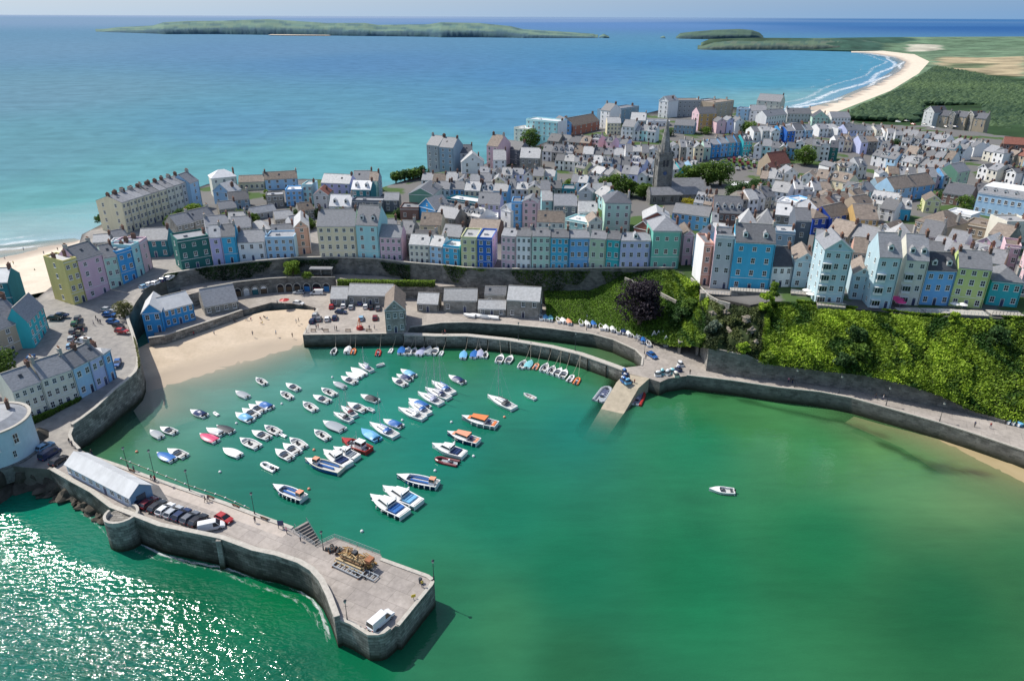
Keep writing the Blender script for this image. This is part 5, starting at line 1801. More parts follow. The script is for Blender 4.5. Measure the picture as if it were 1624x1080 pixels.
fill('on upper street by green gable', 'upper street by the green gable', 1196, 210, 1290, 206, 7, 7, ['white', 'pale grey', 'white', 'bright blue', 'deep blue', 'white', 'pale blue'], ['gs', 'gp', 'xs', 'gs', 'gs', 'gs', 'gp'], seed=27)
fill('in row below bushy tree', 'row below the bushy tree', 1318, 266, 1376, 262, 4, 6.5, ['white', 'cream', 'white', 'pale grey'], ['xs', 'gb', 'xs', 'gs'], seed=28)
fill('in first white right terrace', 'first white terrace on the right', 1383, 246, 1492, 268, 9, 6, ['white', 'white', 'pale blue', 'white', 'white', 'ivory', 'white', 'rose', 'white'], ['gs'], seed=29, jv=.3)
fill('in second white right terrace', 'second white terrace on the right', 1394, 236, 1510, 254, 8, 6, ['rose', 'white', 'white', 'ivory', 'mint', 'white', 'aqua', 'white'], ['gs', 'gs', 'gs', 'gb'], seed=30, jv=.5)
fill('in third white right terrace', 'third white terrace on the right', 1430, 225, 1530, 240, 7, 6, ['white', 'white', 'ivory', 'white', 'white', 'aqua', 'white'], ['gs'], seed=31, jv=.4)
fill('in fourth white right terrace', 'fourth white terrace on the right', 1430, 213, 1500, 223, 6, 6, ['white', 'ivory', 'white', 'white', 'blue grey', 'white'], ['gs'], seed=32, jv=.3)
fill('in far white right terrace', 'far white terrace on the right', 1509, 226, 1556, 235, 5, 6, ['white'], ['gs', 'gs'], seed=33, jv=.2)
fill('among far right bungalows', 'far right bungalows', 1560, 238, 1640, 252, 5, 6, ['ivory', 'white', 'stone', 'tan', 'pale blue'], ['gs', 'hs', 'gb', 'gr', 'gs'], seed=34)
fill('among right edge villas', 'villas near the right edge', 1552, 264, 1640, 282, 6, 6, ['white', 'ivory', 'stone', 'white', 'blue grey', 'grey'], ['xs', 'gs', 'gd', 'xs', 'gs', 'gs'], seed=35)
fill('in row above lime tower', 'row behind the pale green tower house', 1395, 276, 1515, 282, 8, 6, ['white', 'cream', 'pale grey', 'white', 'stone', 'white', 'rose', 'pale grey'], ['xs', 'gb', 'gs', 'gs', 'gp', 'gs', 'gs', 'gs'], seed=36)
fill('in grey row right of hotel', 'grey row behind the blue hotel', 1540, 300, 1640, 316, 5, 5.5, ['grey', 'blue grey', 'stone', 'grey', 'white'], ['gd', 'gs', 'gd', 'gs', 'fl'], seed=37)
fill('in row left of long terraces', 'row left of the long terraces', 1326, 224, 1405, 226, 6, 6.5, ['white', 'cream', 'ivory', 'lavender', 'stone', 'white'], ['gs', 'gb', 'gs', 'gs', 'gb', 'gs'], seed=38)
fill('in row beside sand road', 'row at the edge of the beach scrub', 1300, 205, 1420, 208, 8, 6, ['white', 'pale grey', 'white', 'lavender', 'white', 'white', 'ivory', 'white'], ['gs', 'gp', 'fl', 'gs', 'gs', 'gs', 'gs', 'gb'], seed=39)
fill('in row over twin pyramids', 'row behind the twin pyramid roofs', 1175, 318, 1230, 312, 4, 5.5, ['stone', 'white', 'pale grey', 'stone'], ['gb', 'gp', 'gs', 'gs'], seed=40)
fill('in row beside royal blue houses', 'row beside the royal blue houses', 1296, 330, 1376, 314, 5, 6, ['white', 'stone', 'brown', 'pale grey', 'tan'], ['gb', 'gb', 'gs', 'gp', 'gb'], seed=41)
fill('in back row of cliff houses', 'back row of the cliff houses', 1300, 398, 1330, 400, 2, 8, ['tan', 'stone'], ['gb', 'gs'], seed=42)
fill('in lane behind cream mansion', 'lane behind the mint mansion', 934, 300, 965, 318, 3, 6, ['white', 'aqua', 'pale grey'], ['xp', 'gp', 'gp'], seed=43)
fill('in lane above long brown roof', 'lane above the long brown roof', 700, 334, 760, 346, 4, 6, ['stone', 'slate grey', 'stone', 'white'], ['gs', 'gd', 'gs', 'gp'], seed=44)
# ---- seafront hotels on the far cliff
row('', '', [(678, 266, 697, 268, 13, 'grey', 'gs', W_(mode='b', rows=4, cols=2, d=12, right=2, left=2, chim=2, name='hotel', desc='tall grey seafront hotel with pale end wall on the cliff')), ], 'b')
row('beside the grey seafront hotel', 'seafront villas on the cliff', [
	(698, 270, 720, 272, 13, 'blue grey', 'gs', W_(rows=4, cols=2, d=12, mode='b', chim=2)), (721, 268, 750, 268, 9, 'pale grey', 'gd', W_(rows=3, cols=3, d=10, mode='b')), (732, 276, 768, 276, 6.5, 'white', 'xp', W_(rows=2, cols=2, d=10, mode='b')),
	(772, 266, 790, 268, 12.5, 'rose', 'gb', W_(rows=4, cols=2, d=14, mode='b', left=3, chim=2)), (782, 277, 803, 277, 8, 'white', 'gp', W_(rows=3, cols=2, d=12, mode='b', right=2, sidecol='slate grey')), (790, 258, 824, 262, 9, 'slate grey', 'gd', W_(rows=3, cols=3, d=10, mode='b')),
	(824, 273, 856, 273, 8, 'stone', 'gp', W_(rows=2, cols=3, d=12, mode='b'))], 'b')
row('among the white seafront hotels', 'white seafront hotels', [
	(815, 222, 838, 224, 8, 'ivory', 'fw', W_(rows=3, cols=3, d=12, mode='b')), (834, 220, 884, 224, 13, 'aqua', 'fw', W_(rows=4, cols=6, d=12, mode='b', left=2, sidecol='white')), (885, 220, 906, 218, 10, 'sky blue', 'xs', W_(rows=3, cols=2, d=14, mode='b')),
	(908, 216, 950, 206, 7, 'terracotta', 'gb', W_(rows=2, cols=5, d=12, mode='b', chim=2)), (951, 203, 966, 205, 13, 'white', 'gs', W_(rows=4, cols=2, d=12, mode='b', chim=2)), (966.5, 200, 1012, 190, 11, 'blue grey', 'fs', W_(rows=4, cols=5, d=12, mode='b', chim=2)),
	(1043, 187, 1058, 188, 13.5, 'white', 'xs', W_(rows=4, cols=2, d=14, mode='b')), (1058.5, 186, 1110, 186, 13, 'grey', 'fb', W_(rows=4, cols=7, d=14, mode='b', chim=2)), (1110.5, 184, 1140, 182, 12, 'slate grey', 'fs', W_(rows=4, cols=4, d=12, mode='b', chim=2)),
	(1106, 208, 1134, 206, 12, 'ochre', 'gs', W_(rows=4, cols=3, d=10, mode='b', left=2, sidecol='rose')), (1130, 188, 1161, 186, 13, 'tan', 'fb', W_(rows=4, cols=4, d=14, mode='b')), (1135, 212, 1150, 212, 8, 'rose', 'xs', W_(rows=2, cols=1, mode='b')),
	(1151, 212, 1163, 212, 9, 'lavender', 'xs', W_(rows=2, cols=1, mode='b')), (1164, 214, 1178, 214, 9, 'white', 'xs', W_(rows=2, cols=1, mode='b')), (1166, 190, 1186, 192, 9, 'pale blue', 'fs', W_(rows=3, cols=2, d=10, mode='b')), (1187, 192, 1213, 194, 8.5, 'white', 'gs', W_(rows=3, cols=3, d=10, mode='b')),
	(1198, 176, 1236, 178, 9, 'ivory', 'gs', W_(rows=3, cols=4, d=14, mode='b', left=2)), (1214, 198, 1246, 196, 7, 'white', 'gs', W_(d=10, mode='b')), (1247, 194, 1285, 194, 6.5, 'pale grey', 'gs', W_(d=10, mode='b', chim=2)), (1286, 202, 1312, 204, 8, 'mint', 'xd', W_(d=12, mode='b')), (1316, 204, 1346, 205, 8.5, 'white', 'gs', W_(d=10, mode='b', rows=3))], 'b')
row('in the row below spire top', 'houses below the far hotels', [
	(985, 222, 1004, 224, 9, 'white', 'gs', W_(mode='b', rows=3, d=10)), (962, 214, 984, 214, 8, 'cream', 'gp', W_(mode='b')), (998, 214, 1022, 215, 10, 'pale grey', 'gp', W_(mode='b', rows=3, d=12)), (1026, 202, 1062, 200, 4, 'white', 'fl', W_(mode='b', chim=0)), (1068, 212, 1100, 214, 6, 'blue grey', 'gs', W_(mode='b')),
	(1170, 206, 1228, 214, 4, 'grey', 'fl', W_(mode='b', chim=0, cols=8)), (1230, 214, 1270, 206, 4, 'grey', 'fl', W_(mode='b', chim=0, cols=6))], 'b')
merge(row('of the far stone mansion', 'wings of the far stone mansion', [
	(1462, 193, 1478, 196, 9, 'pale grey', 'xd', W_(rows=3, cols=2, d=14, mode='b', chim=2)), (1478.5, 195, 1502, 197, 6.5, 'tan', 'gd', W_(rows=3, cols=3, d=10, mode='b', chim=2)), (1502.5, 197, 1512, 198, 8.5, 'stone', 'xs', W_(rows=3, cols=1, d=12, mode='b')), (1512.5, 197, 1530, 199, 6.5, 'tan', 'gd', W_(rows=3, cols=2, d=10, mode='b')),
	(1530.5, 198, 1541, 200, 8.5, 'stone', 'xd', W_(rows=3, cols=1, d=12, mode='b')), (1541.5, 200, 1561, 202, 6.5, 'tan', 'gd', W_(rows=3, cols=2, d=10, mode='b', chim=2))], 'b'), 'mansion', 'large gabled stone mansion alone beside the scrub at far right', 'mansion')
row('', '', [(1592, 228, 1650, 232, 7, 'brown', 'gr', W_(rows=2, cols=4, d=10, far=True, desc='brown house with red roof at the right edge below the scrub'))])

fill('on lane left of spire', 'lane left of the spire', 992, 240, 1044, 242, 4, 5.5, ['white', 'pale grey', 'cream', 'white'], ['gs', 'gp', 'gs', 'xs'], seed=51)
fill('in yard left of tower', 'yard left of the tower', 1000, 258, 1034, 262, 3, 5, ['white', 'lavender', 'white'], ['gp', 'gs', 'gs'], seed=52)
fill('in row below car park', 'row below the upper car park', 1205, 283, 1240, 286, 3, 5, ['stone', 'white', 'tan'], ['gb', 'gp', 'gs'], seed=53)
fill('in lane right of church', 'lane right of the church', 1100, 322, 1128, 325, 2, 6, ['white', 'stone'], ['gs', 'gb'], seed=54)
fill('in row below slanting terrace', 'row below the slanting cream terrace', 905, 288, 955, 290, 4, 5.5, ['white', 'pale blue', 'mint', 'white'], ['gs', 'gp', 'gs', 'gs'], seed=55)
fill('in back lane by hotel', 'back lane by the harbour hotel', 520, 352, 600, 352, 4, 6, ['stone', 'white', 'grey', 'white'], ['gs', 'gp', 'gs', 'fl'], seed=56)
fill('in row behind cyan townhouse', 'row behind the cyan townhouse', 1262, 300, 1320, 300, 4, 5, ['white', 'pale grey', 'white', 'cream'], ['gp', 'fl', 'gs', 'gb'], seed=57)
fill('in far row by mansion', 'row below the far stone mansion', 1408, 212, 1432, 214, 2, 5.5, ['white', 'pale grey'], ['gs', 'gs'], seed=58)
# ------------------------------------------------------------------ church with tower and spire
def uv_px(p):
	d = Vector(p) - Vector((0, 0, HC))
	k = FPX / d.dot(_F)
	return (812 + d.dot(_R) * k, 540 - d.dot(_U) * k)

def church():
	base = PG(1050, 318, 0)
	zg = base.z
	T = thing('church', 'grey stone church with tall square tower and pointed spire above the old town', 'church', base, rad(5))
	T.scale = (.9, .9, .89)
	st = stone('church_stone', (0.17, 0.17, 0.165), (0.26, 0.255, 0.24))
	b = MB()
	b.box(-3.6, 3.6, -.6, 6.6, -4, 24, 0)
	for s in (-1, 1):
		for y in (-.6, 6.6):
			b.box(s * 3.6 - .4, s * 3.6 + .4, y - .5, y + .5, -4, 21, 0)
	b.box(-3.95, 3.95, -.95, 6.95, 23.9, 24.5, 0)
	for k in range(7):                                  # crenels
		x = -3.95 + k * 1.2
		for y in (-.95, 6.6):
			b.box(x, x + .7, y, y + .35, 24.5, 25.4, 0)
		y = -.95 + k * 1.2
		for x in (-3.95, 3.6):
			b.box(x + .003, x + .353, y, y + .7, 24.5, 25.395, 0)
	t = b.build('tower', [st], T, uvwall=True)
	for rot, off in ((0, (0, -.6, 0)), (-pi / 2, (-3.6, 3, 0)), (pi / 2, (3.6, 3, 0))):
		w = MB()
		for x in (-.9, .9):
			w.box(x - .55, x + .55, -.1, .05, 0, 3.2, 0)
			for k in range(5):
				w.box(x - .5, x + .5, -.18, -.1, .25 + k * .6, .45 + k * .6, 1)
		o = w.build('belfry_opening', [mat('louvre_dark', (0.03, 0.03, 0.035), 0.9), roof_dark], t, Vector(off) + Vector((0, 0, 18)))
		o.rotation_euler = (0, 0, rot)
	c = MB()
	c.cyl((0, -.62, 14.5), (0, -.85, 14.5), 1.0, 1.0, 16, 0)
	c.build('clock_face', [mat('clock_blue', (0.05, 0.09, 0.2), 0.5)], t)
	s = MB()
	n = 8
	rings = []
	for z, r in ((24.4, 3.3), (27.5, 2.65), (35.5, 1.35), (43, .12)):
		rings.append([(r * math.cos(2 * pi * (k + .5) / n), 3 + r * math.sin(2 * pi * (k + .5) / n), z) for k in range(n)])
	s.loft(rings, 0)
	for k in range(4):                                  # corner pinnacles, spire lights
		a = pi / 4 + k * pi / 2
		x, y = 3.4 * math.cos(a) * 1.25, 3 + 3.4 * math.sin(a) * 1.25
		s.cyl((x * .82, 3 + (y - 3) * .82, 24.4), (x * .8, 3 + (y - 3) * .8, 29.5), .65, .05, 6, 0)
	for k in range(4):
		a = k * pi / 2
		r = 2.4
		x, y = r * math.cos(a), 3 + r * math.sin(a)
		s.taper(x - .5, x + .5, y - .5, y + .5, 26.5, x * .8 - .05, x * .8 + .05, 3 + (y - 3) * .8 - .05, 3 + (y - 3) * .8 + .05, 31.5, 0)
	s.cyl((0, 3, 42.8), (0, 3, 44.0), .05, .05, 5, 0)
	s.build('spire', [stone('spire_stone', (0.26, 0.255, 0.24), (0.34, 0.335, 0.32))], T, uvwall=True)
	# nave and aisles: parallel gabled roofs, axis along x
	def range_(x0, x1, y0, y1, h, rh, nm):
		w = MB()
		ym = (y0 + y1) / 2
		w.poly([(x0, y0, -4), (x1, y0, -4), (x1, y1, -4), (x0, y1, -4), (x0, y0, h), (x1, y0, h), (x1, y1, h), (x0, y1, h), (x0, ym, h + rh), (x1, ym, h + rh)],
			   [(0, 1, 5, 4), (1, 2, 6, 9, 5), (2, 3, 7, 6), (3, 0, 4, 8, 7)])
		for x in (x0 - .2, x1 - .2):                     # raised gables
			w.poly([(x, y0 - .3, h - .2), (x + .4, y0 - .3, h - .2), (x + .4, ym, h + rh + .55), (x, ym, h + rh + .55), (x, y1 + .3, h - .2), (x + .4, y1 + .3, h - .2), (x, y0 - .3, h + .3), (x + .4, y0 - .3, h + .3), (x, y1 + .3, h + .3), (x + .4, y1 + .3, h + .3)],
				   [(6, 7, 2, 3), (3, 2, 9, 8), (0, 6, 3), (0, 3, 4), (4, 3, 8), (1, 2, 7), (1, 5, 2), (5, 9, 2), (0, 1, 7, 6), (4, 8, 9, 5)])
		w.build('wall', [st], T, uvwall=True)
		r = MB()
		for s_, y in ((-1, y0), (1, y1)):
			r.poly([(x0 + .2, y + s_ * .25, h - .12), (x1 - .2, y + s_ * .25, h - .12), (x1 - .2, ym, h + rh + .1), (x0 + .2, ym, h + rh + .1)], [(0, 1, 2, 3) if s_ < 0 else (3, 2, 1, 0)])
		rf = r.build('roof', [mat('church_slate', (0.25, 0.25, 0.255), 0.6, 0.35, 0.8, 0.2, 0.4)], T)
		n = int((x1 - x0) / 4.5)
		for k in range(n):
			x = x0 + (x1 - x0) * (k + .5) / n
			ww = MB()
			pts = [(-.7, 0), (.7, 0), (.7, 2.0), (.35, 2.7), (0, 3.0), (-.35, 2.7), (-.7, 2.0)]
			ww.face([(x + a, y0 - .03, 1.3 + c) for a, c in pts], 0)
			ww.box(x - .05, x + .05, y0 - .09, y0 - .035, 1.3, 4.2, 1)
			ww.build('window', [glass_m, coping], T)
	range_(3.9, 24, 1.5, 10.5, 5.6, 3.8, 'nave')
	range_(-9, 23.5, -8.5, -1.2, 5.0, 3.2, 'aisle')
	range_(4.5, 25, 10.8, 18.0, 5.4, 3.4, 'aisle')
	return T

church()

# ------------------------------------------------------------------ harbour-side buildings
def special(u0, v0, u1, v1, h, d, col, rf, label, mode='e', z=QZ, **kw):
	hh = h if mode == 'e' else 0
	p0, p1 = P(u0, v0, z + hh), P(u1, v1, z + hh)
	return house(kw.pop('name', 'house'), label, kw.pop('cat', 'house'), p0, p1, z, h, d, col, rf[0], rf[1], **kw)

special(523, 473.5, 551, 473.5, 3.0, 8, 'stone', 'gp', 'low pale roofed stone store at left end of the quay sheds', rows=1, cols=2, chim=0, name='store', cat='store')
special(551.5, 467.5, 622, 469, 4.0, 7.5, 'stone', 'gp', 'long pale roofed stone warehouse behind the quay car park', rows=1, cols=7, chim=0, skip=.4, name='warehouse', cat='warehouse')
jc = special(612.5, 528.5, 644, 527, 8.2, 15, 'stone', 'xb', 'tall gabled stone chapel standing on the quay edge', mode='b', rows=2, cols=3, chim=0, pitch=1.0, name='chapel', cat='chapel', left=3, right=2)
special(661, 481, 695, 482, 3.2, 7, 'stone', 'gp', 'small pale roofed stone store right of the quay chapel', rows=1, cols=3, chim=0, name='store', cat='store', skip=.3)
special(703, 476, 757, 476.5, 4.5, 7.5, 'stone', 'gp', 'pale roofed stone store on the road above the inner basin', rows=1, cols=4, chim=0, name='store', cat='store', skip=.3)
special(757.5, 489, 802.5, 490, 2.8, 5.5, 'stone', 'gp', 'lowest stone shed between two stores above the inner basin', rows=1, cols=3, chim=0, name='store', cat='store')
special(803.5, 475, 856.5, 478, 6.5, 9, 'stone', 'gp', 'two-storey stone store with grey roof beside the grassy bank', rows=2, cols=3, chim=0, name='store', cat='store', skip=.2, right=1)
special(768, 466, 803, 467, 4.5, 5, 'stone', 'gs', 'small stone outbuilding behind the sheds above the inner basin', z=6, rows=1, cols=2, chim=0, name='store', cat='store')
# blue boat store by the beach: gabled wing and long range
A1 = special(231.5, 529, 262, 525.5, 7.2, 12, 'bright blue', 'xw', 'gabled wing of the bright blue beach building', mode='b', rows=2, cols=2, chim=0, pitch=1.0, name='beach_building', cat='beach building', gwin=False)
A2 = special(264, 520, 311, 507, 6.2, 9, 'bright blue', 'gw', 'long white-roofed range of the bright blue beach building', mode='b', rows=2, cols=5, chim=0, pitch=.7, name='beach_building', cat='beach building')
merge([A1, A2], 'beach_building', 'bright blue building with white roof and gabled wing at the top of the beach', 'beach building')
special(326, 501, 380, 491, 3.4, 10, 'stone', 'gs', 'low stone chapel with dark slate roof beside the beach', mode='b', rows=1, cols=4, chim=0, pitch=.95, name='chapel', cat='chapel', door=False)
# beach wall in front of them
mb = MB()
bw = densify([P(236, 539, QZ), P(262, 535, QZ), P(311, 519, QZ), P(345, 508, QZ), P(385, 494, QZ)], 2.5)
wall_strip(mb, bw, QZ + .5, 0, 0.6, 0, 1, .2, .08, side=1)
tag(mb.build('beach_wall', [rubble, coping], uvwall=True), 'stone wall below the bright blue building at the top of the beach', 'wall')
# open shelter in the terrace path garden
def shelter():
	p = P(510, 441, MZ)
	T = thing('shelter', 'open fronted stone shelter with pale flat roof on the terrace path', 'shelter', p)
	b = MB()
	b.box(-4, 4, 2.0, 2.3, -1, 3.4, 0)
	for x in (-4, -.2, 3.7):
		b.box(x, x + .3, 0, 2.0, -1, 3.4, 0)
	b.build('wall', [rubble], T, uvwall=True)
	r = MB()
	r.box(-4.3, 4.3, -.4, 2.5, 3.405, 3.75, 0)
	r.build('roof', [roof_lead], T)
	r = MB()
	r.box(-3.6, 3.6, 1.2, 1.9, 0.02, .5, 0)
	r.build('bench', [mat('bench_wood', (0.2, 0.12, 0.07), .8)], T)

shelter()

def boat_shed():
	p0, p1 = P(1075, 561, QZ), P(1107, 563, QZ)
	ax = p1 - p0
	rz = math.atan2(ax.y, ax.x)
	w = ax.length
	m = (p0 + p1) / 2
	T = thing('boat_shed', 'open fronted stone boat shed set into the bank by the slipway', 'boat shed', m, rz)
	b = MB()
	for x in (-w / 2, w / 2 - .7):
		b.taper(x, x + .7, -.2, 7, -1, x, x + .7, 0, 7, 3.6, 0)
	b.box(-w / 2 + .7, w / 2 - .7, 6.3, 7, -1, 3.6, 0)
	b.build('wall', [rubble_pale], T, uvwall=True)
	r = MB()
	r.box(-w / 2 - .2, w / 2 + .2, -.35, 7.2, 3.605, 4.0, 0)
	r.box(-w / 2 - .2, w / 2 + .2, -.35, 0, 4.0, 4.3, 1)
	r.build('roof', [mat('mossy_concrete', (0.33, 0.31, 0.26), 0.9, 0.35, .6), coping], T)

boat_shed()

# ------------------------------------------------------------------ pier shed, round house, rocks
def pier_shed():
	a, b = P(106, 753, PZ), P(209, 808, PZ)
	ax = b - a
	L = ax.length - .5
	rz = math.atan2(ax.y, ax.x)
	T = thing('pier_shed', 'long white-roofed boat office shed standing on the pier', 'shed', (a + b) / 2, rz)
	d, h = 5.2, 3.0
	wb = mat('shed_blue_white', (0.52, 0.60, 0.72), .7, .12, .6)
	w = MB()
	x0, x1 = -L / 2, L / 2
	rh = 1.7
	w.poly([(x0, 0.3, -.5), (x1, 0.3, -.5), (x1, d, -.5), (x0, d, -.5), (x0, 0.3, h), (x1, 0.3, h), (x1, d, h), (x0, d, h), (x0, d / 2 + .15, h + rh), (x1, d / 2 + .15, h + rh)],
		   [(0, 1, 5, 4), (1, 2, 6, 9, 5), (2, 3, 7, 6), (3, 0, 4, 8, 7)])
	w.m[1] = 1
	w.m[3] = 1
	w.build('wall', [wb, mat('shed_blue', (0.20, 0.33, 0.48), .7, .15, .6)], T)
	r = MB()
	ym = d / 2 + .15
	for s_, y in ((-1, 0.3), (1, d)):
		e = (x0 - .25, x1 + .25)
		r.poly([(e[0], y + s_ * .35, h - .2), (e[1], y + s_ * .35, h - .2), (e[1], ym, h + rh + .12), (e[0], ym, h + rh + .12), (e[0], y + s_ * .35, h - .3), (e[1], y + s_ * .35, h - .3), (e[1], ym, h + rh), (e[0], ym, h + rh)],
			   [(0, 1, 2, 3) if s_ < 0 else (3, 2, 1, 0), (0, 4, 5, 1), (0, 3, 7, 4), (1, 5, 6, 2)])
	r.build('roof', [mat('shed_roof', (0.60, 0.61, 0.62), .55, .25, .35, .05, .3, streak=(1, .25, 1), detail=9)], T)
	n = 9
	for k in range(n):
		x = x0 + L * (k + .5) / n
		if k in (5,):
			obj('door', _cache['door'], T, (x, .3, 0), 0, (1.2, 1, 2.2))
		else:
			obj('window', _cache['win'], T, (x, .3, .9), 0, (1.5, 1, 1.2))
	g = MB()
	g.box(x1 + .02, x1 + .1, d * .3, d * .7, -.1, 2.2, 0)
	g.build('door', [roof_dark], T)
	return T

pier_shed()

def round_house():
	c = P(-3, 716, 6.5)
	T = thing('round_house', 'pale blue-white round-fronted house on rock at the left edge', 'house', (c.x, c.y, 6.5))
	Rr, h = 8.3, 8.3
	w = MB()
	n = 40
	w.loft([[(r * math.cos(2 * pi * k / n), r * math.sin(2 * pi * k / n), z) for k in range(n)] for z, r in ((-4, Rr + .8), (-.2, Rr + .5), (.0, Rr + .05), (h, Rr))], 0)
	for i in range(n):
		w.m[i] = 1
		w.m[n + i] = 1
	w.build('wall', [wallmat('pale blue') if False else mat('round_house_paint', (0.55, 0.66, 0.72), .8, .12, .4), rubble_dark], T, uvwall=True)
	r = MB()
	def rg(rad_, z):
		return [(rad_ * math.cos(2 * pi * k / n), rad_ * math.sin(2 * pi * k / n), z) for k in range(n)]
	r.loft([rg(Rr + .35, h + .002), rg(Rr + .35, h + .35), rg(Rr - .4, h + .35), rg(Rr - .4, h + .1)], 0, caps=False)
	r.loft([rg(Rr - .41, h + .08), rg(Rr - 2.8, h + 1.4), rg(1.5, h + 1.6)], 1)
	R_ = r.build('roof', [coping, roof_lead], T)
	b = MB()
	b.box(-3.5, 1.5, -2.5, 1.5, h + 1.3, h + 2.5, 0)
	b.build('skylight', [roof_white], R_)
	obj('chimney', _cache['chim0'], R_, (3.0, 3.5, h + 2.2), .6)
	for a, z, hh, ww in [(-80, 3.6, 2.6, 1.5), (-52, 4.0, 2.9, 1.7), (-22, 4.4, 2.6, 1.3), (-80, .8, 1.3, 1.3), (-30, 1.3, 1.8, .8), (-108, 3.6, 2.6, 1.5)]:
		t = rad(a)
		obj('window', _cache['win'], T, ((Rr + .06) * math.cos(t), (Rr + .06) * math.sin(t), z), t + pi / 2, (ww, 1, hh))

round_house()

def rock(name, label, px, z0, size, seed, m=None, squash=.7):
	"""one boulder or outcrop: jittered, flattened ball"""
	rs = random.Random(seed)
	bm = bmesh.new()
	bmesh.ops.create_icosphere(bm, subdivisions=3, radius=1.0)
	ph = [(rs.uniform(0, 6), rs.uniform(1.2, 4)) for _ in range(6)]
	for v in bm.verts:
		n = v.co.normalized()
		k = 1 + .22 * math.sin(ph[0][1] * n.x * 2 + ph[0][0]) + .2 * math.sin(ph[1][1] * n.y * 2 + ph[1][0]) + .18 * math.sin(ph[2][1] * n.z * 2.5 + ph[2][0]) + rs.uniform(-.06, .06)
		v.co = Vector((n.x * size[0] * k, n.y * size[1] * k, n.z * size[2] * k))
	me = bpy.data.meshes.new(name)
	bm.to_mesh(me)
	bm.free()
	me.materials.append(m or mat('sea_rock', (0.085, 0.075, 0.06), .95, .6, .5, .8, .3, detail=9))
	p = P(px[0], px[1], z0)
	o = obj(name, me, None, p, rs.uniform(0, 6))
	return o

rk = [(20, 752, 1.0, (14, 5, 5.0)), (58, 752, 0.8, (6, 4, 4.5)), (84, 768, .3, (4, 3, 2.6)), (98, 778, .2, (2.6, 2, 1.6)), (112, 786, .2, (3, 2.2, 1.8)), (124, 794, .1, (2, 1.6, 1.2)), (137, 802, .1, (2.4, 1.8, 1.4)), (150, 811, .1, (2.2, 1.6, 1.2)), (163, 821, 0, (2.2, 1.6, 1.1)), (74, 785, 0, (1.6, 1.2, .9)), (90, 792, -.1, (1.2, 1.0, .7))]
for i, (u, v, z, s_) in enumerate(rk):
	where = ['largest rock mass under the round house', 'second rock mass right of the round house', 'rock outcrop where the pier begins'][i] if i < 3 else f'dark wet boulder, {ORD[i - 3]} from left along the pier foot'
	tag(rock('rock', '', (u, v), z, s_, i), ('dark craggy ' if i < 3 else '') + where, 'rock', 'wet rocks along the foot of the pier')

# ------------------------------------------------------------------ leaves
def leaf_mesh(name, pts, size, tones, mats, rs, extra=None, up=0.35):
	"""many small leaf-sized faces; one tone per face"""
	n = len(pts)
	P0 = np.asarray(pts, float)
	nrm = rs.normal(size=(n, 3))
	nrm[:, 2] = np.abs(nrm[:, 2]) + up
	nrm /= np.linalg.norm(nrm, axis=1)[:, None]
	a = np.cross(nrm, rs.normal(size=(n, 3)))
	a /= np.linalg.norm(a, axis=1)[:, None] + 1e-9
	b = np.cross(nrm, a)
	s = (size * rs.uniform(.6, 1.35, n))[:, None]
	q = np.stack([P0 - a * s, P0 + b * s * .6, P0 + a * s, P0 - b * s * .6], 1).reshape(-1, 3)
	vs = q.tolist()
	fs = np.arange(n * 4).reshape(n, 4).tolist()
	mi = [0] * n
	tn = np.repeat(tones, 4).tolist()
	if extra is not None:
		k = len(vs)
		vs += [tuple(v) for v in extra.v]
		fs += [tuple(i + k for i in f) for f in extra.f]
		mi += [m + 1 for m in extra.m]
		tn += [0.15] * len(extra.v)
	me = bpy.data.meshes.new(name)
	me.from_pydata(vs, [], fs)
	for m_ in mats:
		me.materials.append(m_)
	me.polygons.foreach_set('material_index', mi)
	at = me.attributes.new('tone', 'FLOAT', 'POINT')
	at.data.foreach_set('value', tn)
	return me

fol = foliage('leaf_green', (0.025, 0.065, 0.014), (0.15, 0.25, 0.035))
fol_l = foliage('leaf_light', (0.06, 0.12, 0.016), (0.26, 0.38, 0.05))
fol_d = foliage('leaf_dark', (0.012, 0.038, 0.014), (0.075, 0.15, 0.04))
fol_p = foliage('leaf_copper', (0.012, 0.010, 0.016), (0.055, 0.042, 0.055))
fol_y = foliage('leaf_yellow', (0.18, 0.17, 0.02), (0.46, 0.40, 0.03))
bark = mat('bark', (0.09, 0.07, 0.05), .95, .3, 2, .3)

def crown_pts(rs, R_, H_, n, lobes, hollow=.55):
	"""leaf positions in clumps through an uneven crown; returns points and light/dark tone per clump"""
	cl = []
	for _ in range(lobes):
		t = rs.uniform(0, 2 * pi)
		z = rs.uniform(-.75, .95)
		r = math.sqrt(max(0, 1 - z * z)) * rs.uniform(.35, .85)
		cl.append((r * math.cos(t) * R_, r * math.sin(t) * R_, z * H_ * .72, rs.uniform(.28, .5) * R_, rs.uniform(.0, 1)))
	pts, tn = [], []
	per = n // lobes
	for c in cl:
		v = rs.normal(size=(per, 3))
		v /= np.linalg.norm(v, axis=1)[:, None]
		rr = c[3] * rs.uniform(hollow, 1.0, per) ** .6
		q = np.array(c[:3]) + v * rr[:, None] * np.array([1, 1, .8])
		pts.append(q)
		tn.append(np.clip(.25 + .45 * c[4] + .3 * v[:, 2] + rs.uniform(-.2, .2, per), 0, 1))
	return np.concatenate(pts), np.concatenate(tn)

TREES = {}

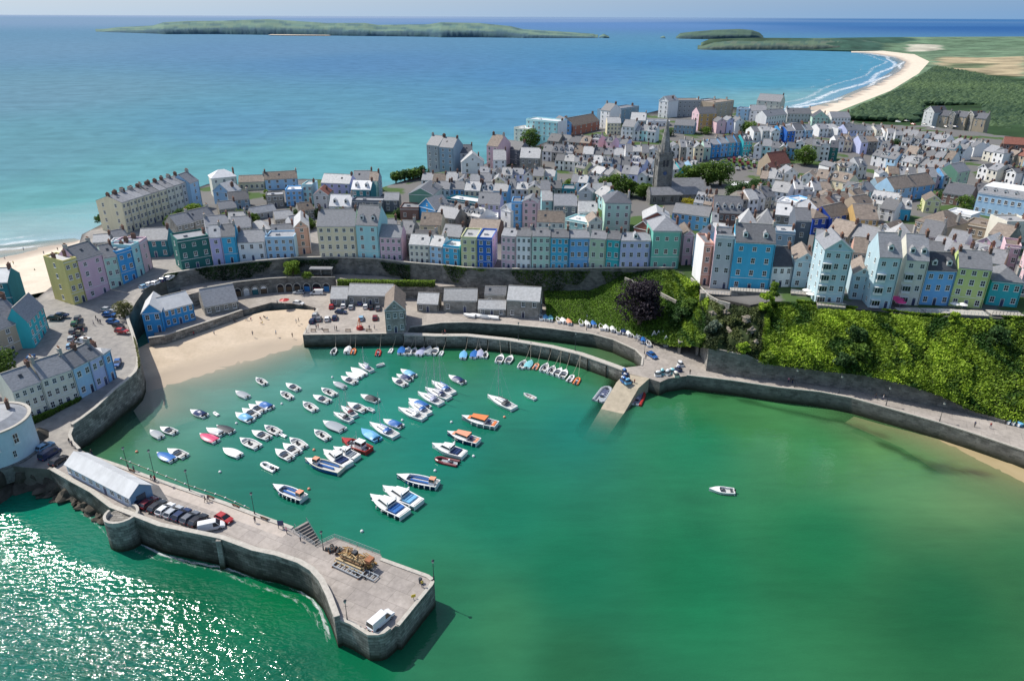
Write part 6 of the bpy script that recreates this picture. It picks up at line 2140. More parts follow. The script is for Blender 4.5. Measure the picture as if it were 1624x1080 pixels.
def tree(label, px, crown_r, crown_h, trunk, m=fol, leaves=2200, seed=1, group=None, leaf=.35, name='tree', cat='tree', z=None, lobes=26, base_at=True):
	rs = np.random.RandomState(seed)
	p = PG(*px) if z is None else P(px[0], px[1], z)
	T = thing(name, label, cat, p, rs.uniform(0, 6), group)
	if trunk > .6:
		b = MB()
		tr = max(.18, crown_r * .09)
		top = trunk + crown_h * .9
		b.cyl((0, 0, -1), (0, 0, trunk), tr * 1.35, tr, 8)
		b.cyl((0, 0, trunk), (.15, .1, top), tr, tr * .25, 7)
		for k in range(7):
			a = k * 2.4 + rs.uniform(0, .6)
			z0 = trunk * rs.uniform(.75, 1.0) + k * .12 * crown_h
			e = Vector((math.cos(a) * crown_r * .65, math.sin(a) * crown_r * .65, z0 + crown_h * rs.uniform(.25, .6)))
			mid = Vector((e.x * .45, e.y * .45, z0 + (e.z - z0) * .3))
			b.cyl((0, 0, z0), mid, tr * .55, tr * .38, 6)
			b.cyl(mid, e, tr * .38, tr * .1, 5)
		b.build('trunk', [bark], T)
	pts, tn = crown_pts(rs, crown_r, crown_h, leaves, lobes)
	pts = pts + np.array([0, 0, trunk + crown_h * .62])
	keep = pts[:, 2] > .05
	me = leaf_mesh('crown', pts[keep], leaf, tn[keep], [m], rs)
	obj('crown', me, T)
	return T

tree('large dark copper beech tree on the bank above the slipway road', (1014, 518), 8.2, 8.0, 4.0, fol_p, 7000, 3, leaf=.42, z=6.5, lobes=40)
tree('round bushy tree on the terrace path below the white houses', (466, 441), 3.4, 3.6, 1.4, fol_l, 2600, 5, leaf=.3, z=MZ)
tree('low round shrub beside the shelter on the terrace path', (488, 442), 2.0, 1.5, .3, fol_l, 900, 6, leaf=.26, z=MZ, name='shrub', cat='shrub')
for i, (u, v, r, h) in enumerate([(962, 312, 5.5, 5), (980, 312, 6.5, 6), (1000, 312, 4.5, 4), (1022, 316, 4.5, 3.5)]):
	tree(f'green churchyard tree left of the tower, {ORD[i]} from left', (u, v), r, h, 2, fol, 2600, 20 + i, 'churchyard trees left of the tower', leaf=.45)
for i, (u, v, r, h) in enumerate([(1086, 296, 5.5, 5), (1103, 294, 6.5, 5.5), (1122, 294, 7.0, 6.5), (1142, 294, 7.0, 6.5)]):
	tree(f'tall churchyard tree right of the tower, {ORD[i]} from left', (u, v), r, h, 2.5, fol, 3000, 30 + i, 'churchyard trees right of the tower', leaf=.45)
for i, (u, v, r, h) in enumerate([(1168, 318, 6, 4.5), (1186, 316, 6.5, 5), (1204, 317, 6.5, 4.8)]):
	tree(f'dark tree right of the church roof, {ORD[i]} from left', (u, v), r, h, 1.5, fol_d, 2600, 40 + i, 'dark trees right of the church', leaf=.45)
for i, (u, v, r, h) in enumerate([(1156, 327, 4.0, 2.4), (1180, 328, 4.2, 2.4), (1208, 328, 4.2, 2.6)]):
	tree(f'pale green bush below the dark trees, {ORD[i]} from left', (u, v), r, h, .4, fol_l, 1500, 50 + i, 'pale bushes below the dark trees', leaf=.35, name='shrub', cat='shrub')
tree('bright yellow flowering bush behind the long sky-blue house', (1093, 330), 4.0, 2.4, .6, fol_y, 1500, 55, leaf=.35, name='shrub', cat='shrub')
tree('bushy tree among white houses right of the red chapel roof', (1276, 262), 6.5, 6, 2, fol, 2600, 56, leaf=.5)
tree('round tree on the hill below the far hotels', (1184, 214), 7, 5.5, 2, fol, 2200, 57, leaf=.6)
tree('round green tree beside the white seafront hotels', (840, 234), 6.5, 6, 2, fol, 2200, 58, leaf=.55)
for i, (u, v, r, h, m_) in enumerate([(279, 366, 4.2, 4.5, fol), (293, 366, 5.0, 5.5, fol_d), (309, 350, 4.2, 4.5, fol_l)]):
	tree(f'leafy tree below the long cliff-top hotel, {ORD[i]} from left', (u, v), r, h, 1.6, m_, 2200, 60 + i, 'trees below the cliff-top hotel', leaf=.4)
for i, (u, v, r, h) in enumerate([(628, 288, 3.5, 2.5), (642, 286, 4, 3), (656, 284, 4.5, 3.2), (668, 282, 4, 3.2)]):
	tree(f'windswept seafront tree by the grey hotel, {ORD[i]} from left', (u, v), r, h, 1.0, fol_d if i % 2 else fol, 1500, 70 + i, 'windswept trees on the seafront cliff', leaf=.45)
tree('round pollarded tree at the corner of the left car park', (198, 507), 3.0, 3.2, 1.5, foliage('leaf_olive', (0.08, 0.085, 0.03), (0.24, 0.24, 0.10)), 1800, 75, leaf=.28)
tree('ivy covered tree stump on the left garden wall', (8, 592), 4.5, 4.0, .5, fol, 1800, 76, leaf=.35)
BUSH2 = [(475, 345, 'left of the salmon gable roof'), (492, 362, 'behind the salmon gable'), (456, 356, 'above the pale blue glazed house'), (505, 344, 'left of the pink-roofed gable'), (384, 346, 'above the slate cottage roofs'), (361, 352, 'right of the hotel trees'), (404, 366, 'above the white cottage'), (540, 344, 'under the white dormered cottage'), (688, 312, 'right of the moss gable'), (634, 345, 'left of the brown block')]
for i, (u, v, w) in enumerate(BUSH2):
	tree('low leafy yard bush ' + w, (u, v), 3.2, 2.2, .5, [fol_d, fol, fol_l][i % 3], 900, 180 + i, 'yard bushes behind the harbour terrace', leaf=.38, name='shrub', cat='shrub')
WHERE = ['on lawn below the far hotels', 'behind the bright blue terrace', 'beside the stone-roofed row', 'right of the stone-roofed row', 'left of the upper spire', 'beside the upper spire', 'left of the churchyard trees',
		 'left of the red chapel roof', 'right of the red chapel roof', 'in front of the white gabled houses', 'left of the lemon gabled house', 'below the blue-grey roofs behind the lemon house', 'right of the lemon gabled house', 'beside the right edge villas',
		 'at the left end of the white terraces', 'behind the dark gabled white house', 'left of the royal blue houses', 'at the foot of the far hotels', 'in the lilac house garden', 'clipped tall on a garden wall', 'behind the salmon house', 'in the hollow behind the white cottages', 'behind the cream harbour hotel', 'on the cliff edge by the hotel end wall']
for i, (u, v, r, h) in enumerate([(1120, 213, 5, 2.5), (1150, 226, 4, 3), (858, 246, 4, 3), (925, 236, 4, 3), (990, 240, 5, 3), (1005, 246, 5, 3), (905, 300, 4, 3), (1200, 246, 5, 3), (1240, 258, 5, 3.5), (1330, 292, 5, 3), (1470, 334, 4.5, 3), (1500, 318, 5, 3.5), (1528, 332, 4.5, 3.5), (1560, 282, 5, 3), (1420, 232, 4, 2.5), (1345, 238, 5, 3), (1316, 328, 4, 2.5), (1060, 216, 5, 3), (548, 322, 3, 2.5), (424, 322, 2.0, 4.0), (437, 372, 3.5, 2.0), (402, 352, 3, 1.8), (480, 352, 3, 2), (165, 352, 4, 1.6)]):
	tree(f'green garden bush {WHERE[i]}', (u, v), r, h, .6, [fol, fol_l, fol_d][i % 3], 900, 80 + i, 'garden bushes among the roofs', leaf=.42, name='shrub', cat='shrub')
# ------------------------------------------------------------------ the green cliff
SL = [((862, 453, 9.4), (868, 507, 4.6)), ((935, 449, 10), (940, 517, 4.8)), ((985, 437, 15), (1000, 531, 5)), ((1030, 432, 17.5), (1045, 546, 5.5)), ((1068, 432, 18.5), (1075, 550, 7)), ((1102, 449, 19.3), (1100, 549, 9.5)),
	  ((1140, 480, 19.3), (1122, 552.5, 12)), ((1190, 489, 20), (1180, 563, 11.4)), ((1225, 481, 21), (1210, 577, 9.6)), ((1262, 482, 22), (1300, 588, 10.2)), ((1330, 491, 22), (1375, 596, 10.4)), ((1400, 497, 22), (1440, 611, 10.1)),
	  ((1460, 504, 22), (1490, 627, 9.0)), ((1530, 506, 22), (1540, 651, 6.2)), ((1624, 509, 22), (1630, 676, 4.9)), ((1720, 519, 22), (1720, 697, 4.9))]
up_ = [P(*a) for a, b in SL]
lo_ = [P(*b) for a, b in SL]

def slope_grid(nu=260, nv=34):
	rs = np.random.RandomState(11)
	s = np.linspace(0, len(SL) - 1, nu)
	A = np.array([[np.interp(s, range(len(SL)), [p[k] for p in up_]) for k in range(3)]]).squeeze().T
	B = np.array([[np.interp(s, range(len(SL)), [p[k] for p in lo_]) for k in range(3)]]).squeeze().T
	t = np.linspace(0, 1, nv)
	g = A[:, None, :] * t[None, :, None] + B[:, None, :] * (1 - t)[None, :, None]
	# bulging thicket: lumps pushed outwards and up
	su, tv = np.meshgrid(s, t, indexing='ij')
	lump = np.zeros_like(su)
	for k in range(240):
		cu, cv, r, hgt = rs.uniform(4, len(SL) - 1), rs.uniform(0, 1), rs.uniform(.07, .30), rs.uniform(.4, 2.0)
		d2 = ((su - cu) / r) ** 2 + ((tv - cv) / (r * rs.uniform(.7, 1.3))) ** 2
		lump = np.maximum(lump, hgt * np.clip(1 - d2, 0, 1) ** .5)
	edge = np.clip(np.minimum(tv, 1 - tv) * 8, 0, 1) * np.clip((su - 4) * 2, 0, 1)
	g[:, :, 2] += lump * edge * .8
	g[:, :, 1] -= lump * edge * .55
	conc = np.sin(np.pi * tv) * np.clip((su - 6), 0, 1) * 1.2
	g[:, :, 1] += conc * .0
	return g, su, tv, lump

g_, su_, tv_, lump_ = slope_grid()
nu, nv = su_.shape
vs = g_.reshape(-1, 3)
fs = [(i * nv + j, (i + 1) * nv + j, (i + 1) * nv + j + 1, i * nv + j + 1) for i in range(nu - 1) for j in range(nv - 1)]
me = bpy.data.meshes.new('cliff_slope')
me.from_pydata(vs.tolist(), [], fs)
me.materials.append(mat('slope_soil', (0.045, 0.062, 0.025), .95, .5, .4, .3, .1, detail=9))
me.polygons.foreach_set('use_smooth', [True] * len(fs))
struct(obj('cliff_slope', me))

def scatter_slope(name, n, u0, u1, t0, t1, size, m, seed, tone_fn=None, mask=None, label=None):
	rs = np.random.RandomState(seed)
	k = int(n * 1.6)
	u = rs.uniform(u0, u1, k) / (len(SL) - 1) * (nu - 1)
	t = rs.uniform(t0, t1, k) * (nv - 1)
	i, j = np.clip(u.astype(int), 0, nu - 2), np.clip(t.astype(int), 0, nv - 2)
	fu, ft = u - i, t - j
	p = (g_[i, j] * ((1 - fu) * (1 - ft))[:, None] + g_[i + 1, j] * (fu * (1 - ft))[:, None] + g_[i, j + 1] * ((1 - fu) * ft)[:, None] + g_[i + 1, j + 1] * (fu * ft)[:, None])
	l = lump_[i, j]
	# painted shade: darker hollows between lumps, lighter tops; broad patches of different growth
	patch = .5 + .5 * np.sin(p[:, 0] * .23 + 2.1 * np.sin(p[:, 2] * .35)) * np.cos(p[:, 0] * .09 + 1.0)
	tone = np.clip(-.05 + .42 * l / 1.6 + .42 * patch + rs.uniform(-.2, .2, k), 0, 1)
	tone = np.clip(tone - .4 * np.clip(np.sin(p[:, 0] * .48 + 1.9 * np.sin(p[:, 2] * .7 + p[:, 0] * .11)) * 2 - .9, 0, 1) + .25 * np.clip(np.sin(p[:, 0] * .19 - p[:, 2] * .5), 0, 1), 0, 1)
	keep = np.ones(k, bool)
	if mask is not None:
		keep = mask(u / (nu - 1) * (len(SL) - 1), t / (nv - 1), p, rs)
	p, tone = p[keep][:n], tone[keep][:n]
	p = p + rs.normal(size=p.shape) * np.array([.15, .15, .15]) + np.array([0, -.12, .22])
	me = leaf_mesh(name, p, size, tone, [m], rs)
	o = obj(name, me)
	o['kind'] = 'stuff'
	tag(o, label, 'vegetation')
	return o

fol_c = foliage('cliff_leaf', (0.030, 0.085, 0.012), (0.42, 0.58, 0.05))
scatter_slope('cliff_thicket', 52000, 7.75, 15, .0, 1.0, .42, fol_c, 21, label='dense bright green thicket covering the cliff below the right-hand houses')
scatter_slope('garden_undergrowth', 9000, 5.2, 7.8, .0, 1.0, .36, foliage('garden_leaf', (0.03, 0.05, 0.02), (0.16, 0.19, 0.06)), 22, mask=lambda u, t, p, r: (np.sin(p[:, 0] * .9) * np.cos(p[:, 2] * 1.1 + p[:, 0] * .4)) > -.35, label='mixed garden undergrowth on the rocky bank left of the thicket')
scatter_slope('bank_thicket', 15000, 3.55, 5.6, .0, 1.0, .40, fol_c, 23, label='green thicket on the bank between copper beech and rock garden')
scatter_slope('grass', 26000, 0, 3.6, .02, .98, .26, foliage('bank_grass', (0.10, 0.20, 0.02), (0.26, 0.42, 0.045)), 24, label='bright grass bank above the inner basin road')
scatter_slope('ivy', 4200, 1.9, 5.2, .86, 1.03, .36, fol, 25, label='dark ivy hanging over the wall under the green townhouse')

def wall_growth(name, label, line, z0, z1, n, size, m, seed, off=.25):
	rs = np.random.RandomState(seed)
	L0 = np.array([tuple(p) for p in densify(line, 1.0)])
	i = rs.randint(0, len(L0) - 1, n * 3)
	f = rs.uniform(0, 1, n * 3)
	p = L0[i] * (1 - f)[:, None] + L0[i + 1] * f[:, None]
	s = i + f
	cov = np.sin(s * .21 + seed) + .7 * np.sin(s * .083 + 2 * seed) + .4 * np.sin(s * .6)
	t = rs.uniform(0, 1, n * 3) ** 1.4
	keep = t * 1.6 < cov + .6
	p, t, s = p[keep][:n], t[keep][:n], s[keep][:n]
	p[:, 2] = p[:, 2] * 0 + z1 - (z1 - z0) * t if not callable(z1) else p[:, 2]
	p[:, 1] -= off + rs.uniform(0, .35, len(p))
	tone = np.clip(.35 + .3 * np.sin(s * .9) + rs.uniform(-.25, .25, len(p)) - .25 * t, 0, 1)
	o = obj(name, leaf_mesh(name, p, size, tone, [m], rs))
	o['kind'] = 'stuff'
	tag(o, label, 'vegetation')

wall_growth('ivy', 'ivy hanging in patches on the dark wall below the left harbour terrace', [Vector((p.x, p.y - .25, 0)) for p in le[:len(le) // 2]], 8.5, 15.2, 5200, .3, fol_d, 3)
wall_growth('ivy', 'ivy spilling over the middle part of the harbour retaining wall', [Vector((p.x, p.y - .25, 0)) for p in le[len(le) // 2:]], 8.5, 16.6, 4200, .3, fol, 5)
wall_growth('cliff_edge_growth', 'tangled green growth along the cliff edge below the right-hand terraces', [P(u, v + .8, z) for u, v, z in EDGE[21:]], 20.0, 23.0, 9000, .36, fol_c, 7, .1)

def slope_pt(s, t):
	i, j = min(nu - 2, int(s / (len(SL) - 1) * (nu - 1))), min(nv - 2, int(t * (nv - 1)))
	return Vector(g_[i, j])

def slope_bush(label, s, t, r, h, m, seed, name='shrub', cat='shrub', leaves=1300, leaf=.36, group='bushes on the green cliff'):
	p = slope_pt(s, t)
	rs = np.random.RandomState(seed)
	T = thing(name, label, cat, p, 0, group)
	b = MB()
	b.cyl((0, 0, -1), (.1, 0, h * .8), .16, .05, 6)
	b.build('trunk', [bark], T)
	pts, tn = crown_pts(rs, r, h, leaves, 14)
	obj('crown', leaf_mesh('crown', pts + np.array([0, -.2, h * .55]), leaf, tn, [m], rs), T)

for lab, s, t, r, h, m in [
	('tall pale green conifer at left corner of the thicket top', 8.05, .98, 1.9, 5.5, fol_l), ('dark rounded bush in the middle of the thicket', 10.1, .55, 3.0, 2.6, fol_d), ('dark bush low in the thicket near the wall', 9.6, .14, 2.8, 2.4, fol_d),
	('big dark tree low in thicket left of the sloping wall', 10.0, .3, 3.4, 3.0, fol), ('ivy column hanging below the lime house balcony', 12.7, .96, 1.5, 3.0, fol_c), ('rounded bush at right edge of the thicket, upper', 14.2, .62, 3.0, 2.6, fol), ('rounded bush at right edge of the thicket, lower', 14.1, .3, 2.8, 2.4, fol_d),
	('dark wooded hollow bush under the turquoise house', 13.5, .78, 3.4, 2.8, fol_d), ('grey green bush above the right quay wall', 8.1, .08, 2.0, 1.6, fol_l), ('bushy tree between the cyan townhouse and the thicket', 7.7, .9, 2.4, 3.6, fol_c), ('olive bush among the garden rocks', 6.6, .6, 2.2, 1.8, foliage('garden_leaf', (0, 0, 0), (0, 0, 0))),
	('silvery bush on garden rocks above the boat shed', 6.0, .35, 2.4, 2.2, foliage('silver_leaf', (0.06, 0.09, 0.06), (0.22, 0.27, 0.2))), ('yellow-green bush beside the boat shed roof', 5.6, .12, 2.0, 1.6, fol_l), ('bright bush at end of the high wall', 7.0, .1, 2.2, 1.6, fol_c),
	('dark tree in the shade right of the copper beech', 4.3, .35, 3.2, 3.2, fol_d), ('bush beside the zigzag path head', 4.9, .8, 2.6, 2.4, fol_c), ('bush halfway up the bank beside copper beech', 4.7, .5, 2.8, 2.6, fol)]:
	slope_bush(lab, s, t, r, h, m, int(s * 100 + t * 10))
for k, (s, t, sz) in enumerate([(6.3, .8, (1.5, .9, 1.0)), (6.9, .7, (1.7, .9, 1.2)), (6.5, .45, (1.4, .8, 1.0)), (7.2, .5, (1.6, .9, 1.1)), (7.45, .3, (1.1, .8, .9)), (5.9, .65, (1.1, .7, .8))]):
	o = rock('rock', '', (0, 0), 0, sz, 40 + k, mat('garden_rock', (0.24, 0.21, 0.17), .95, .45, .7, .5, .2, detail=9))
	o.location = slope_pt(s, t) + Vector((0, -.2, .2))
	tag(o, 'pale garden rock on the bank, ' + ['by the lawn', 'highest on the right', 'in the middle', 'right of the middle', 'lowest on the right', 'beside the zigzag path'][k], 'rock', 'pale rocks on the bank')
# zigzag path with pale walls
mb = MB()
zp = densify([slope_pt(2.1, .93) + Vector((0, -.4, .1)), slope_pt(3.1, .72) + Vector((0, -.5, .2)), slope_pt(4.05, .55) + Vector((0, -.6, .3))], 1.5)
wall_strip(mb, zp, [p.z + 1.0 for p in zp], [p.z - 1.5 for p in zp], .35, 0, 1, .12, .05)
tag(mb.build('path_wall', [rubble_pale, coping], uvwall=True), 'pale wall of the path sloping down behind the copper beech', 'wall')
mb = MB()
zp = densify([P(1095, 443, 20), P(1105, 452, 20), P(1122, 470, 20), P(1138, 479, 20), P(1157, 484, 20.2)], 1.5)
wall_strip(mb, zp, [p.z + .5 for p in zp], [p.z - 3 for p in zp], .35, 0, 1, .12, .05)
tag(mb.build('path_wall', [rubble_pale, coping], uvwall=True), 'pale garden wall curving in front of the salmon townhouse', 'wall')

# scrub woodland behind the far beach
def scrub():
	rs = np.random.RandomState(9)
	poly = [(p.x, p.y) for p in [P(u, v, 7) for u, v in [(1338, 187), (1370, 170), (1420, 148), (1462, 122), (1484, 108), (1540, 118), (1600, 130), (1660, 150), (1700, 230), (1640, 222), (1572, 205), (1560, 168), (1462, 166), (1455, 194), (1380, 190)]]]
	xs, ys = [q[0] for q in poly], [q[1] for q in poly]
	n = 14000
	# nearer the town the bushes are sampled more densely
	x = rs.uniform(min(xs), max(xs), n * 3)
	y = rs.uniform(min(ys), max(ys), n * 3)
	ok = in_poly(x, y, poly)
	x, y = x[ok][:n], y[ok][:n]
	b = MB()
	V, Fq, tn = [], [], []
	ico = bmesh.new()
	bmesh.ops.create_icosphere(ico, subdivisions=1, radius=1)
	iv = np.array([v.co[:] for v in ico.verts])
	fi = [tuple(v.index for v in f.verts) for f in ico.faces]
	ico.free()
	for k in range(len(x)):
		r = rs.uniform(2.0, 5.0)
		q = iv * (1 + rs.uniform(-.25, .25, iv.shape)) * np.array([r * 1.1, r * 1.1, r * rs.uniform(.5, .9)]) + np.array([x[k], y[k], 8.5])
		base = len(V)
		V += q.tolist()
		Fq += [tuple(i + base for i in f) for f in fi]
		patch = .5 + .3 * math.sin(x[k] * .012 + 1.3 * math.sin(y[k] * .006)) + .2 * math.sin(y[k] * .03)
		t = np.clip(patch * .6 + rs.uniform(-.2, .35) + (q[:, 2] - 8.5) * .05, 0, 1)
		tn += t.tolist()
	me = bpy.data.meshes.new('scrub_woodland')
	me.from_pydata(V, [], Fq)
	at = me.attributes.new('tone', 'FLOAT', 'POINT')
	at.data.foreach_set('value', tn)
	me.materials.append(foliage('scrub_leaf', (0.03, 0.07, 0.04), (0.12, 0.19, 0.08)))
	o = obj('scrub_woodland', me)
	o['kind'] = 'stuff'
	tag(o, 'dense green scrub woodland between the town and the long sandy beach', 'woodland')

scrub()

def hedge(label, px, z, hgt, thick, seed, m=fol_l, n=5200):
	line = densify([P(u, v, z) for u, v in px], .8)
	rs = np.random.RandomState(seed)
	idx = rs.randint(0, len(line) - 1, n)
	f = rs.uniform(0, 1, n)
	L0 = np.array([tuple(p) for p in line])
	p = L0[idx] * (1 - f)[:, None] + L0[idx + 1] * f[:, None]
	a = rs.uniform(0, 2 * pi, n)
	p[:, 1] += np.cos(a) * thick / 2
	hz = hgt * (.5 + .5 * np.clip(np.sin(a) * 1.4, -1, 1)) * rs.uniform(.9, 1.1, n)
	p[:, 2] += hz
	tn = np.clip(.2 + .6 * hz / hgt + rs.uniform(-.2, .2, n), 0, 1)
	b = MB()
	core = line[::3] + [line[-1]]
	rings = [[(q.x, q.y - thick * .38, q.z), (q.x, q.y - thick * .38, q.z + hgt * .85), (q.x, q.y + thick * .38, q.z + hgt * .85), (q.x, q.y + thick * .38, q.z)] for q in core]
	b.loft(rings, 0)
	T = thing('hedge', label, 'hedge', line[0])
	me = leaf_mesh('foliage', p - L0[0], .26, tn, [m], rs)
	obj('foliage', me, T)
	c = b.build('stems', [mat('slope_soil', (0, 0, 0))], T)
	c.location = -Vector(line[0])

hedge('long pale green clipped hedge on the terrace above the quay sheds', [(536, 452), (600, 453), (690, 454)], MZ, 2.0, 2.2, 5)
hedge('dark climbing bushes at the foot of the white terrace', [(52, 672), (80, 661), (108, 648), (130, 639)], 6.6, 1.6, 1.4, 6, fol, 2600)
hedge('strip of weeds along the curving road parapet', [(205, 520), (212, 535), (217, 552), (220, 568), (221, 584)], 9.6, .5, .8, 7, foliage('leaf_olive', (0, 0, 0), (0, 0, 0)), 900)
# ------------------------------------------------------------------ boats
def gel(name, rgb, rough=.35):
	return mat('gel_' + name, rgb, rough, .08, 1.2, 0, .5)

BC = {'white': gel('white', (.78, .78, .77)), 'cream': gel('cream', (.66, .62, .52)), 'navy': gel('navy', (.015, .035, .12)), 'blue': gel('blue', (.03, .14, .42)), 'sky': gel('sky', (.16, .42, .68)), 'aqua': gel('aqua', (.2, .5, .55)),
	  'red': gel('red', (.42, .035, .03)), 'maroon': gel('maroon', (.16, .02, .03)), 'pink': gel('pink', (.62, .07, .16)), 'orange': gel('orange', (.75, .22, .07)), 'salmon': gel('salmon', (.78, .33, .20)), 'grey': gel('grey', (.30, .33, .36), .6),
	  'dark': gel('dark', (.035, .04, .05), .6), 'black': gel('black', (.015, .015, .018), .4), 'wood': gel('wood', (.25, .12, .05), .6), 'lav': gel('lav', (.36, .38, .52), .5), 'green': gel('green', (.03, .2, .12))}
deck_m = mat('boat_deck', (.52, .52, .5), .6, .15, 2)
alu = mat('mast_aluminium', (.62, .63, .64), .35, .1, 2, metal=.6)
rope = mat('mooring_rope', (.42, .38, .30), .9, .2, 3)
_bm = {}

def cm(key, fn, mats, smooth=False):
	if key not in _bm:
		b = MB()
		fn(b)
		_bm[key] = b.mesh(key[0], mats, smooth)
	return _bm[key]

def stations(L, B, H, fine=2.2, n=11, transom=.84):
	out = []
	for i in range(n):
		t = i / (n - 1)
		hb = B / 2 * (1 - max(0, (t - .42) / .58) ** fine) * (transom + (1 - transom) * min(1, t / .38))
		hb = max(hb, .02)
		out.append((t, (t - .5) * L + (.04 * L if t == 1 else 0), hb, H * (1 + .30 * t * t)))
	return out

def hull_fn(L, B, H, fine=2.2, floor=.3, fd=.6, transom=.84, rub=True):
	def f(b):
		S = stations(L, B, H, fine, 13, transom)
		rings = []
		for t, x, hb, z in S:
			q = .78 if t < .6 else .78 - (t - .6) * .9
			kx = x - (.10 * L * max(0, t - .75) / .25 if t > .75 else 0)
			rings.append([(x, -hb, z), (x - (.3 if t == 1 else 0) * .2, -hb * max(q, .3), -.02 * L), (kx, 0, -.3 * H), (x, hb * max(q, .3), -.02 * L), (x, hb, z)])
		b.loft(rings, 0, close=False, caps=False)
		b.face([rings[0][k] for k in (0, 1, 2, 3, 4)], 0)
		# gunwale and inside
		w = .09 + .012 * L
		inn = []
		for (t, x, hb, z) in S:
			ib = max(hb - w, .01)
			inn.append([(x, -hb - .03, z - .06), (x, -hb - .03, z + .05), (x, -ib, z + .05), (x, -ib, floor * H)])
		b.loft(inn, 1, close=False, caps=False)
		inn2 = [[(p[0], -p[1], p[2]) for p in r][::-1] for r in inn]
		b.loft(inn2, 1, close=False, caps=False)
		b.box(S[0][1] - .02, S[0][1] + .12, -S[0][2], S[0][2], -.02, S[0][3] + .05, 1)
		# floor and fore deck
		for k in range(len(S) - 1):
			(t0, xa, ha, za), (t1, xb, hb, zb) = S[k], S[k + 1]
			if t0 >= fd - .01:
				b.face([(xa, -ha, za + .055), (xb, -hb, zb + .055), (xb, 0, zb + .12), (xa, 0, za + .12)], 1)
				b.face([(xa, 0, za + .12), (xb, 0, zb + .12), (xb, hb, zb + .055), (xa, ha, za + .055)], 1)
			else:
				b.face([(xa, -ha + w, floor * H), (xb, -hb + w, floor * H), (xb, hb - w, floor * H), (xa, ha - w, floor * H)], 2)
				if t1 >= fd - .01:
					b.face([(xb, -hb + w, floor * H), (xb, -hb + w, zb + .05), (xb, hb - w, zb + .05), (xb, hb - w, floor * H)], 1)
	return f

def outboard(b):
	b.taper(-.28, .12, -.16, .16, .45, -.25, .1, -.14, .14, .95, 0)
	b.box(-.12, .04, -.07, .07, -.5, .46, 0)
	b.box(.02, .2, -.12, .12, .2, .5, 0)

def cover_fn(L, B, H, t0, t1, rise, fine=2.2):
	def f(b):
		S = [s for s in stations(L, B, H, fine, 17) if t0 - .01 <= s[0] <= t1 + .01]
		rings = []
		for i, (t, x, hb, z) in enumerate(S):
			k = math.sin(pi * (i + .7) / (len(S) + .4)) ** .5
			rings.append([(x, -hb - .05, z - .05), (x, -hb - .05, z + .07), (x, -hb * .5, z + .07 + rise * .75 * k), (x, 0, z + .07 + rise * k), (x, hb * .5, z + .07 + rise * .75 * k), (x, hb + .05, z + .07), (x, hb + .05, z - .05)])
		b.loft(rings, 0, close=False, caps=True)
	return f

def cabin_fn(x0, x1, w0, w1, z0, h, rake=.5, back=.1):
	"""cabin: coloured body, glass band, roof"""
	def f(b):
		zm, zt = z0 + h * .45, z0 + h * .9
		def rg(z, k):
			a = rake * k
			c = back * k
			return [(x0 + c, -w0 / 2 * (1 - .12 * k), z), (x1 - a, -w1 / 2 * (1 - .12 * k), z), (x1 - a, w1 / 2 * (1 - .12 * k), z), (x0 + c, w0 / 2 * (1 - .12 * k), z)]
		b.loft([rg(z0, 0), rg(zm, .4)], 0, caps=False)
		b.loft([rg(zm, .4), rg(zt, .95)], 1, caps=False)
		r = rg(zt, .95)
		r2 = [(p[0] + (-.12 if i in (0, 3) else .12), p[1] * 1.08, zt) for i, p in enumerate(r)]
		r3 = [(p[0], p[1], zt + .1) for p in r2]
		b.loft([r2, r3], 2)
		for i in range(4):
			b.cyl(rg(zm, .4)[i], rg(zt, .95)[i], .05, .05, 4, 2, False)
	return f

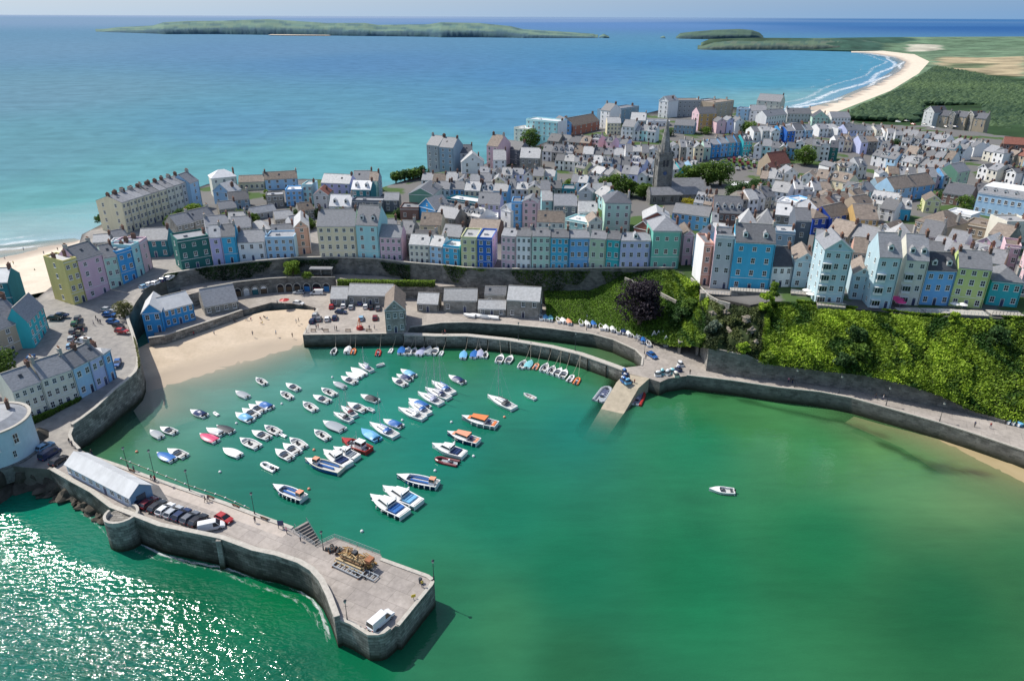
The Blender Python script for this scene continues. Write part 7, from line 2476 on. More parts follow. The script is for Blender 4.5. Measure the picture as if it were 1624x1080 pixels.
def boat(label, px, kind, L, hull='white', trim='white', top='blue', ang=None, group='small boats moored in the harbour', mast=0, name=None, z=0.0, cat=None, roll=0.0, fenders=0):
	"""px: photo position of the middle of the boat at the waterline; ang: heading in the photo, as a (du,dv) of the bow"""
	du, dv = ang if ang else (-20, -9.5)
	c = P(px[0], px[1], z)
	h = P(px[0] + du, px[1] + dv, z)
	rz = math.atan2(h.y - c.y, h.x - c.x) + random.uniform(-.13, .13)
	nm = name or {'motor': 'motorboat', 'open': 'motorboat', 'cover': 'motorboat', 'canopy': 'motorboat', 'rib': 'inflatable_boat', 'row': 'rowing_boat', 'dinghy': 'dinghy', 'yacht': 'sailing_yacht', 'cruiser': 'cabin_cruiser', 'trip': 'passenger_boat', 'fish': 'fishing_boat', 'launch': 'cabin_launch', 'tub': 'inflatable_boat'}[kind]
	T = thing(nm, label, cat or 'boat', c, rz, group)
	H0 = {'yacht': .85, 'cruiser': 1.1, 'trip': 1.05, 'fish': 1.1, 'launch': 1.1}.get(kind, .62)
	if kind in ('motor', 'open', 'cover', 'canopy', 'yacht', 'row') and QZ - .5 > z:
		L *= 1.2
	B = 1.1 * L * {'yacht': .30, 'cruiser': .36, 'trip': .31, 'fish': .36, 'launch': .34, 'row': .36, 'rib': .42, 'tub': .42}.get(kind, .40)
	fine = {'yacht': 1.9, 'trip': 2.4, 'row': 1.9}.get(kind, 2.3)
	fd = {'motor': .55, 'open': .78, 'cover': .6, 'canopy': .55, 'row': 1.2, 'dinghy': .9, 'yacht': .30, 'cruiser': .36, 'trip': .82, 'fish': .70, 'launch': .30}.get(kind, .8)
	L = round(L, 2)
	key = (nm, kind, L, hull, trim)
	W = BC[trim]
	if kind in ('rib', 'tub'):
		def f(b):
			r = .09 * B + .12
			pts = []
			for k in range(15):
				t = k / 14
				a = pi * t
				if t < .3:
					x, y = -L / 2 + L * .62 * (t / .3), -B / 2 + r
				elif t > .7:
					x, y = -L / 2 + L * .62 * ((1 - t) / .3), B / 2 - r
				else:
					s_ = (t - .5) / .2
					x = L * .12 + L * .38 * math.cos(s_ * pi / 2) ** .8
					y = (B / 2 - r) * math.sin(s_ * pi / 2)
				pts.append(Vector((x, y, .25 + (.18 if .35 < t < .65 else 0))))
			for i in range(14):
				b.cyl(pts[i], pts[i + 1], r, r, 8, 0)
			b.taper(-L / 2 + .1, L * .2, -B / 2 + r, B / 2 - r, -.1, -L / 2 + .1, L * .25, -B / 2 + r, B / 2 - r, .2, 2)
			b.box(-L / 2 + .08, -L / 2 + .18, -B / 2 + r, B / 2 - r, 0, .5, 1)
		obj('hull', cm(('hull', *key), f, [BC[hull], BC['white'], BC['grey'] if kind == 'rib' else deck_m]), T)
		if L > 3.2:
			obj('console', cm(('console', L), lambda b: (b.taper(-.2, .35, -.35, .35, .2, -.1, .2, -.3, .3, .95, 0), b.box(-.85, -.45, -.4, .4, .2, .6, 1)), [BC['white'], BC['dark']]), T, (-.1 * L, 0, 0))
			obj('outboard_motor', cm(('outboard_motor',), outboard, [BC['black']]), T, (-L / 2, 0, 0))
		if L > 7:
			for k in range(4):
				obj('seat', cm(('seat', 'rib'), lambda b: (b.box(-.3, .3, -.8, .8, .2, .62, 0), b.box(-.34, -.26, -.8, .8, .62, 1.0, 0)), [BC['lav']]), T, (-.25 * L + k * 1.15 + 1.2, 0, 0))
		return T
	obj('hull', cm(('hull', *key), hull_fn(L, B, H0, fine, .62 if kind in ('yacht', 'cruiser', 'launch') else .35, fd), [BC[hull], W, deck_m]), T)
	if kind in ('motor', 'open', 'cover', 'canopy'):
		obj('outboard_motor', cm(('outboard_motor',), outboard, [BC['black']]), T, (-L / 2 - .02, 0, 0.05))
	if kind == 'motor':
		obj('windscreen', cm(('windscreen', L), lambda b: (b.poly([(.0, -B * .36, .62), (.35, -B * .2, .68), (.35, B * .2, .68), (.0, B * .36, .62), (-.25, -B * .34, 1.05), (.05, -B * .18, 1.1), (.05, B * .18, 1.1), (-.25, B * .34, 1.05)], [(0, 1, 5, 4), (1, 2, 6, 5), (2, 3, 7, 6)], 0)), [glass_m]), T, (L * .06, 0, 0))
		obj('seat', cm(('seat', 'm', L), lambda b: (b.box(-.25, .25, -B * .3, B * .3, .15, .5, 0), b.box(-L * .3 - .25, -L * .3 + .2, -B * .34, B * .34, .15, .48, 0)), [BC['dark']]), T, (-L * .08, 0, 0))
	if kind == 'open':
		obj('console', cm(('console', 'o', L), lambda b: (b.taper(-.2, .3, -.32, .32, .15, -.1, .15, -.28, .28, 1.0, 0), b.box(-.8, -.4, -.4, .4, .15, .55, 1)), [BC['dark'], BC['dark']]), T)
		obj('seat', cm(('seat', 'o', L), lambda b: (b.box(L * .2, L * .2 + .3, -B * .33, B * .33, .2, .45, 0), b.box(-L * .36, -L * .36 + .3, -B * .36, B * .36, .2, .45, 0)), [deck_m]), T)
	if kind == 'cover':
		obj('cover', cm(('cover', L, top), cover_fn(L, B, H0, .06, .96 if top != 'grey' else .85, .3, fine), [BC[top]]), T)
	if kind == 'canopy':
		obj('canopy', cm(('canopy', L, top), cover_fn(L, B * .92, H0 + .1, .12, .62, .75, fine), [BC[top]]), T)
		obj('windscreen', cm(('windscreen', 'c', L), lambda b: b.poly([(0, -B * .36, .6), (.4, -B * .2, .66), (.4, B * .2, .66), (0, B * .36, .6), (-.25, -B * .32, 1.1), (.05, -B * .18, 1.12), (.05, B * .18, 1.12), (-.25, B * .32, 1.1)], [(0, 1, 5, 4), (1, 2, 6, 5), (2, 3, 7, 6)], 0), [glass_m]), T, (L * .13, 0, 0))
	if kind in ('row', 'dinghy'):
		obj('thwart', cm(('thwart', L), lambda b: [b.box(x, x + .22, -B * .4, B * .4, .28, .34, 0) for x in (-L * .3, 0, L * .2)], [BC['wood'] if kind == 'row' else deck_m]), T)
	if kind == 'yacht':
		obj('cabin', cm(('cabin', 'y', L), cabin_fn(-L * .12, L * .24, B * .62, B * .34, H0 + .1, .55, .7, .2), [W, glass_m, W]), T)
		obj('spray_hood', cm(('spray_hood', L, top), cover_fn(L * .9, B * .75, H0 + .25, .22, .42, .6, fine), [BC[top]]), T, (0, 0, 0))
		m = mast or L * 1.15
		mo = obj('mast', cm(('mast', L, m), lambda b: (b.cyl((0, 0, H0 + .4), (0, 0, m), .085, .06, 8, 0), b.cyl((0, -.55, m * .55), (0, .55, m * .55), .03, .03, 5, 0)), [alu]), T, (L * .1, 0, 0))
		obj('boom', cm(('boom', L, top), lambda b: (b.cyl((0, 0, 0), (-L * .38, 0, .1), .07, .07, 8, 0), b.cyl((-.1, 0, .12), (-L * .36, 0, .22), .14, .11, 8, 1)), [alu, BC[top]]), mo, (0, 0, H0 + 1.3))
		st = obj('rigging', cm(('rigging', L, m), lambda b: [b.cyl(a, (L * .1, 0, m * k), .018, .018, 4, 0, False) for a, k in (((L * .5, 0, H0 * 1.3), .98), ((-L * .48, 0, H0), .98), ((L * .08, -B * .45, H0), .9), ((L * .08, B * .45, H0), .9))], [alu]), T)
	if kind == 'cruiser':
		obj('cabin', cm(('cabin', 'cr', L), cabin_fn(-L * .12, L * .28, B * .72, B * .42, H0 + .05, 1.25, 1.2, .1), [W, glass_m, W]), T)
		obj('foredeck_cabin', cm(('foredeck_cabin', L), lambda b: b.taper(L * .1, L * .38, -B * .3, B * .3, H0 * 1.1, L * .14, L * .30, -B * .2, B * .2, H0 + .55, 0), [W]), T)
		obj('cockpit_cover', cm(('cockpit_cover', L, top), lambda b: (b.box(-L * .34, -L * .14, -B * .36, B * .36, H0 * .7, H0 + .28, 0), b.box(-L * .46, -L * .38, -B * .38, B * .38, H0 * .6, H0 + .05, 1)), [BC[top], W]), T)
		obj('radar_arch', cm(('radar_arch', L), lambda b: (b.box(-.1, .12, -B * .34, -B * .30, 0, .9, 0), b.box(-.1, .12, B * .30, B * .34, 0, .9, 0), b.box(-.12, .14, -B * .34, B * .34, .9, 1.02, 0), b.cyl((0, 0, 1.02), (0, 0, 2.6), .03, .02, 5, 0)), [W]), T, (-L * .12, 0, H0 + .9))
	if kind == 'trip':
		obj('seating', cm(('seating', 'tr', L), lambda b: [b.box(-L * .34, L * .24, s * B * .36 - .14, s * B * .36 + .14, .3, .72, 0) for s in (-1, 1)] + [b.box(-L * .28, L * .18, -.22, .22, .3, .8, 0)], [deck_m if top != 'blue' else BC['blue']]), T)
		x = -L * .36 if trim != 'cream' else L * .22
		obj('wheelhouse', cm(('wheelhouse', L), cabin_fn(x - .75, x + .75, 1.5, 1.3, H0 * .6, 1.75, .3, .05), [BC['white'], glass_m, BC['salmon']]), T)
		obj('foredeck', cm(('foredeck', L), cover_fn(L, B * .96, H0, .74, .97, .18, fine), [BC['white']]), T)
	if kind == 'fish':
		obj('wheelhouse', cm(('wheelhouse', 'f', L), cabin_fn(-L * .30, -L * .02, B * .55, B * .5, H0 * .6, 2.1, .4, .05), [BC['white'], glass_m, BC['white']]), T)
		obj('gear', cm(('gear', L), lambda b: [b.box(x, x + .7, y, y + .6, .4, 1.15, k % 2) for k, (x, y) in enumerate([(L * .08, -.9), (L * .16, .2), (L * .2, -.6), (-L * .42, -.7), (-L * .44, .3)])], [BC['grey'], BC['dark']]), T)
		obj('mast', cm(('mast', 'f', L), lambda b: (b.cyl((0, 0, 1.2), (0, 0, 5.0), .06, .04, 6, 0), b.cyl((0, 0, 4.0), (1.6, 0, 2.4), .03, .03, 5, 0)), [alu]), T, (-L * .05, 0, 0))
	if kind == 'launch':
		obj('cabin', cm(('cabin', 'la', L, top), cabin_fn(-L * .20, L * .26, B * .78, B * .5, H0 + .02, 1.2, .5, .1), [W, glass_m, BC[top]]), T)
		obj('foredeck_cover', cm(('foredeck_cover', L, top), lambda b: b.taper(L * .2, L * .36, -B * .26, B * .26, H0 * 1.1, L * .22, L * .33, -B * .2, B * .2, H0 + .5, 0), [BC[top]]), T)
		obj('mast', cm(('mast', 'l', L), lambda b: (b.cyl((0, 0, 1.6), (0, 0, 4.2), .05, .03, 6, 0), b.box(-.35, .35, -.4, .4, 1.1, 1.9, 0)), [BC['navy']]), T, (-L * .28, 0, 0))
		obj('seat', cm(('seat', 'la', L), lambda b: b.box(-L * .45, -L * .38, -B * .35, B * .35, .6, 1.05, 0), [BC[top]]), T)
	if fenders:
		S = stations(L, B, H0, fine, 13)
		for k in range(fenders):
			for s in (-1, 1):
				t = .12 + .55 * k / max(1, fenders - 1)
				hb = np.interp(t, [q[0] for q in S], [q[2] for q in S])
				obj('fender', cm(('fender',), lambda b: b.cyl((0, 0, -.3), (0, 0, .35), .13, .13, 8, 0), [BC['white']]), T, ((t - .5) * L, s * (hb + .15), H0 * .5))
	return T

G1 = 'small boats moored in the harbour'
for lab, px, kind, L, kw in [
	('grey covered motorboat, left of the pair nearest the curved sea wall', (248, 691), 'cover', 4.4, W_(top='grey')),
	('white motorboat with dark cockpit, right of the pair nearest the curved sea wall', (267, 685), 'motor', 4.6, {}),
	('white motorboat under flat blue cover near the pier railings', (263, 727), 'cover', 5.0, W_(top='blue')),
	('cuddy motorboat with dark red inside, alongside the blue covered boat near the pier', (281, 721), 'motor', 5.2, W_(hull='cream')),
	('motorboat under bright pink-red cover', (331, 697), 'cover', 5.2, W_(top='pink')),
	('small cabin boat with grey deck, touching the pink covered boat', (341, 687), 'canopy', 4.8, W_(top='white')),
	('dark grey motorboat behind the pink covered boat', (357, 683), 'cover', 4.8, W_(top='dark', hull='grey')),
	('white cuddy boat with navy cockpit cover, alone left of a tiny tender', (315, 658), 'canopy', 5.0, W_(top='navy')),
	('tiny white tender beside the cuddy boat with navy cover', (343, 658), 'tub', 2.2, {}),
	('rounded white covered boat, alone between pink cover and pier', (368, 720), 'cover', 5.0, W_(top='white')),
	('white speedboat with black console, front of the pair with maroon boat', (396, 705), 'open', 5.8, {}),
	('white speedboat with black seats beside the maroon boat', (414, 692), 'motor', 5.2, {}),
	('maroon open boat with a little tender at its stern', (432, 684), 'open', 5.0, W_(hull='maroon')),
	('little white tender behind the maroon open boat', (449, 692), 'tub', 2.2, {}),
	('white horseshoe shaped inflatable nearest the pier steps', (427, 742), 'rib', 5.0, W_(hull='white')),
	('white motorboat, nearest of the raft of three above the blue passenger boat', (450, 723), 'motor', 5.2, {}),
	('white motorboat, middle of the raft of three above the blue passenger boat', (462, 714), 'motor', 5.2, {}),
	('white motorboat, farthest of the raft of three above the blue passenger boat', (472, 705), 'open', 5.2, {}),
	('white boat with pale grey cover, alone nearest the harbour beach', (384, 628), 'cover', 4.6, W_(top='grey')),
	('white boat with black console, farthest left by the shallow water', (414, 607), 'open', 4.4, {}),
	('white motorboat, upper of the pair near the shallow water', (464, 616), 'motor', 4.8, {}),
	('white motorboat, lower of the pair near the shallow water', (454, 629), 'open', 4.6, W_(hull='white')),
	('white motorboat with sky blue canopy, nearest of the raft of four', (387, 664), 'canopy', 5.6, W_(top='sky')),
	('white motorboat with black seats, second of the raft of four', (397, 657), 'motor', 5.4, {}),
	('white motorboat with navy seats, third of the raft of four', (407, 650), 'motor', 5.2, {}),
	('white motorboat with bright blue canopy, farthest of the raft of four', (419, 645), 'canopy', 5.2, W_(top='blue')),
	('white open boat alone left of the two bare masts', (491, 647), 'open', 5.2, {}),
	('white motorboat, nearer of the pair left of the grey boat', (510, 635), 'motor', 5.2, {}),
	('white motorboat, farther of the pair left of the grey boat', (521, 624), 'open', 5.0, {}),
	('white boat with grey tonneau, alone below the diagonal raft of five', (538, 613), 'cover', 4.2, W_(top='grey')),
	('white motorboat, nearest of the diagonal raft by the beach', (553, 605), 'motor', 5.2, {}),
	('white boat, second of the diagonal raft by the beach', (560, 598), 'cover', 4.8, W_(top='white')),
	('long white boat, third of the diagonal raft by the beach', (568, 592), 'cover', 5.6, W_(top='white')),
	('white boat with thin dark mast, farthest of the diagonal raft', (580, 586), 'yacht', 5.4, W_(mast=7.5, top='lav')),
	('white tender trailing behind the raft by the beach', (603, 581), 'dinghy', 2.8, W_(ang=(-18, 5))),
	('white sport boat with wooden inside, alone left of the grey covered boat', (510, 692), 'open', 5.0, W_(trim='white')),
	('long grey covered boat above the red fishing boat', (529, 678), 'cover', 6.2, W_(top='grey', hull='grey')),
	('small white yacht with bare mast, nearer of the pair', (544, 665), 'yacht', 5.6, W_(mast=8.5, top='dark')),
	('small white yacht with bare mast, farther of the pair', (553, 656), 'yacht', 5.6, W_(mast=8.5, top='maroon')),
	('white speedboat towing a small grey tender', (566, 648), 'motor', 5.8, {}),
	('small grey tender tied behind the white speedboat', (587, 652), 'dinghy', 2.8, W_(hull='grey')),
	('white motorboat with black cover, alone above the yacht pair', (586, 634), 'canopy', 5.2, W_(top='dark')),
	('white motorboat, nearest of the raft of three below the quay', (633, 608), 'motor', 5.2, {}),
	('white motorboat with navy seat, middle of the raft of three below the quay', (641, 601), 'canopy', 4.8, W_(top='navy')),
	('white motorboat with sky blue cover, farthest of the raft of three below the quay', (647, 594), 'canopy', 5.2, W_(top='sky')),
	('white motorboat with dark blue canopy, alone right of the yacht raft', (724, 604), 'canopy', 5.4, W_(top='navy')),
	('small cabin boat with blue hood behind the blue-hooded yacht', (623, 674), 'canopy', 5.2, W_(top='blue')),
	('pale sky blue boat with blue inside left of the blue-hooded yacht', (587, 692), 'canopy', 6.0, W_(hull='sky', trim='sky', top='sky')),
	('white rowing dinghy drifting alone right of the single yacht', (840, 631), 'row', 3.6, W_(ang=(-18, -9))),
	('white motor dinghy alone in the open green water', (1145, 780), 'motor', 4.6, W_(ang=(-20, -2))),
	('dark red inflatable alongside the lowest white cabin cruiser', (709, 733), 'rib', 6.0, W_(hull='maroon', ang=(-22, -4))),
]:
	boat(lab, px, kind, L, group=G1, **kw)
G2 = 'yachts and larger boats moored in the harbour'
for lab, px, kind, L, kw in [
	('white yacht without mast up, nearest of the yacht raft', (653, 659), 'yacht', 7.6, W_(mast=2.2, top='white')),
	('yacht with blue cockpit cover, second of the yacht raft', (665, 651), 'yacht', 7.0, W_(mast=2.0, top='blue')),
	('cruiser with blue canopy, third of the yacht raft', (664, 643), 'canopy', 6.4, W_(top='blue')),
	('tall masted yacht with lavender hood in the middle of the raft', (682, 635), 'yacht', 7.8, W_(mast=12.5, top='lav')),
	('tall masted yacht with navy hood, fifth of the raft', (694, 627), 'yacht', 7.6, W_(mast=12, top='navy')),
	('white yacht with dark mast, farthest of the raft', (702, 618), 'yacht', 8.0, W_(mast=13, top='blue')),
	('white yacht with blue hood and single mast, centre of harbour', (608, 685), 'yacht', 8.2, W_(mast=11.5, top='blue')),
	('single white yacht with tall mast, away from the rafts', (795, 641), 'yacht', 8.4, W_(mast=13, top='dark', ang=(-22, -10))),
	('red hulled fishing boat with white wheelhouse', (565, 710), 'fish', 9.0, W_(hull='red', trim='red', ang=(-22, -9))),
	('white cabin cruiser between red fishing boat and larger cruiser', (549, 723), 'cruiser', 7.6, W_(top='grey')),
	('large white cabin cruiser beside the blue open passenger boat', (534, 731), 'cruiser', 9.2, W_(top='navy')),
	('long blue open passenger boat with orange-topped bow shelter', (514, 742), 'trip', 10.5, W_(hull='blue', trim='cream', top='blue', ang=(-24, -9))),
	('blue and white passenger boat with orange wheelhouse nearest the pier', (459, 785), 'trip', 9.2, W_(hull='navy', fenders=5, ang=(-24, -9))),
	('blue passenger boat with orange wheelhouse above the twin white launches', (663, 766), 'trip', 10.2, W_(hull='navy', fenders=5, ang=(-24, -5))),
	('large blue-hulled white cabin launch, nearer of the twin launches', (616, 806), 'cruiser', 10.5, W_(hull='navy', top='blue', fenders=4, ang=(-22, -10))),
	('large white cabin launch, farther of the twin launches', (637, 791), 'cruiser', 10.5, W_(hull='white', top='sky', fenders=3, ang=(-22, -10))),
	('white cabin cruiser right of centre with a dark red inflatable alongside', (712, 718), 'cruiser', 9.2, W_(top='navy', ang=(-22, -9))),
	('grey launch with orange-brown cabin top, nearer of two', (735, 698), 'launch', 9.0, W_(hull='navy', top='salmon', fenders=3, ang=(-22, -7))),
	('dark launch with bright orange cabin top, farther of two', (761, 672), 'launch', 10.0, W_(hull='grey', top='orange', fenders=4, ang=(-22, -6))),
	('long grey and white tour inflatable on the left of the slipway', (957, 627), 'rib', 9.0, W_(hull='grey', ang=(10, -16))),
	('red tour inflatable on the right of the slipway', (1012, 633), 'rib', 8.0, W_(hull='red', ang=(6, -16))),
]:
	boat(lab, px, kind, L, group=G2, **kw)
G3 = 'boats moored in a line below the harbour wall'
LINE = [((530, 559), 'open', 3.6, 'white', 'small white open boat, leftmost below the quay wall'), ((552, 557), 'canopy', 4.4, 'white', 'white cuddy boat below the quay beside the orange one'), ((561, 559), 'rib', 3.6, 'orange', 'orange inflatable below the quay wall'),
		((600, 561), 'rib', 4.2, 'red', 'red inflatable alone below the steps of the quay'), ((620, 558), 'tub', 3.0, 'white', 'small white inflatable right of the red one below the quay'), ((637, 558), 'cover', 4.6, 'blue', 'boat with bright blue cover, first of the seven-boat cluster'),
		((647, 559), 'motor', 4.6, 'white', 'white motorboat, second of the seven-boat cluster'), ((657, 559), 'open', 3.8, 'white', 'white open boat, third of the seven-boat cluster'), ((668, 560), 'cover', 4.8, 'lav', 'boat with lavender grey cover, fourth of the seven-boat cluster'), ((679, 558), 'cover', 4.8, 'grey', 'boat with grey cover, fifth of the seven-boat cluster'),
		((690, 559), 'motor', 4.6, 'white', 'white motorboat, sixth of the seven-boat cluster'), ((700, 562), 'tub', 3.0, 'white', 'white dinghy, last of the seven-boat cluster'), ((735, 565), 'cover', 4.6, 'sky', 'boat with pale blue cover, alone left of the mid-wall trio'), ((752, 564), 'cover', 4.6, 'blue', 'boat with blue cover, first of the mid-wall trio'),
		((761, 563), 'cover', 4.6, 'lav', 'boat with mauve cover, second of the mid-wall trio'), ((770, 565), 'open', 3.4, 'aqua', 'small pale blue boat, third of the mid-wall trio'), ((793, 571), 'motor', 4.8, 'white', 'white motorboat, left of the pair mid-wall'), ((808, 572), 'motor', 4.4, 'white', 'white motorboat, right of the pair mid-wall'),
		((829, 580), 'open', 4.6, 'white', 'white boat with blue inside, first of the right-hand wall cluster'), ((839, 580), 'cover', 4.6, 'aqua', 'boat with aqua cover, second of the right-hand wall cluster'), ((850, 583), 'rib', 3.8, 'salmon', 'pink-brown inflatable, third of the right-hand wall cluster'), ((864, 585), 'open', 4.6, 'white', 'white open boat, fourth of the right-hand wall cluster'),
		((875, 589), 'open', 4.4, 'white', 'white open boat, fifth of the right-hand wall cluster'), ((885, 592), 'motor', 4.4, 'white', 'white motorboat, sixth of the right-hand wall cluster'), ((894, 595), 'motor', 4.6, 'white', 'white motorboat, seventh of the right-hand wall cluster'), ((905, 602), 'rib', 4.2, 'white', 'white inflatable, end pair of the harbour wall boats'), ((915, 606), 'rib', 4.0, 'orange', 'orange-red inflatable, end pair of the harbour wall boats')]
for px, kind, L, c, lab in LINE:
	kw = dict(top=c) if kind in ('cover', 'canopy') else (dict(hull=c) if c in BC else {})
	boat(lab, px, kind, L, group=G3, ang=(4, -9) if px[0] < 780 else (7, -9), **kw)
# mooring lines from the wall down to that row of boats
k_ = 0
for px, kind, L, c, lab in LINE:
	a = P(px[0] + 2, px[1] - 5, .6)
	j = min(jl + [P(u, 530, QZ) for u in range(490, 640, 8)], key=lambda q: (q.x - a.x) ** 2 + (q.y - a.y) ** 2 * .3)
	mb = MB()
	b_ = Vector((j.x + .5, j.y - .1, QZ - .1))
	pts = [a.lerp(b_, t) - Vector((0, 0, .5 * math.sin(pi * t))) for t in (0, .25, .5, .75, 1)]
	mb.tube(pts, .045, 4)
	tag(mb.build('mooring_rope', [rope]), 'rope from the wall to the ' + lab.split(',')[0].replace('boat with ', '').split(' below')[0] + ((', ' + lab.split(', ')[1]) if ', ' in lab else ''), 'rope', 'mooring ropes of the wall boats')

# mooring buoys
BW = ['near the curved sea wall', 'below the rounded white covered boat', 'left of the raft by the beach', 'right of the grey covered boat by the beach', 'above the passenger boat nearest the pier', 'left of the tiny tender', 'right of the nearest yacht raft',
	  'above the orange launch', 'right of the single yacht', 'right of the white cruiser', 'below the yacht with the blue hood', 'off the pier steps', 'left of the blue passenger boat bow']
for i, (u, v) in enumerate([(217, 717), (349, 749), (527, 599), (447, 641), (490, 776), (375, 672), (638, 667), (716, 670), (800, 662), (751, 724), (690, 747), (574, 843), (498, 714)]):
	mb = MB()
	mb.ball((0, 0, .12), .38, 10, 7)
	mb.cyl((0, 0, .4), (0, 0, .62), .05, .05, 5)
	tag(mb.build('mooring_buoy', [BC['white'] if i % 4 else BC['salmon']], None, P(u, v, 0), True), f'round {"white" if i % 4 else "orange"} mooring buoy {BW[i]}', 'buoy', 'mooring buoys')

# ------------------------------------------------------------------ cars
CC = {'white': (.72, .72, .72), 'silver': (.42, .44, .46), 'grey': (.14, .15, .17), 'black': (.02, .02, .024), 'blue': (.02, .10, .30), 'navy': (.015, .03, .09), 'red': (.38, .03, .03), 'maroon': (.16, .02, .03), 'pale blue': (.25, .42, .58), 'green': (.04, .15, .09)}
tyre = mat('tyre_rubber', (.02, .02, .02), .9, .2, 4)
rim = mat('wheel_rim', (.4, .4, .42), .35, .1, 4, metal=.7)
lamp_m = mat('headlight_glass', (.75, .75, .72), .15, .05, 4)
tail_m = mat('tail_light', (.4, .02, .02), .3, .05, 4)

def carmat(c):
	m = mat('car_paint_' + c.replace(' ', '_'), CC[c], .22, .05, 1.0, 0, .6)
	return m

def car_body(van):
	def f(b):
		L, Wd = (5.2, 1.95) if van else (4.3, 1.78)
		# profile rings along x (nose at +x): section = half width, bottom, shoulder height
		st = [(-L / 2, .86, .45, .78), (-L / 2 + .12, .95, .28, .92), (-L * .3, 1, .22, .95), (0, 1, .22, .95), (L * .2, 1, .22, .93), (L * .36, .98, .24, .86 if not van else .95), (L / 2 - .1, .92, .28, .74), (L / 2, .80, .40, .62)]
		rings = []
		for x, k, zb, zt in st:
			w = Wd / 2 * k
			rings.append([(x, -w * .92, zb), (x, -w, zb + .18), (x, -w, zt - .12), (x, -w * .9, zt), (x, w * .9, zt), (x, w, zt - .12), (x, w, zb + .18), (x, w * .92, zb)])
		b.loft(rings, 0)
	return f

def car_glass(van):
	def f(b):
		L, Wd = (5.2, 1.95) if van else (4.3, 1.78)
		h = 1.95 if van else 1.42
		x0, x1 = -L / 2 + .12, (L * .33 if van else L * .24)
		t0, t1 = (x0 + .1, x1 - .75) if van else (x0 + .5, x1 - .95)
		w, wt = Wd * .46, Wd * .39
		b.taper(x0, x1, -w, w, .93, t0, t1, -wt, wt, h - .06, 0)
	return f

def car_roof(van):
	def f(b):
		L, Wd = (5.2, 1.95) if van else (4.3, 1.78)
		h = 1.95 if van else 1.42
		x0, x1 = -L / 2 + .12, (L * .33 if van else L * .24)
		t0, t1 = (x0 + .1, x1 - .75) if van else (x0 + .5, x1 - .95)
		wt = Wd * .40
		b.taper(t0 - .04, t1 + .06, -wt, wt, h - .075, t0 + .1, t1 - .1, -wt * .9, wt * .9, h, 0)
		w = Wd * .462
		for s in (-1, 1):
			for (xa, xb) in ((x0, t0), (x1, t1), ((x0 + x1) / 2, (t0 + t1) / 2)):
				b.cyl((xa, s * w, .93), (xb, s * wt * .98, h - .06), .05, .05, 4, 0, False)
		if van:
			for s in (-1, 1):
				b.poly([(x0 + .02, s * (w + .012), .95), (x1 - 1.3, s * (w + .012), .95), (x1 - 1.3 - .0, s * (wt + .012), h - .1), (t0, s * (wt + .012), h - .1)], [(0, 1, 2, 3) if s < 0 else (3, 2, 1, 0)], 0)
	return f

def wheel_fn(b):
	b.cyl((0, -.11, 0), (0, .11, 0), .31, .31, 14, 0)
	b.cyl((0, -.118, 0), (0, .118, 0), .2, .2, 10, 1)

def car(label, p, rz, c, van=False, group=None, simple=False, name=None):
	T = thing(name or ('parked_van' if van else 'parked_car'), label, 'van' if van else 'car', p, rz, group)
	m = carmat(c)
	L, Wd = (5.2, 1.95) if van else (4.3, 1.78)
	obj('body', cm(('body', van, c), car_body(van), [m]), T)
	obj('windows', cm(('windows', van), car_glass(van), [glass_m]), T)
	obj('roof', cm(('roof', van, c), car_roof(van), [m]), T)
	if not simple:
		for x in (-L * .31, L * .31):
			for s in (-1, 1):
				obj('wheel', cm(('wheel',), wheel_fn, [tyre, rim]), T, (x, s * (Wd / 2 - .1), .31))
		for s in (-1, 1):
			obj('headlight', cm(('headlight',), lambda b: b.box(-.04, .03, -.18, .18, -.08, .08, 0), [lamp_m]), T, (L / 2 - .03, s * Wd * .33, .62))
			obj('tail_light', cm(('tail_light',), lambda b: b.box(-.03, .03, -.14, .14, -.12, .12, 0), [tail_m]), T, (-L / 2 + .02, s * Wd * .36, .68))
	return T

def head(px, du, dv, z):
	a, b = P(px[0], px[1], z), P(px[0] + du, px[1] + dv, z)
	return math.atan2(b.y - a.y, b.x - a.x)

CG = 'cars parked along the pier'
for i, (u, v, c) in enumerate([(222, 795, 'navy'), (236, 800.5, 'maroon'), (250, 806, 'black'), (263, 810.5, 'white'), (276, 815, 'silver'), (289, 819, 'navy'), (302, 823.5, 'grey'), (315, 828, 'black')]):
	car(f'{c} car, {ORD[i]} from the shed in the pier parking row', P(u, v, PZ), head((u, v), 24, -18, PZ), c, group=CG)
car('white camper van at the end of the pier parking row', P(336, 838, PZ), head((336, 838), 24, -5, PZ), 'white', True, CG)
car('red car beside the white camper van on the pier', P(356, 825, PZ), head((356, 825), 22, 10, PZ), 'red', group=CG)
car('white van parked alone on the head of the pier', P(604, 987, PZ), head((604, 987), 30, -26, PZ), 'white', True)
car('pale blue car in the shade below the round house', P(72, 711, 5.8), head((72, 711), 24, -14, 5.8), 'pale blue', group='cars by the round house')
car('blue van, middle of the three vehicles by the round house', P(80, 723, 5.7), head((80, 723), 26, -17, 5.7), 'navy', True, 'cars by the round house')
car('black car, nearest of the three vehicles by the round house', P(94, 733, 5.6), head((94, 733), 26, -17, 5.6), 'black', group='cars by the round house')

def gcar(label, u, v, du, dv, c, van=False, group=None, simple=False):
	p = PG(u, v)
	q = PG(u + du, v + dv)
	return car(label, p + Vector((0, 0, .35)), math.atan2(q.y - p.y, q.x - p.x), c, van, group, simple)

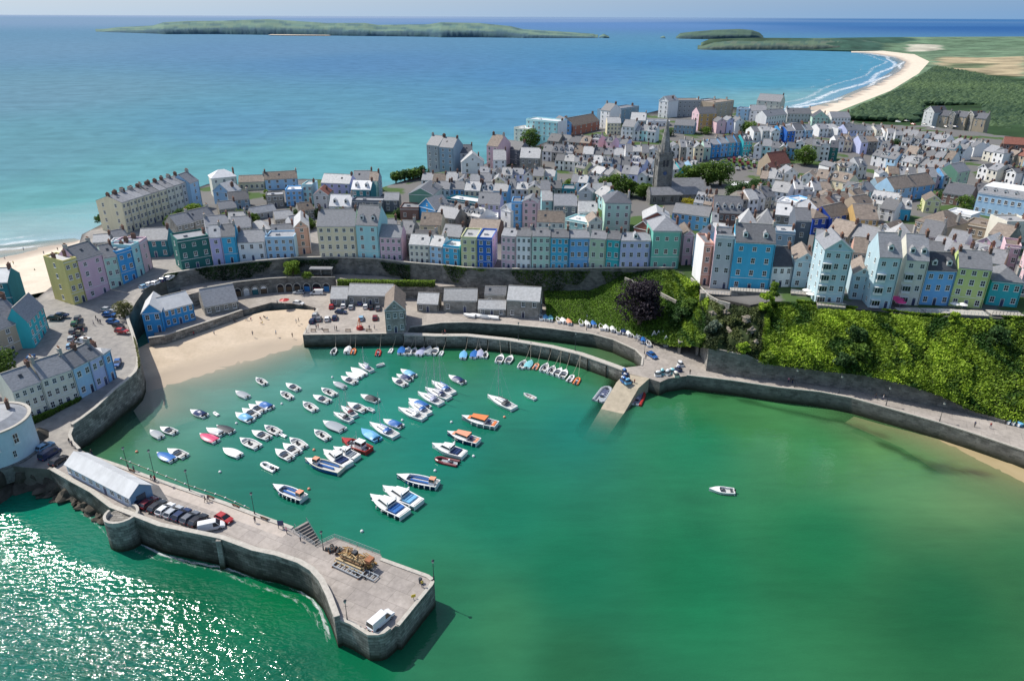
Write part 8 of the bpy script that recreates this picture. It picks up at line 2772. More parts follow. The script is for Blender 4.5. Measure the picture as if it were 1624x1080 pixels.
LG = 'cars in the car park of the left promontory'
for i, (u, v, du, dv, c, van) in enumerate([(112, 553, 3, -12, 'pale blue', 0), (114, 541, 3, -12, 'silver', 0), (116, 529, 3, -12, 'grey', 0), (119, 517, 3, -12, 'green', 0), (124, 508, 3, -12, 'grey', 0), (127, 535, 3, -12, 'black', 0), (130, 522, 3, -12, 'black', 0),
											(134, 546, -16, -3, 'white', 1), (131, 556, -16, 2, 'white', 0), (126, 564, -16, 3, 'silver', 0), (112, 574, -16, -5, 'white', 0), (50, 572, 6, -12, 'blue', 0), (172, 495, 14, 3, 'silver', 0), (174, 503, 14, 2, 'blue', 0), (180, 514, 14, 2, 'blue', 0), (189, 521, 14, 3, 'black', 0),
											(194, 529, 16, 1, 'red', 0), (88, 508, 16, 0, 'black', 0), (99, 504, 16, 0, 'navy', 0), (187, 580, -4, 12, 'blue', 0)]):
	where = ['nearest in the left column of the car park', 'second in the left column of the car park', 'third in the left column of the car park', 'fourth in the left column of the car park', 'farthest in the left column of the car park', 'nearer in the right column of the car park', 'farther in the right column of the car park',
			 'behind the white terrace, farthest', 'behind the white terrace, middle', 'behind the white terrace, nearest', 'beside the terrace chimney, alone', 'in the shadow of the tan house', 'left of the pollarded tree', 'below the pollarded tree, upper', 'below the pollarded tree, middle', 'below the pollarded tree, third', 'by the parapet bend', 'by the turquoise house, left', 'by the turquoise house, right', 'in the shade of the blue end house'][i]
	gcar(f'{c} {"van" if van else "car"} {where}', u, v, du, dv, c, bool(van), LG)
TG = 'cars on the street by the green terrace house'
for i, (u, v, c) in enumerate([(231, 458, 'pale blue'), (240, 454, 'white'), (249, 452, 'white'), (261, 447, 'navy'), (270, 444, 'white')]):
	gcar(f'{c} car, {ORD[i]} from left on the sloping street above the blue building', u, v, 8, -5, c, False, TG)
QG = 'cars parked on the quay'
for i, (u, v, du, dv, c, van) in enumerate([(474, 466, -16, 0, 'silver', 0), (503, 467, -18, 0, 'white', 1), (474, 483, 14, 2, 'white', 0), (526, 488, 2, -10, 'red', 0), (541, 497, 16, 1, 'navy', 0), (545, 487, 3, -10, 'white', 0), (557, 489, 2, -10, 'silver', 0), (572, 482, 3, -9, 'blue', 0), (580, 488, 2, -10, 'white', 0), (589, 489, 2, -10, 'black', 0),
											(600, 491, 2, -10, 'grey', 0), (573, 507, 1, -11, 'pale blue', 0), (595, 506, 1, -11, 'maroon', 0), (519, 508, 2, -11, 'white', 0), (531, 506, 2, -11, 'navy', 0), (506, 508, 3, -11, 'grey', 0), (500, 502, 4, -10, 'silver', 0), (496, 511, 6, -9, 'navy', 0)]):
	where = ['by the arched doorways', 'by the red arched doorway', 'at the head of the beach', 'by the left end of the sheds', 'parked across the quay', 'second from the sheds end', 'third from the sheds end', 'against the shed wall', 'fifth from the sheds end', 'sixth from the sheds end', 'seventh from the sheds end',
			 'alone mid-quay', 'by the quay chapel', 'in the front row, right of the grey one', 'in the front row, farthest right', 'in the front row by the beach', 'in the beach corner, upper', 'in the beach corner, lower'][i]
	car(f'{c} {"van" if van else "car"} {where}', P(u, v, QZ), head((u, v), du, dv, QZ), c, bool(van), QG)
car('blue pickup car on the slipway road by the inner basin', P(1034, 566, QZ), head((1034, 566), 12, 8, QZ), 'blue')
# crowded car park by the bright blue terrace
cols_ = ['white', 'silver', 'red', 'navy', 'black', 'white', 'grey', 'blue', 'silver', 'maroon']
n_ = 0
for r_, (u0, v0, u1, v1, n, where) in enumerate([(1130, 259, 1198, 249, 9, 'farthest row'), (1128, 264, 1200, 254, 9, 'second row'), (1132, 269, 1204, 259, 9, 'third row'), (1142, 274, 1196, 266, 7, 'nearest row')]):
	for k in range(n):
		t = k / (n - 1)
		c = cols_[(k * 3 + r_ * 7) % 10]
		gcar(f'{c} car, {ORD[k]} from left in {where} of the upper car park', u0 + (u1 - u0) * t, v0 + (v1 - v0) * t, .5, -6, c, False, 'cars in the upper car park', True)
for i, (u, v, c) in enumerate([(1424, 195, 'white'), (1438, 194, 'black'), (1448, 199, 'red'), (1466, 199, 'black'), (1479, 204, 'white'), (1500, 203, 'black'), (1515, 203, 'navy')]):
	gcar(f'{c} car, {ORD[i]} from left in front of the far stone mansion', u, v, 8, 1, c, False, 'cars by the far stone mansion', True)
# ------------------------------------------------------------------ pier furniture
def lamp_post(label, p, h=5.2):
	T = thing('street_lamp', label, 'street lamp', p, 0, 'lamp posts along the harbour')
	obj('post', cm(('post', h), lambda b: (b.cyl((0, 0, -.3), (0, 0, .9), .14, .12, 8), b.cyl((0, 0, .9), (0, 0, h), .07, .05, 8), b.cyl((-.35, 0, h * .82), (.35, 0, h * .82), .03, .03, 5)), [steel]), T)
	obj('lantern', cm(('lantern',), lambda b: (b.taper(-.14, .14, -.14, .14, 0, -.22, .22, -.22, .22, .45, 0), b.taper(-.26, .26, -.26, .26, .45, -.04, .04, -.04, .04, .72, 1)), [mat('lantern_glass', (.55, .55, .5), .2, .05, 3), steel]), T, (0, 0, h))

for i, (u, v, h) in enumerate([(203, 742, 5), (247, 762, 7.5), (301, 779, 5), (404, 816, 5), (513, 872, 4), (688, 919, 4)]):
	lamp_post(f'black lamp post, {ORD[i]} from left along the inner pier edge', P(u, v, PZ), h)
lamp_post('black lamp post near the outer wall of the pier head', P(551, 985, PZ), 4.2)
for i, (u, v) in enumerate([(822, 539), (912, 556)]):
	lamp_post(f'thin lamp post, {"left" if i == 0 else "right"} one on the long harbour wall', P(u, v, QZ), 5.5)
for i, (u, v) in enumerate([(930, 524), (1022, 561), (1260, 614), (1330, 624), (1405, 643), (1490, 668)]):
	lamp_post(f'lamp post on the quay road below the cliff, {ORD[i]} from left', P(u, v, QZ), 5.0)

def railing(label, pts, h=1.05, gap=1.6, rails=3, group=None, m=galv):
	b = MB()
	L = densify(pts, gap)
	for p in L:
		b.cyl((p.x, p.y, p.z), (p.x, p.y, p.z + h), .045, .045, 5)
	for k in range(rails):
		z = h * (k + 1) / rails
		b.tube([(p.x, p.y, p.z + z - .03) for p in L], .035, 4)
	return tag(b.build('railing', [m]), label, 'railing', group)

railing('pale railing around the projecting inner platform of the pier', [P(u, v, PZ) for u, v in [(505, 865), (531, 853), (567, 866), (603, 880)]])
railing('railing beside the pier steps', [P(u, v, PZ) for u, v in [(448, 838), (466, 846), (486, 857), (500, 866)]])

def steps():
	a, b = P(467, 837, PZ), P(447, 849, PZ)
	c, d = P(500, 864, PZ), P(480, 872, PZ)
	T = thing('steps', 'concrete steps leading from the inner pier edge down to the water', 'steps', (a + c) / 2)
	o = T.location
	mb = MB()
	n = 14
	A, Dn = Vector((a.x, a.y, 0)), Vector((c.x, c.y, 0))
	u = (Dn - A).normalized()
	nrm = Vector((-u.y, u.x, 0))
	if nrm.y < 0:
		nrm = -nrm
	L = (Dn - A).length
	for k in range(n):
		z = PZ - .02 - (PZ + .3) * k / n
		p0 = A + u * (L * k / n)
		p1 = A + u * (L * (k + 1) / n)
		q0, q1 = p0 + nrm * 3.0, p1 + nrm * 3.0
		mb.prism([(p.x - o.x, p.y - o.y) for p in (p0, p1, q1, q0)], -4 - PZ, z - PZ, 0)
	mb.build('flight', [deckm], T, uvwall=True)
	r = MB()
	for s in (.15, 2.85):
		pts = []
		for k in range(0, n + 1, 2):
			p = A + u * (L * k / n) + nrm * s
			z = PZ - (PZ + .3) * k / n
			pts.append(Vector((p.x - o.x, p.y - o.y, z - PZ + 1.0)))
			r.cyl(pts[-1] - Vector((0, 0, 1.0)), pts[-1], .04, .04, 5)
		r.tube(pts, .04, 5)
	r.build('handrail', [galv], T)

steps()

def timber_stack():
	c = P(567, 893, PZ)
	T = thing('timber_stack', 'heap of golden timber beams, pallets and tarpaulin stacked on the pier head', 'timber stack', c, head((567, 893), 30, 13, PZ))
	T.scale = (.86, .86, .86)
	rs = random.Random(3)
	gold = [mat('golden_timber', (.40, .24, .09), .75, .35, 1.5, .1), mat('old_timber', (.22, .14, .08), .85, .35, 1.5, .1), mat('pale_timber', (.50, .38, .22), .75, .3, 1.5, .1)]
	for lv in range(4):
		w = 4.6 - lv * .7
		b = MB()
		n = int(w / .42)
		for k in range(n):
			y = -w / 2 + k * .42
			x0 = -4.4 + rs.uniform(-.5, .6) + lv * .3
			b.box(x0, x0 + rs.uniform(7.0, 8.6) - lv * .7, y, y + .36, lv * .55 + .15, lv * .55 + .5 + rs.uniform(-.05, .05), rs.randrange(3))
		b.build('beam_layer', gold, T)
		b = MB()
		for x in (-3, 0, 3):
			b.box(x, x + .2, -w / 2, w / 2, lv * .55 + .003, lv * .55 + .147, 0)
		b.build('bearer', [gold[1]], T)
	b = MB()
	for k in range(26):
		x, y = rs.uniform(-3.6, 3.2), rs.uniform(-1.4, 1.4)
		a = rs.uniform(0, pi)
		p = Vector((x, y, 2.4 + rs.uniform(0, .35)))
		d = Vector((math.cos(a), math.sin(a) * .5, rs.uniform(-.15, .15))) * rs.uniform(.8, 1.6)
		b.cyl(p - d, p + d, .12, .12, 4, rs.randrange(3))
	b.build('loose_timber', gold, T)
	b = MB()
	b.box(3.0, 4.4, -1.0, .8, 2.3, 3.0, 0)
	b.box(-.9, .1, -.6, .5, 2.5, 3.2, 1)
	b.build('crate', [mat('tarpaulin', (.33, .14, .07), .8, .3, 2), BC['dark']], T)
	return T

timber_stack()
for i, (u, v, L_, lab) in enumerate([(552, 905, 6.5, 'long grey steel girder lying left in front of the timber stack'), (577, 910, 6.0, 'grey steel trailer bed lying right in front of the timber stack')]):
	T = thing('steel_trailer' if i else 'steel_girder', lab, 'trailer' if i else 'girder', P(u, v, PZ), head((u, v), 30, 14, PZ))
	b = MB()
	for y in (-.7, .7):
		b.box(-L_ / 2, L_ / 2, y - .09, y + .09, .25, .5, 0)
	for k in range(7):
		x = -L_ / 2 + L_ * k / 6
		b.box(x - .08, x + .08, -.6, .6, .27, .45, 0)
	b.build('frame', [BC['grey']], T)
	if i:
		for x in (-1, 1):
			for y in (-.95, .95):
				obj('wheel', cm(('wheel',), wheel_fn, [tyre, rim]), T, (x, y, .31))
	else:
		b = MB()
		b.box(-L_ / 2, -L_ / 2 + .2, -.9, .9, .003, .245, 0)
		b.box(L_ / 2 - .2, L_ / 2, -.9, .9, .003, .245, 0)
		b.build('bearer', [BC['wood']], T)
# lobster pots and nets beside the stack
for i, (u, v) in enumerate([(521, 872), (526, 875), (531, 872), (536, 877), (527, 869), (541, 873)]):
	T = thing('lobster_pot', f'dark netted lobster pot, {ORD[i]} from the steps side of the timber stack', 'lobster pot', P(u, v, PZ), i * .5, 'lobster pots on the pier')
	b = MB()
	b.box(-.6, .6, -.4, .4, 0.02, .12, 0)
	for x in (-.55, 0, .55):
		pts = [Vector((x, .38 * math.cos(t), .1 + .55 * math.sin(t))) for t in [pi * k / 6 for k in range(7)]]
		b.tube(pts, .04, 4, 0)
	b.build('frame', [BC['wood']], T)
	b = MB()
	b.loft([[(x, .36 * math.cos(pi * k / 6), .11 + .5 * math.sin(pi * k / 6)) for k in range(7)] for x in (-.54, .54)], 0, close=False)
	b.build('net', [mat('pot_net', (.05, .07, .08), .9, .5, 6)], T)

for i, (u, v, lab) in enumerate([(667, 924, 'dark litter bin near the corner of the pier head'), (446, 838, 'blue notice board post at the top of the pier steps')]):
	T = thing('litter_bin' if i == 0 else 'notice_board', lab, 'litter bin' if i == 0 else 'notice board', P(u, v, PZ))
	if i == 0:
		obj('body', cm(('bin',), lambda b: (b.cyl((0, 0, 0), (0, 0, 1.0), .3, .34, 12), b.cyl((0, 0, 1.0), (0, 0, 1.12), .37, .3, 12)), [steel]), T)
	else:
		obj('board', cm(('board',), lambda b: (b.box(-.6, .6, -.06, .06, .8, 2.0, 0)), [BC['navy']]), T)
		obj('post', cm(('bpost',), lambda b: (b.box(-.55, -.45, -.05, .05, 0, .797, 0), b.box(.45, .55, -.05, .05, 0, .797, 0)), [steel]), T)
T = thing('signboard', 'yellow warning sign near the right corner of the pier head', 'sign', P(656, 950, PZ), .4)
obj('board', cm(('yboard',), lambda b: b.box(-.4, .4, -.03, .03, .5, 1.1, 0), [mat('sign_yellow', (.7, .5, .04), .5, .05, 3)]), T)
obj('post', cm(('ypost',), lambda b: b.box(-.04, .04, -.03, .03, 0, .497, 0), [steel]), T)

# benches
def bench(label, p, rz):
	T = thing('bench', label, 'bench', p, rz, 'benches around the harbour')
	wood = mat('bench_wood', (0.2, 0.12, 0.07), .8)
	obj('seat', cm(('bseat',), lambda b: [b.box(-.9, .9, y, y + .12, .42, .47, 0) for y in (-.2, -.05, .1)], [wood]), T)
	obj('backrest', cm(('bback',), lambda b: [b.box(-.9, .9, .26, .3, z, z + .12, 0) for z in (.6, .78)], [wood]), T)
	for x in (-.75, .75):
		obj('leg', cm(('bleg',), lambda b: (b.box(-.04, .04, -.2, .24, 0, .418, 0), b.box(-.04, .04, .2, .26, .418, .9, 0)), [steel]), T, (x, 0, 0))

for i, (u, v) in enumerate([(210, 748), (335, 790), (375, 804), (420, 824)]):
	bench(f'wooden bench, {ORD[i]} from left on the pier footway', P(u, v, PZ), head((u, v), 30, 12, PZ) + pi)
for i, (u, v) in enumerate([(497, 526), (517, 526), (552, 526), (585, 526)]):
	bench(f'wooden bench, {ORD[i]} from left along the quay edge', P(u, v, QZ), 0)

# red bell buoy ornament, red boat on the quay, parasols
T = thing('bell_buoy', 'red and orange navigation buoy standing on the quay as an ornament', 'buoy', P(571, 522, QZ))
obj('body', cm(('bbody',), lambda b: (b.cyl((0, 0, 0), (0, 0, .8), 1.2, 1.2, 14), b.cyl((0, 0, .8), (0, 0, 1.2), 1.2, .5, 14)), [BC['red']], True), T)
obj('lattice', cm(('blat',), lambda b: [b.cyl((.8 * math.cos(a), .8 * math.sin(a), 1.0), (.2 * math.cos(a), .2 * math.sin(a), 3.6), .09, .07, 5) for a in (0, pi / 2, pi, 3 * pi / 2)] + [b.cyl((0, 0, 3.5), (0, 0, 4.2), .4, .05, 8)], [BC['orange']]), T)

def parasol(label, p, c, r=1.6):
	T = thing('parasol', label, 'parasol', p, 0, 'parasols on the terraces')
	obj('pole', cm(('ppole',), lambda b: b.cyl((0, 0, 0), (0, 0, 2.45), .04, .04, 6), [alu]), T)
	obj('canopy', cm(('pcan', c, r), lambda b: b.loft([[(r * math.cos(2 * pi * k / 8), r * math.sin(2 * pi * k / 8), 2.0) for k in range(8)], [(.05 * math.cos(2 * pi * k / 8), .05 * math.sin(2 * pi * k / 8), 2.6) for k in range(8)]], 0), [gel(c, {'hot_pink': (.75, .06, .22), 'cloth_white': (.75, .74, .7), 'red': (.42, .035, .03)}[c], .8)]), T)

parasol('large hot pink parasol on the terrace between two cliff-top houses', PG(1419, 483), 'hot_pink', 2.3)
parasol('smaller hot pink parasol in front of the large one', PG(1426, 489), 'hot_pink', 1.6)
for i, (u, v) in enumerate([(1278, 470), (1284, 476), (1512, 492), (1524, 493)]):
	parasol(f'white parasol, {ORD[i]} from left on the cliff-top terraces', PG(u, v), 'cloth_white', 1.4)
parasol('red parasol tent by the wall at the head of the beach', P(452, 484, QZ), 'red', 1.8)

# terraces on the cliff edge with balustrades
def terrace(label, u0, v0, u1, v1, depth, z_h, lattice=True, rail=galv, m=coping):
	a, b = PG(u0, v0), PG(u1, v1)
	ax = b - a
	rz = math.atan2(ax.y, ax.x)
	w = ax.length
	T = thing('terrace', label, 'terrace', (a + b) / 2, rz, 'terraces on the cliff edge')
	s = MB()
	s.box(-w / 2, w / 2, -depth, -.3, -6, z_h, 0)
	s.build('wall', [rubble], T, uvwall=True)
	s = MB()
	s.box(-w / 2 - .1, w / 2 + .1, -depth - .1, -.25, z_h + .003, z_h + .15, 0)
	s.build('floor', [m], T)
	r = MB()
	n = max(3, int(w / .9))
	for k in range(n + 1):
		x = -w / 2 + .05 + (w - .1) * k / n
		r.box(x - .04, x + .04, -depth + .05, -depth + .13, z_h + .15, z_h + 1.1, 0)
	r.box(-w / 2, w / 2, -depth + .03, -depth + .15, z_h + 1.1, z_h + 1.18, 0)
	r.box(-w / 2, w / 2, -depth + .05, -depth + .13, z_h + .55, z_h + .6, 0)
	r.build('balustrade', [rail], T)
	return T

terrace('pale rounded terrace in front of the tall gabled aqua house', 1293, 481, 1336, 485, 4.2, .9, m=paving)
terrace('stone terrace below the pink parasol', 1418, 490, 1455, 491, 4.2, .5)
terrace('glazed terrace in front of the sky-blue house', 1458, 491, 1503, 492, 4.0, .5, rail=frame_m)
terrace('white balustraded terrace in front of the lime house', 1505, 494, 1556, 496, 4.4, .7, rail=frame_m)
terrace('terrace in front of the low turquoise house', 1562, 494, 1612, 496, 4.0, .5, rail=steel)
terrace('white garden terrace right of the white veranda house', 1254, 462, 1290, 464, 4.6, .6, rail=frame_m, m=paving)
terrace('paved terrace in front of the grey and salmon townhouses', 1110, 462, 1156, 463, 3.6, .3, rail=frame_m, m=paving)
terrace('dark balcony terrace in front of the big cyan townhouse', 1157, 464, 1218, 463, 3.0, 1.2, rail=steel)

# ------------------------------------------------------------------ dinghies and gear on the quay road
CW = {'sky': 'pale blue', 'aqua': 'blue-green', 'salmon': 'pinkish orange'}
QD = 'dinghies laid up on the quay road'
for i, (u, v, c) in enumerate([(858, 505, 'aqua'), (865, 505.5, 'sky'), (873, 506.5, 'aqua'), (885, 509, 'white'), (893, 510, 'white'), (902, 512, 'salmon'), (921, 513, 'sky'), (931, 515, 'white'), (941, 515, 'blue'), (953, 520, 'cream'), (961, 521, 'white'), (971, 523, 'white'), (980, 526, 'blue'), (989, 527, 'navy'), (997, 530, 'white'), (1006, 532, 'white'), (1013, 535, 'grey'), (1020, 541, 'blue'), (1028, 546, 'blue')]):
	boat(f'{CW.get(c, c)} dinghy, {ORD[i]} from left of those laid up along the quay road', (u, v), 'cover' if i % 3 else 'row', 3.9, hull=c if c in ('blue', 'navy') else 'white', top=c, group=QD, ang=(-3, -8), name='dinghy', z=QZ + .25, cat='dinghy')
for i, (u, v) in enumerate([(1036, 541), (1043, 541), (1050, 541), (1055, 549)]):
	T = thing('upturned_dinghy', f'white dinghy stood upright on end by the boat shed, {ORD[i]} from left', 'dinghy', P(u, v, QZ), .3, 'dinghies stood on end by the boat shed')
	me_ = cm(('hull', 'upturned', 3.6), hull_fn(3.6, 1.5, .45, 2.3, .35, .9), [BC['white'], BC['white'], deck_m])
	o = obj('hull', me_, T, (0, 0, 1.85))
	o.rotation_euler = (0, rad(-82), rad(70))
for i, (u, v, c) in enumerate([(745, 502, 'white'), (756, 502, 'white'), (768, 504, 'grey'), (782, 505, 'white')]):
	boat(f'{c} boat laid up on the road by the stone stores, {ORD[i]} from left', (u, v), 'cover', 4.4, top=c, group='boats laid up by the stone stores', ang=(-10, -1), name='dinghy', z=QZ + .25, cat='dinghy')
for i, (u, v, c) in enumerate([(1602, 667, 'sky'), (1612, 669, 'aqua'), (1622, 672, 'sky'), (1565, 655, 'white')]):
	boat(f'{CW.get(c, c)} upturned rowing skiff, {ORD[i]} in from the thicket foot at the right edge', (u, v), 'cover', 4.6, top=c, hull='sky' if c != 'white' else 'white', group='skiffs at the right end of the quay road', ang=(14, -5), name='rowing_boat', z=QZ + .25)

# floats, blue barrels and gear heaped by the slipway
rs_ = random.Random(12)
for i, (u, v, c) in enumerate([(990, 592, 'blue'), (993, 600, 'navy'), (989, 605, 'blue'), (995, 608, 'sky'), (1043, 596, 'white'), (1050, 593, 'aqua'), (1058, 594, 'white'), (1066, 592, 'aqua'), (1076, 588, 'navy'), (1079, 580, 'white'), (1072, 597, 'cream')]):
	where = ['left of the slipway head, farthest', 'left of the slipway head, second', 'left of the slipway head, third', 'left of the slipway head, nearest', 'on the quay corner right of the slipway, first', 'on the quay corner right of the slipway, second', 'on the quay corner right of the slipway, third', 'on the quay corner right of the slipway, fourth',
			 'below the boat shed, nearer', 'below the boat shed, farther', 'on the quay corner, rightmost'][i]
	T = thing('gear_crate', f'{CW.get(c, c)} stacked fishing gear {where}', 'fishing gear', P(u, v, QZ if u > 1000 or v < 602 else 3.9), rs_.uniform(0, 3), 'fishing gear by the slipway')
	obj('crate', cm(('gcrate', c), lambda b: (b.box(-.9, .9, -.7, .7, 0, .8, 0), b.box(-.95, .95, -.75, .75, .8, .9, 1)), [BC[c], BC['dark']]), T)
	obj('bundle', cm(('gbundle', c), lambda b: (b.ball((0, 0, 1.3), .6, 8, 6, 0, (1.2, .9, .7)), b.ball((.5, .2, 1.25), .4, 8, 6, 1)), [BC[c], BC['white']]), T)

# ------------------------------------------------------------------ people
skin_m = mat('skin', (.50, .30, .21), .6, .05, 5)
hair_ms = [mat('hair_brown', (.06, .035, .02), .7, .2, 20), mat('hair_fair', (.30, .20, .09), .7, .2, 20), mat('hair_black', (.015, .013, .012), .7, .2, 20)]
cloth = [('white', (.7, .7, .7)), ('navy', (.02, .03, .09)), ('red', (.42, .04, .04)), ('black', (.02, .02, .025)), ('pale blue', (.3, .45, .62)), ('pink', (.6, .25, .33)), ('yellow', (.6, .45, .08)), ('green', (.05, .2, .1)), ('grey', (.22, .23, .25))]
cl_m = {n: mat('cloth_' + n.replace(' ', '_'), c, .85, .12, 6) for n, c in cloth}

def person_mesh(pose, seed):
	"""one continuous skinned body; returns a mesh with skin / top / trousers / shoes / hair material slots"""
	me = bpy.data.meshes.new('person')
	st = .18 if pose == 'walk' else .0
	J = {}
	if pose in ('stand', 'walk'):
		hip = .95
		V = [('pel', (0, 0, hip), .15, .12), ('waist', (0, 0, hip + .18), .14, .10), ('chest', (0, .0, hip + .42), .17, .11), ('neck', (0, .01, hip + .58), .06, .06), ('head', (0, .03, hip + .70), .085, .10), ('crown', (0, .02, hip + .83), .07, .08)]
		E = [(0, 1), (1, 2), (2, 3), (3, 4), (4, 5)]
		for s, k in ((-1, 1), (1, -1)):
			n = len(V)
			V += [('hip', (s * .10, 0, hip - .06), .10, .10), ('knee', (s * .11, k * st * .6 + .02, hip * .53), .065, .065), ('ankle', (s * .11, k * st * 1.3 - (.05 if k < 0 else 0), .09), .045, .045), ('toe', (s * .12, k * st * 1.3 + .16, .04), .04, .03)]
			E += [(0, n), (n, n + 1), (n + 1, n + 2), (n + 2, n + 3)]
			n = len(V)
			V += [('sho', (s * .19, 0, hip + .50), .06, .06), ('elb', (s * .25, -k * st * .5 - .02, hip + .23), .042, .042), ('wri', (s * .26, -k * st * .9 + .07, hip - .0), .03, .03), ('hand', (s * .26, -k * st * .9 + .10, hip - .11), .03, .025)]
			E += [(2, n), (n, n + 1), (n + 1, n + 2), (n + 2, n + 3)]
	else:                                               # sitting on the ground, leaning back
		hip = .14
		V = [('pel', (0, 0, hip), .15, .12), ('waist', (0, -.06, hip + .18), .14, .10), ('chest', (0, -.12, hip + .42), .17, .11), ('neck', (0, -.13, hip + .57), .06, .06), ('head', (0, -.10, hip + .69), .085, .10), ('crown', (0, -.11, hip + .82), .07, .08)]
		E = [(0, 1), (1, 2), (2, 3), (3, 4), (4, 5)]
		for s in (-1, 1):
			n = len(V)
			V += [('hip', (s * .10, .05, hip), .10, .10), ('knee', (s * .13, .42, hip + .28), .065, .065), ('ankle', (s * .12, .72, .09), .045, .045), ('toe', (s * .12, .88, .06), .04, .03)]
			E += [(0, n), (n, n + 1), (n + 1, n + 2), (n + 2, n + 3)]
			n = len(V)
			V += [('sho', (s * .19, -.12, hip + .50), .06, .06), ('elb', (s * .26, .05, hip + .30), .042, .042), ('wri', (s * .18, .28, hip + .30), .03, .03), ('hand', (s * .15, .36, hip + .31), .03, .025)]
			E += [(2, n), (n, n + 1), (n + 1, n + 2), (n + 2, n + 3)]
	me.from_pydata([v[1] for v in V], E, [])
	o = bpy.data.objects.new('tmp', me)
	COL.objects.link(o)
	md = o.modifiers.new('s', 'SKIN')
	md.use_smooth_shade = True
	for i, v in enumerate(V):
		sv = me.skin_vertices[0].data[i]
		sv.radius = (v[2], v[3])
		sv.use_root = (i == 0)
	o.modifiers.new('d', 'SUBSURF').levels = 1
	dg = bpy.context.evaluated_depsgraph_get()
	dg.update()
	m2 = bpy.data.meshes.new_from_object(o.evaluated_get(dg))
	bpy.data.objects.remove(o)
	m2.name = 'person'
	return m2

_pm = {}

def person(label, p, rz, pose, top, legs, hair=0, group='people around the harbour'):
	key = (pose, top, legs, hair)
	if key not in _pm:
		if pose not in _pm:
			_pm[pose] = person_mesh(pose, 0)
		m = _pm[pose].copy()
		m.materials.clear()
		for x in (skin_m, cl_m[top], cl_m[legs], hair_ms[hair]):
			m.materials.append(x)
		sit = pose == 'sit'
		for f in m.polygons:
			c = f.center
			if sit:
				k = 0 if c.z > .70 and abs(c.x) < .12 else (1 if c.y < .12 and c.z > .16 else 2)
				if k == 0 and (c.z > .93 or c.y < -.16):
					k = 3
				if abs(c.x) > .13 and c.y > .15 and c.z > .36:
					k = 0
				if c.y > .5 and c.z < .3:
					k = 0
			else:
				k = 2 if c.z < .98 else (1 if c.z < 1.50 else 0)
				if abs(c.x) > .20 and c.z < 1.22:
					k = 0
				if k == 0 and c.z > 1.5 and (c.z > 1.75 or c.y < -.02):
					k = 3
				if c.z < .1:
					k = 3
			f.material_index = k
		_pm[key] = m
	o = obj('person', _pm[key], None, p, rz)
	tag(o, label, 'person', group)
	return o

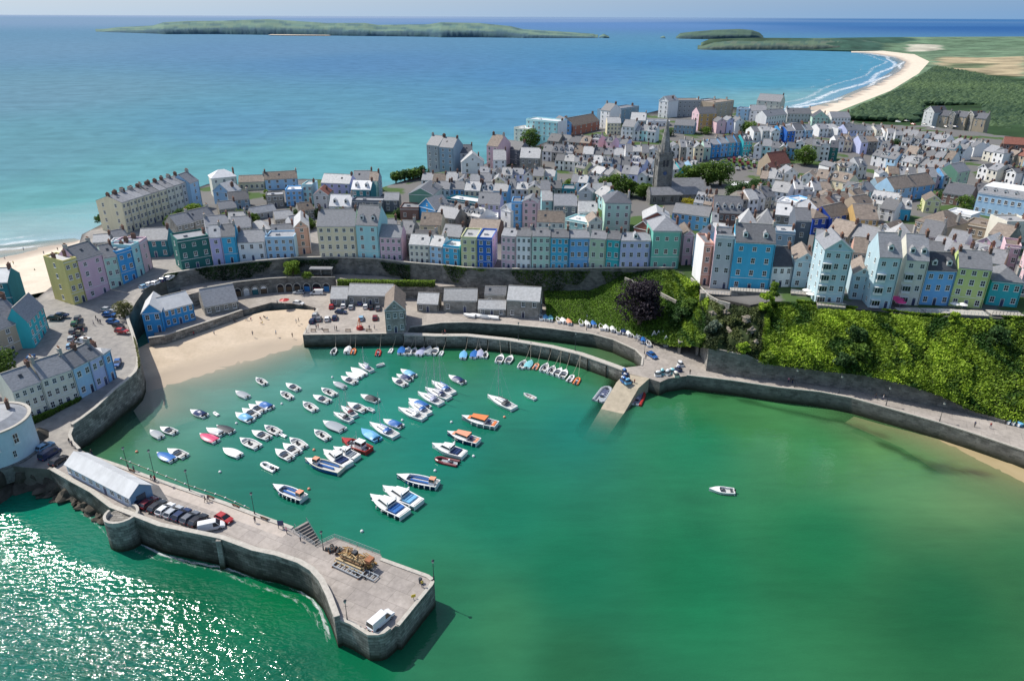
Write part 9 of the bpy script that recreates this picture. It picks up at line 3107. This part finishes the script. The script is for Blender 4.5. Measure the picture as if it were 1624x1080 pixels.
PP = [  # photo position, ground z, pose, top, trousers, words
	(146, 722, PZ, 'walk', 'black', 'navy', 'walking by the pier wall above the shed'), (205, 746, PZ, 'stand', 'navy', 'black', 'standing at the railing left of the pier lamps'), (213, 748, PZ, 'stand', 'grey', 'black', 'beside the first bench on the pier'),
	(241, 762, PZ, 'walk', 'black', 'navy', 'walking under the tall pier lamp'), (246, 764, PZ, 'walk', 'red', 'navy', 'in step under the tall pier lamp'), (326, 796, PZ, 'walk', 'black', 'black', 'on the mid pier, left of two'), (331, 795, PZ, 'walk', 'navy', 'grey', 'on the mid pier, right of two'),
	(405, 829, PZ, 'stand', 'black', 'navy', 'standing alone before the pier steps'), (455, 846, PZ, 'stand', 'pink', 'navy', 'at the top of the pier steps'), (670, 931, PZ, 'stand', 'yellow', 'navy', 'near the bin on the pier head'), (477, 858, PZ, 'stand', 'white', 'navy', 'looking over the steps railing'),
	(111, 704, 6.0, 'stand', 'black', 'grey', 'on the bend where the pier begins, left'), (115, 708, 6.0, 'stand', 'navy', 'black', 'on the bend where the pier begins, right'),
	(258, 541, 2.0, 'walk', 'pink', 'grey', 'walking on the sand left of the building shadow'), (308, 533, 2.0, 'walk', 'red', 'navy', 'on the sand below the blue building'), (340, 531, 1.9, 'stand', 'white', 'navy', 'on the mid beach, first of the strollers'), (401, 532, 1.6, 'walk', 'grey', 'navy', 'on the mid beach, second of the strollers'),
	(438, 531, 1.4, 'walk', 'pale blue', 'navy', 'on the mid beach, third of the strollers'), (464, 535, .9, 'stand', 'black', 'black', 'at the waterline by the quay corner'), (372, 511, 2.4, 'sit', 'navy', 'black', 'sitting on the sand near the chapel wall'), (393, 508, 2.5, 'sit', 'white', 'navy', 'sitting on sand, left of the beach group'),
	(398, 507, 2.5, 'sit', 'pink', 'navy', 'sitting on sand, second of the beach group'), (413, 506, 2.5, 'sit', 'red', 'grey', 'sitting on sand, third of the beach group'), (419, 504, 2.6, 'sit', 'black', 'navy', 'sitting on sand, fourth of the beach group'), (424, 506, 2.6, 'sit', 'pale blue', 'grey', 'sitting on sand, fifth of the beach group'),
	(416, 513, 2.3, 'sit', 'yellow', 'navy', 'sitting lowest of the beach group'), (470, 513, 2.6, 'walk', 'white', 'grey', 'on the sand beside the quay slope'), (474, 511, 2.7, 'walk', 'navy', 'grey', 'close by the quay slope'),
	(486, 527, QZ, 'stand', 'black', 'navy', 'at the left corner of the quay'), (502, 522, QZ, 'stand', 'navy', 'black', 'on the quay front, left couple, left'), (505, 521, QZ, 'stand', 'red', 'navy', 'on the quay front, left couple, right'), (511, 523, QZ, 'sit', 'black', 'navy', 'sitting on the quay front left of centre'),
	(531, 524, QZ, 'stand', 'grey', 'navy', 'at the quay front centre, left'), (534, 524, QZ, 'stand', 'black', 'black', 'at the quay front centre, right'), (586, 523, QZ, 'stand', 'navy', 'grey', 'right of the red ornamental buoy, left'), (594, 522, QZ, 'stand', 'white', 'navy', 'right of the red ornamental buoy, right'),
	(499, 494, QZ, 'walk', 'black', 'navy', 'walking behind the parked cars at the quay corner'), (440, 482, QZ, 'stand', 'white', 'navy', 'by the tables at the head of the beach, left'), (446, 481, QZ, 'stand', 'pale blue', 'navy', 'by the tables at the head of the beach, right'),
	(702, 529, QZ, 'sit', 'black', 'navy', 'sitting at the left end of the long harbour wall'), (706, 530, QZ, 'stand', 'red', 'navy', 'standing at the left end of the long harbour wall'),
	(1024, 570, QZ, 'stand', 'black', 'navy', 'by the blue pickup at the basin corner'), (1002, 612, 3.1, 'stand', 'navy', 'grey', 'on the slipway, left'), (1006, 609, 3.4, 'stand', 'red', 'navy', 'on the slipway, middle'), (986, 609, 3.1, 'stand', 'black', 'black', 'on the slipway by the long inflatable'),
	(1094, 594, QZ, 'walk', 'black', 'navy', 'walking onto the quay road by the high wall'), (1250, 607, QZ, 'walk', 'pink', 'navy', 'under the high cliff wall, left of two'), (1256, 609, QZ, 'walk', 'black', 'navy', 'under the high cliff wall, right of two'), (1388, 633, QZ, 'walk', 'black', 'navy', 'on the sunlit road below the cliff, left of two'),
	(1400, 635, QZ, 'walk', 'white', 'navy', 'on the sunlit road below the cliff, right of two'), (1545, 677, QZ, 'walk', 'navy', 'black', 'walking near the road end at the right'), (1570, 679, QZ, 'walk', 'red', 'grey', 'in bright red near the right end of the road'),
	(153, 508, 9.6, 'walk', 'black', 'navy', 'crossing the left car park, first'), (156, 512, 9.5, 'walk', 'grey', 'black', 'crossing the left car park, second'), (149, 516, 9.5, 'walk', 'white', 'navy', 'crossing the left car park, third'), (160, 514, 9.5, 'stand', 'navy', 'navy', 'crossing the left car park, fourth'), (134, 529, 9.2, 'walk', 'pink', 'grey', 'between cars in the left car park'),
]
rs_ = random.Random(5)
for i, (u, v, z, pose, top, legs, w) in enumerate(PP):
	person(f'person in {top} top {w}', P(u, v, z) if u > 180 or v > 690 else PG(u, v), rs_.uniform(0, 2 * pi), pose, top, legs, rs_.randrange(3))
NB = [(8, 412), (38, 398), (70, 404), (92, 398), (56, 432), (88, 420), (22, 420), (100, 412)]
for i, (u, v) in enumerate(NB):
	t_ = cloth[(i * 4) % 9][0]
	person(f'tiny person in {t_} top on the far left beach, {ORD[i]} listed from the surf' if False else f'distant person in {t_} top on the left beach ' + ['nearest the left edge', 'in the wet sand, left', 'in the wet sand, middle', 'in the wet sand, right', 'behind the dark teal gable', 'behind the yellow house', 'on the dry sand, left', 'close under the yellow house roof'][i], P(u, v, 1.8), rs_.uniform(0, 6), 'walk', t_, 'navy', i % 3)

# line of floats along the pier
fl = densify([P(u, v, 0.1) for u, v in [(192, 727), (235, 744), (301, 770), (350, 786), (396, 806)]], 1.5)
mb = MB()
mb.tube(fl, .06, 4, 1)
for p in fl[::2]:
	mb.ball(p, .26, 7, 5, 0)
tag(mb.build('float_line', [BC['white'], rope]), 'line of small white floats on a rope in the water along the pier', 'float line')
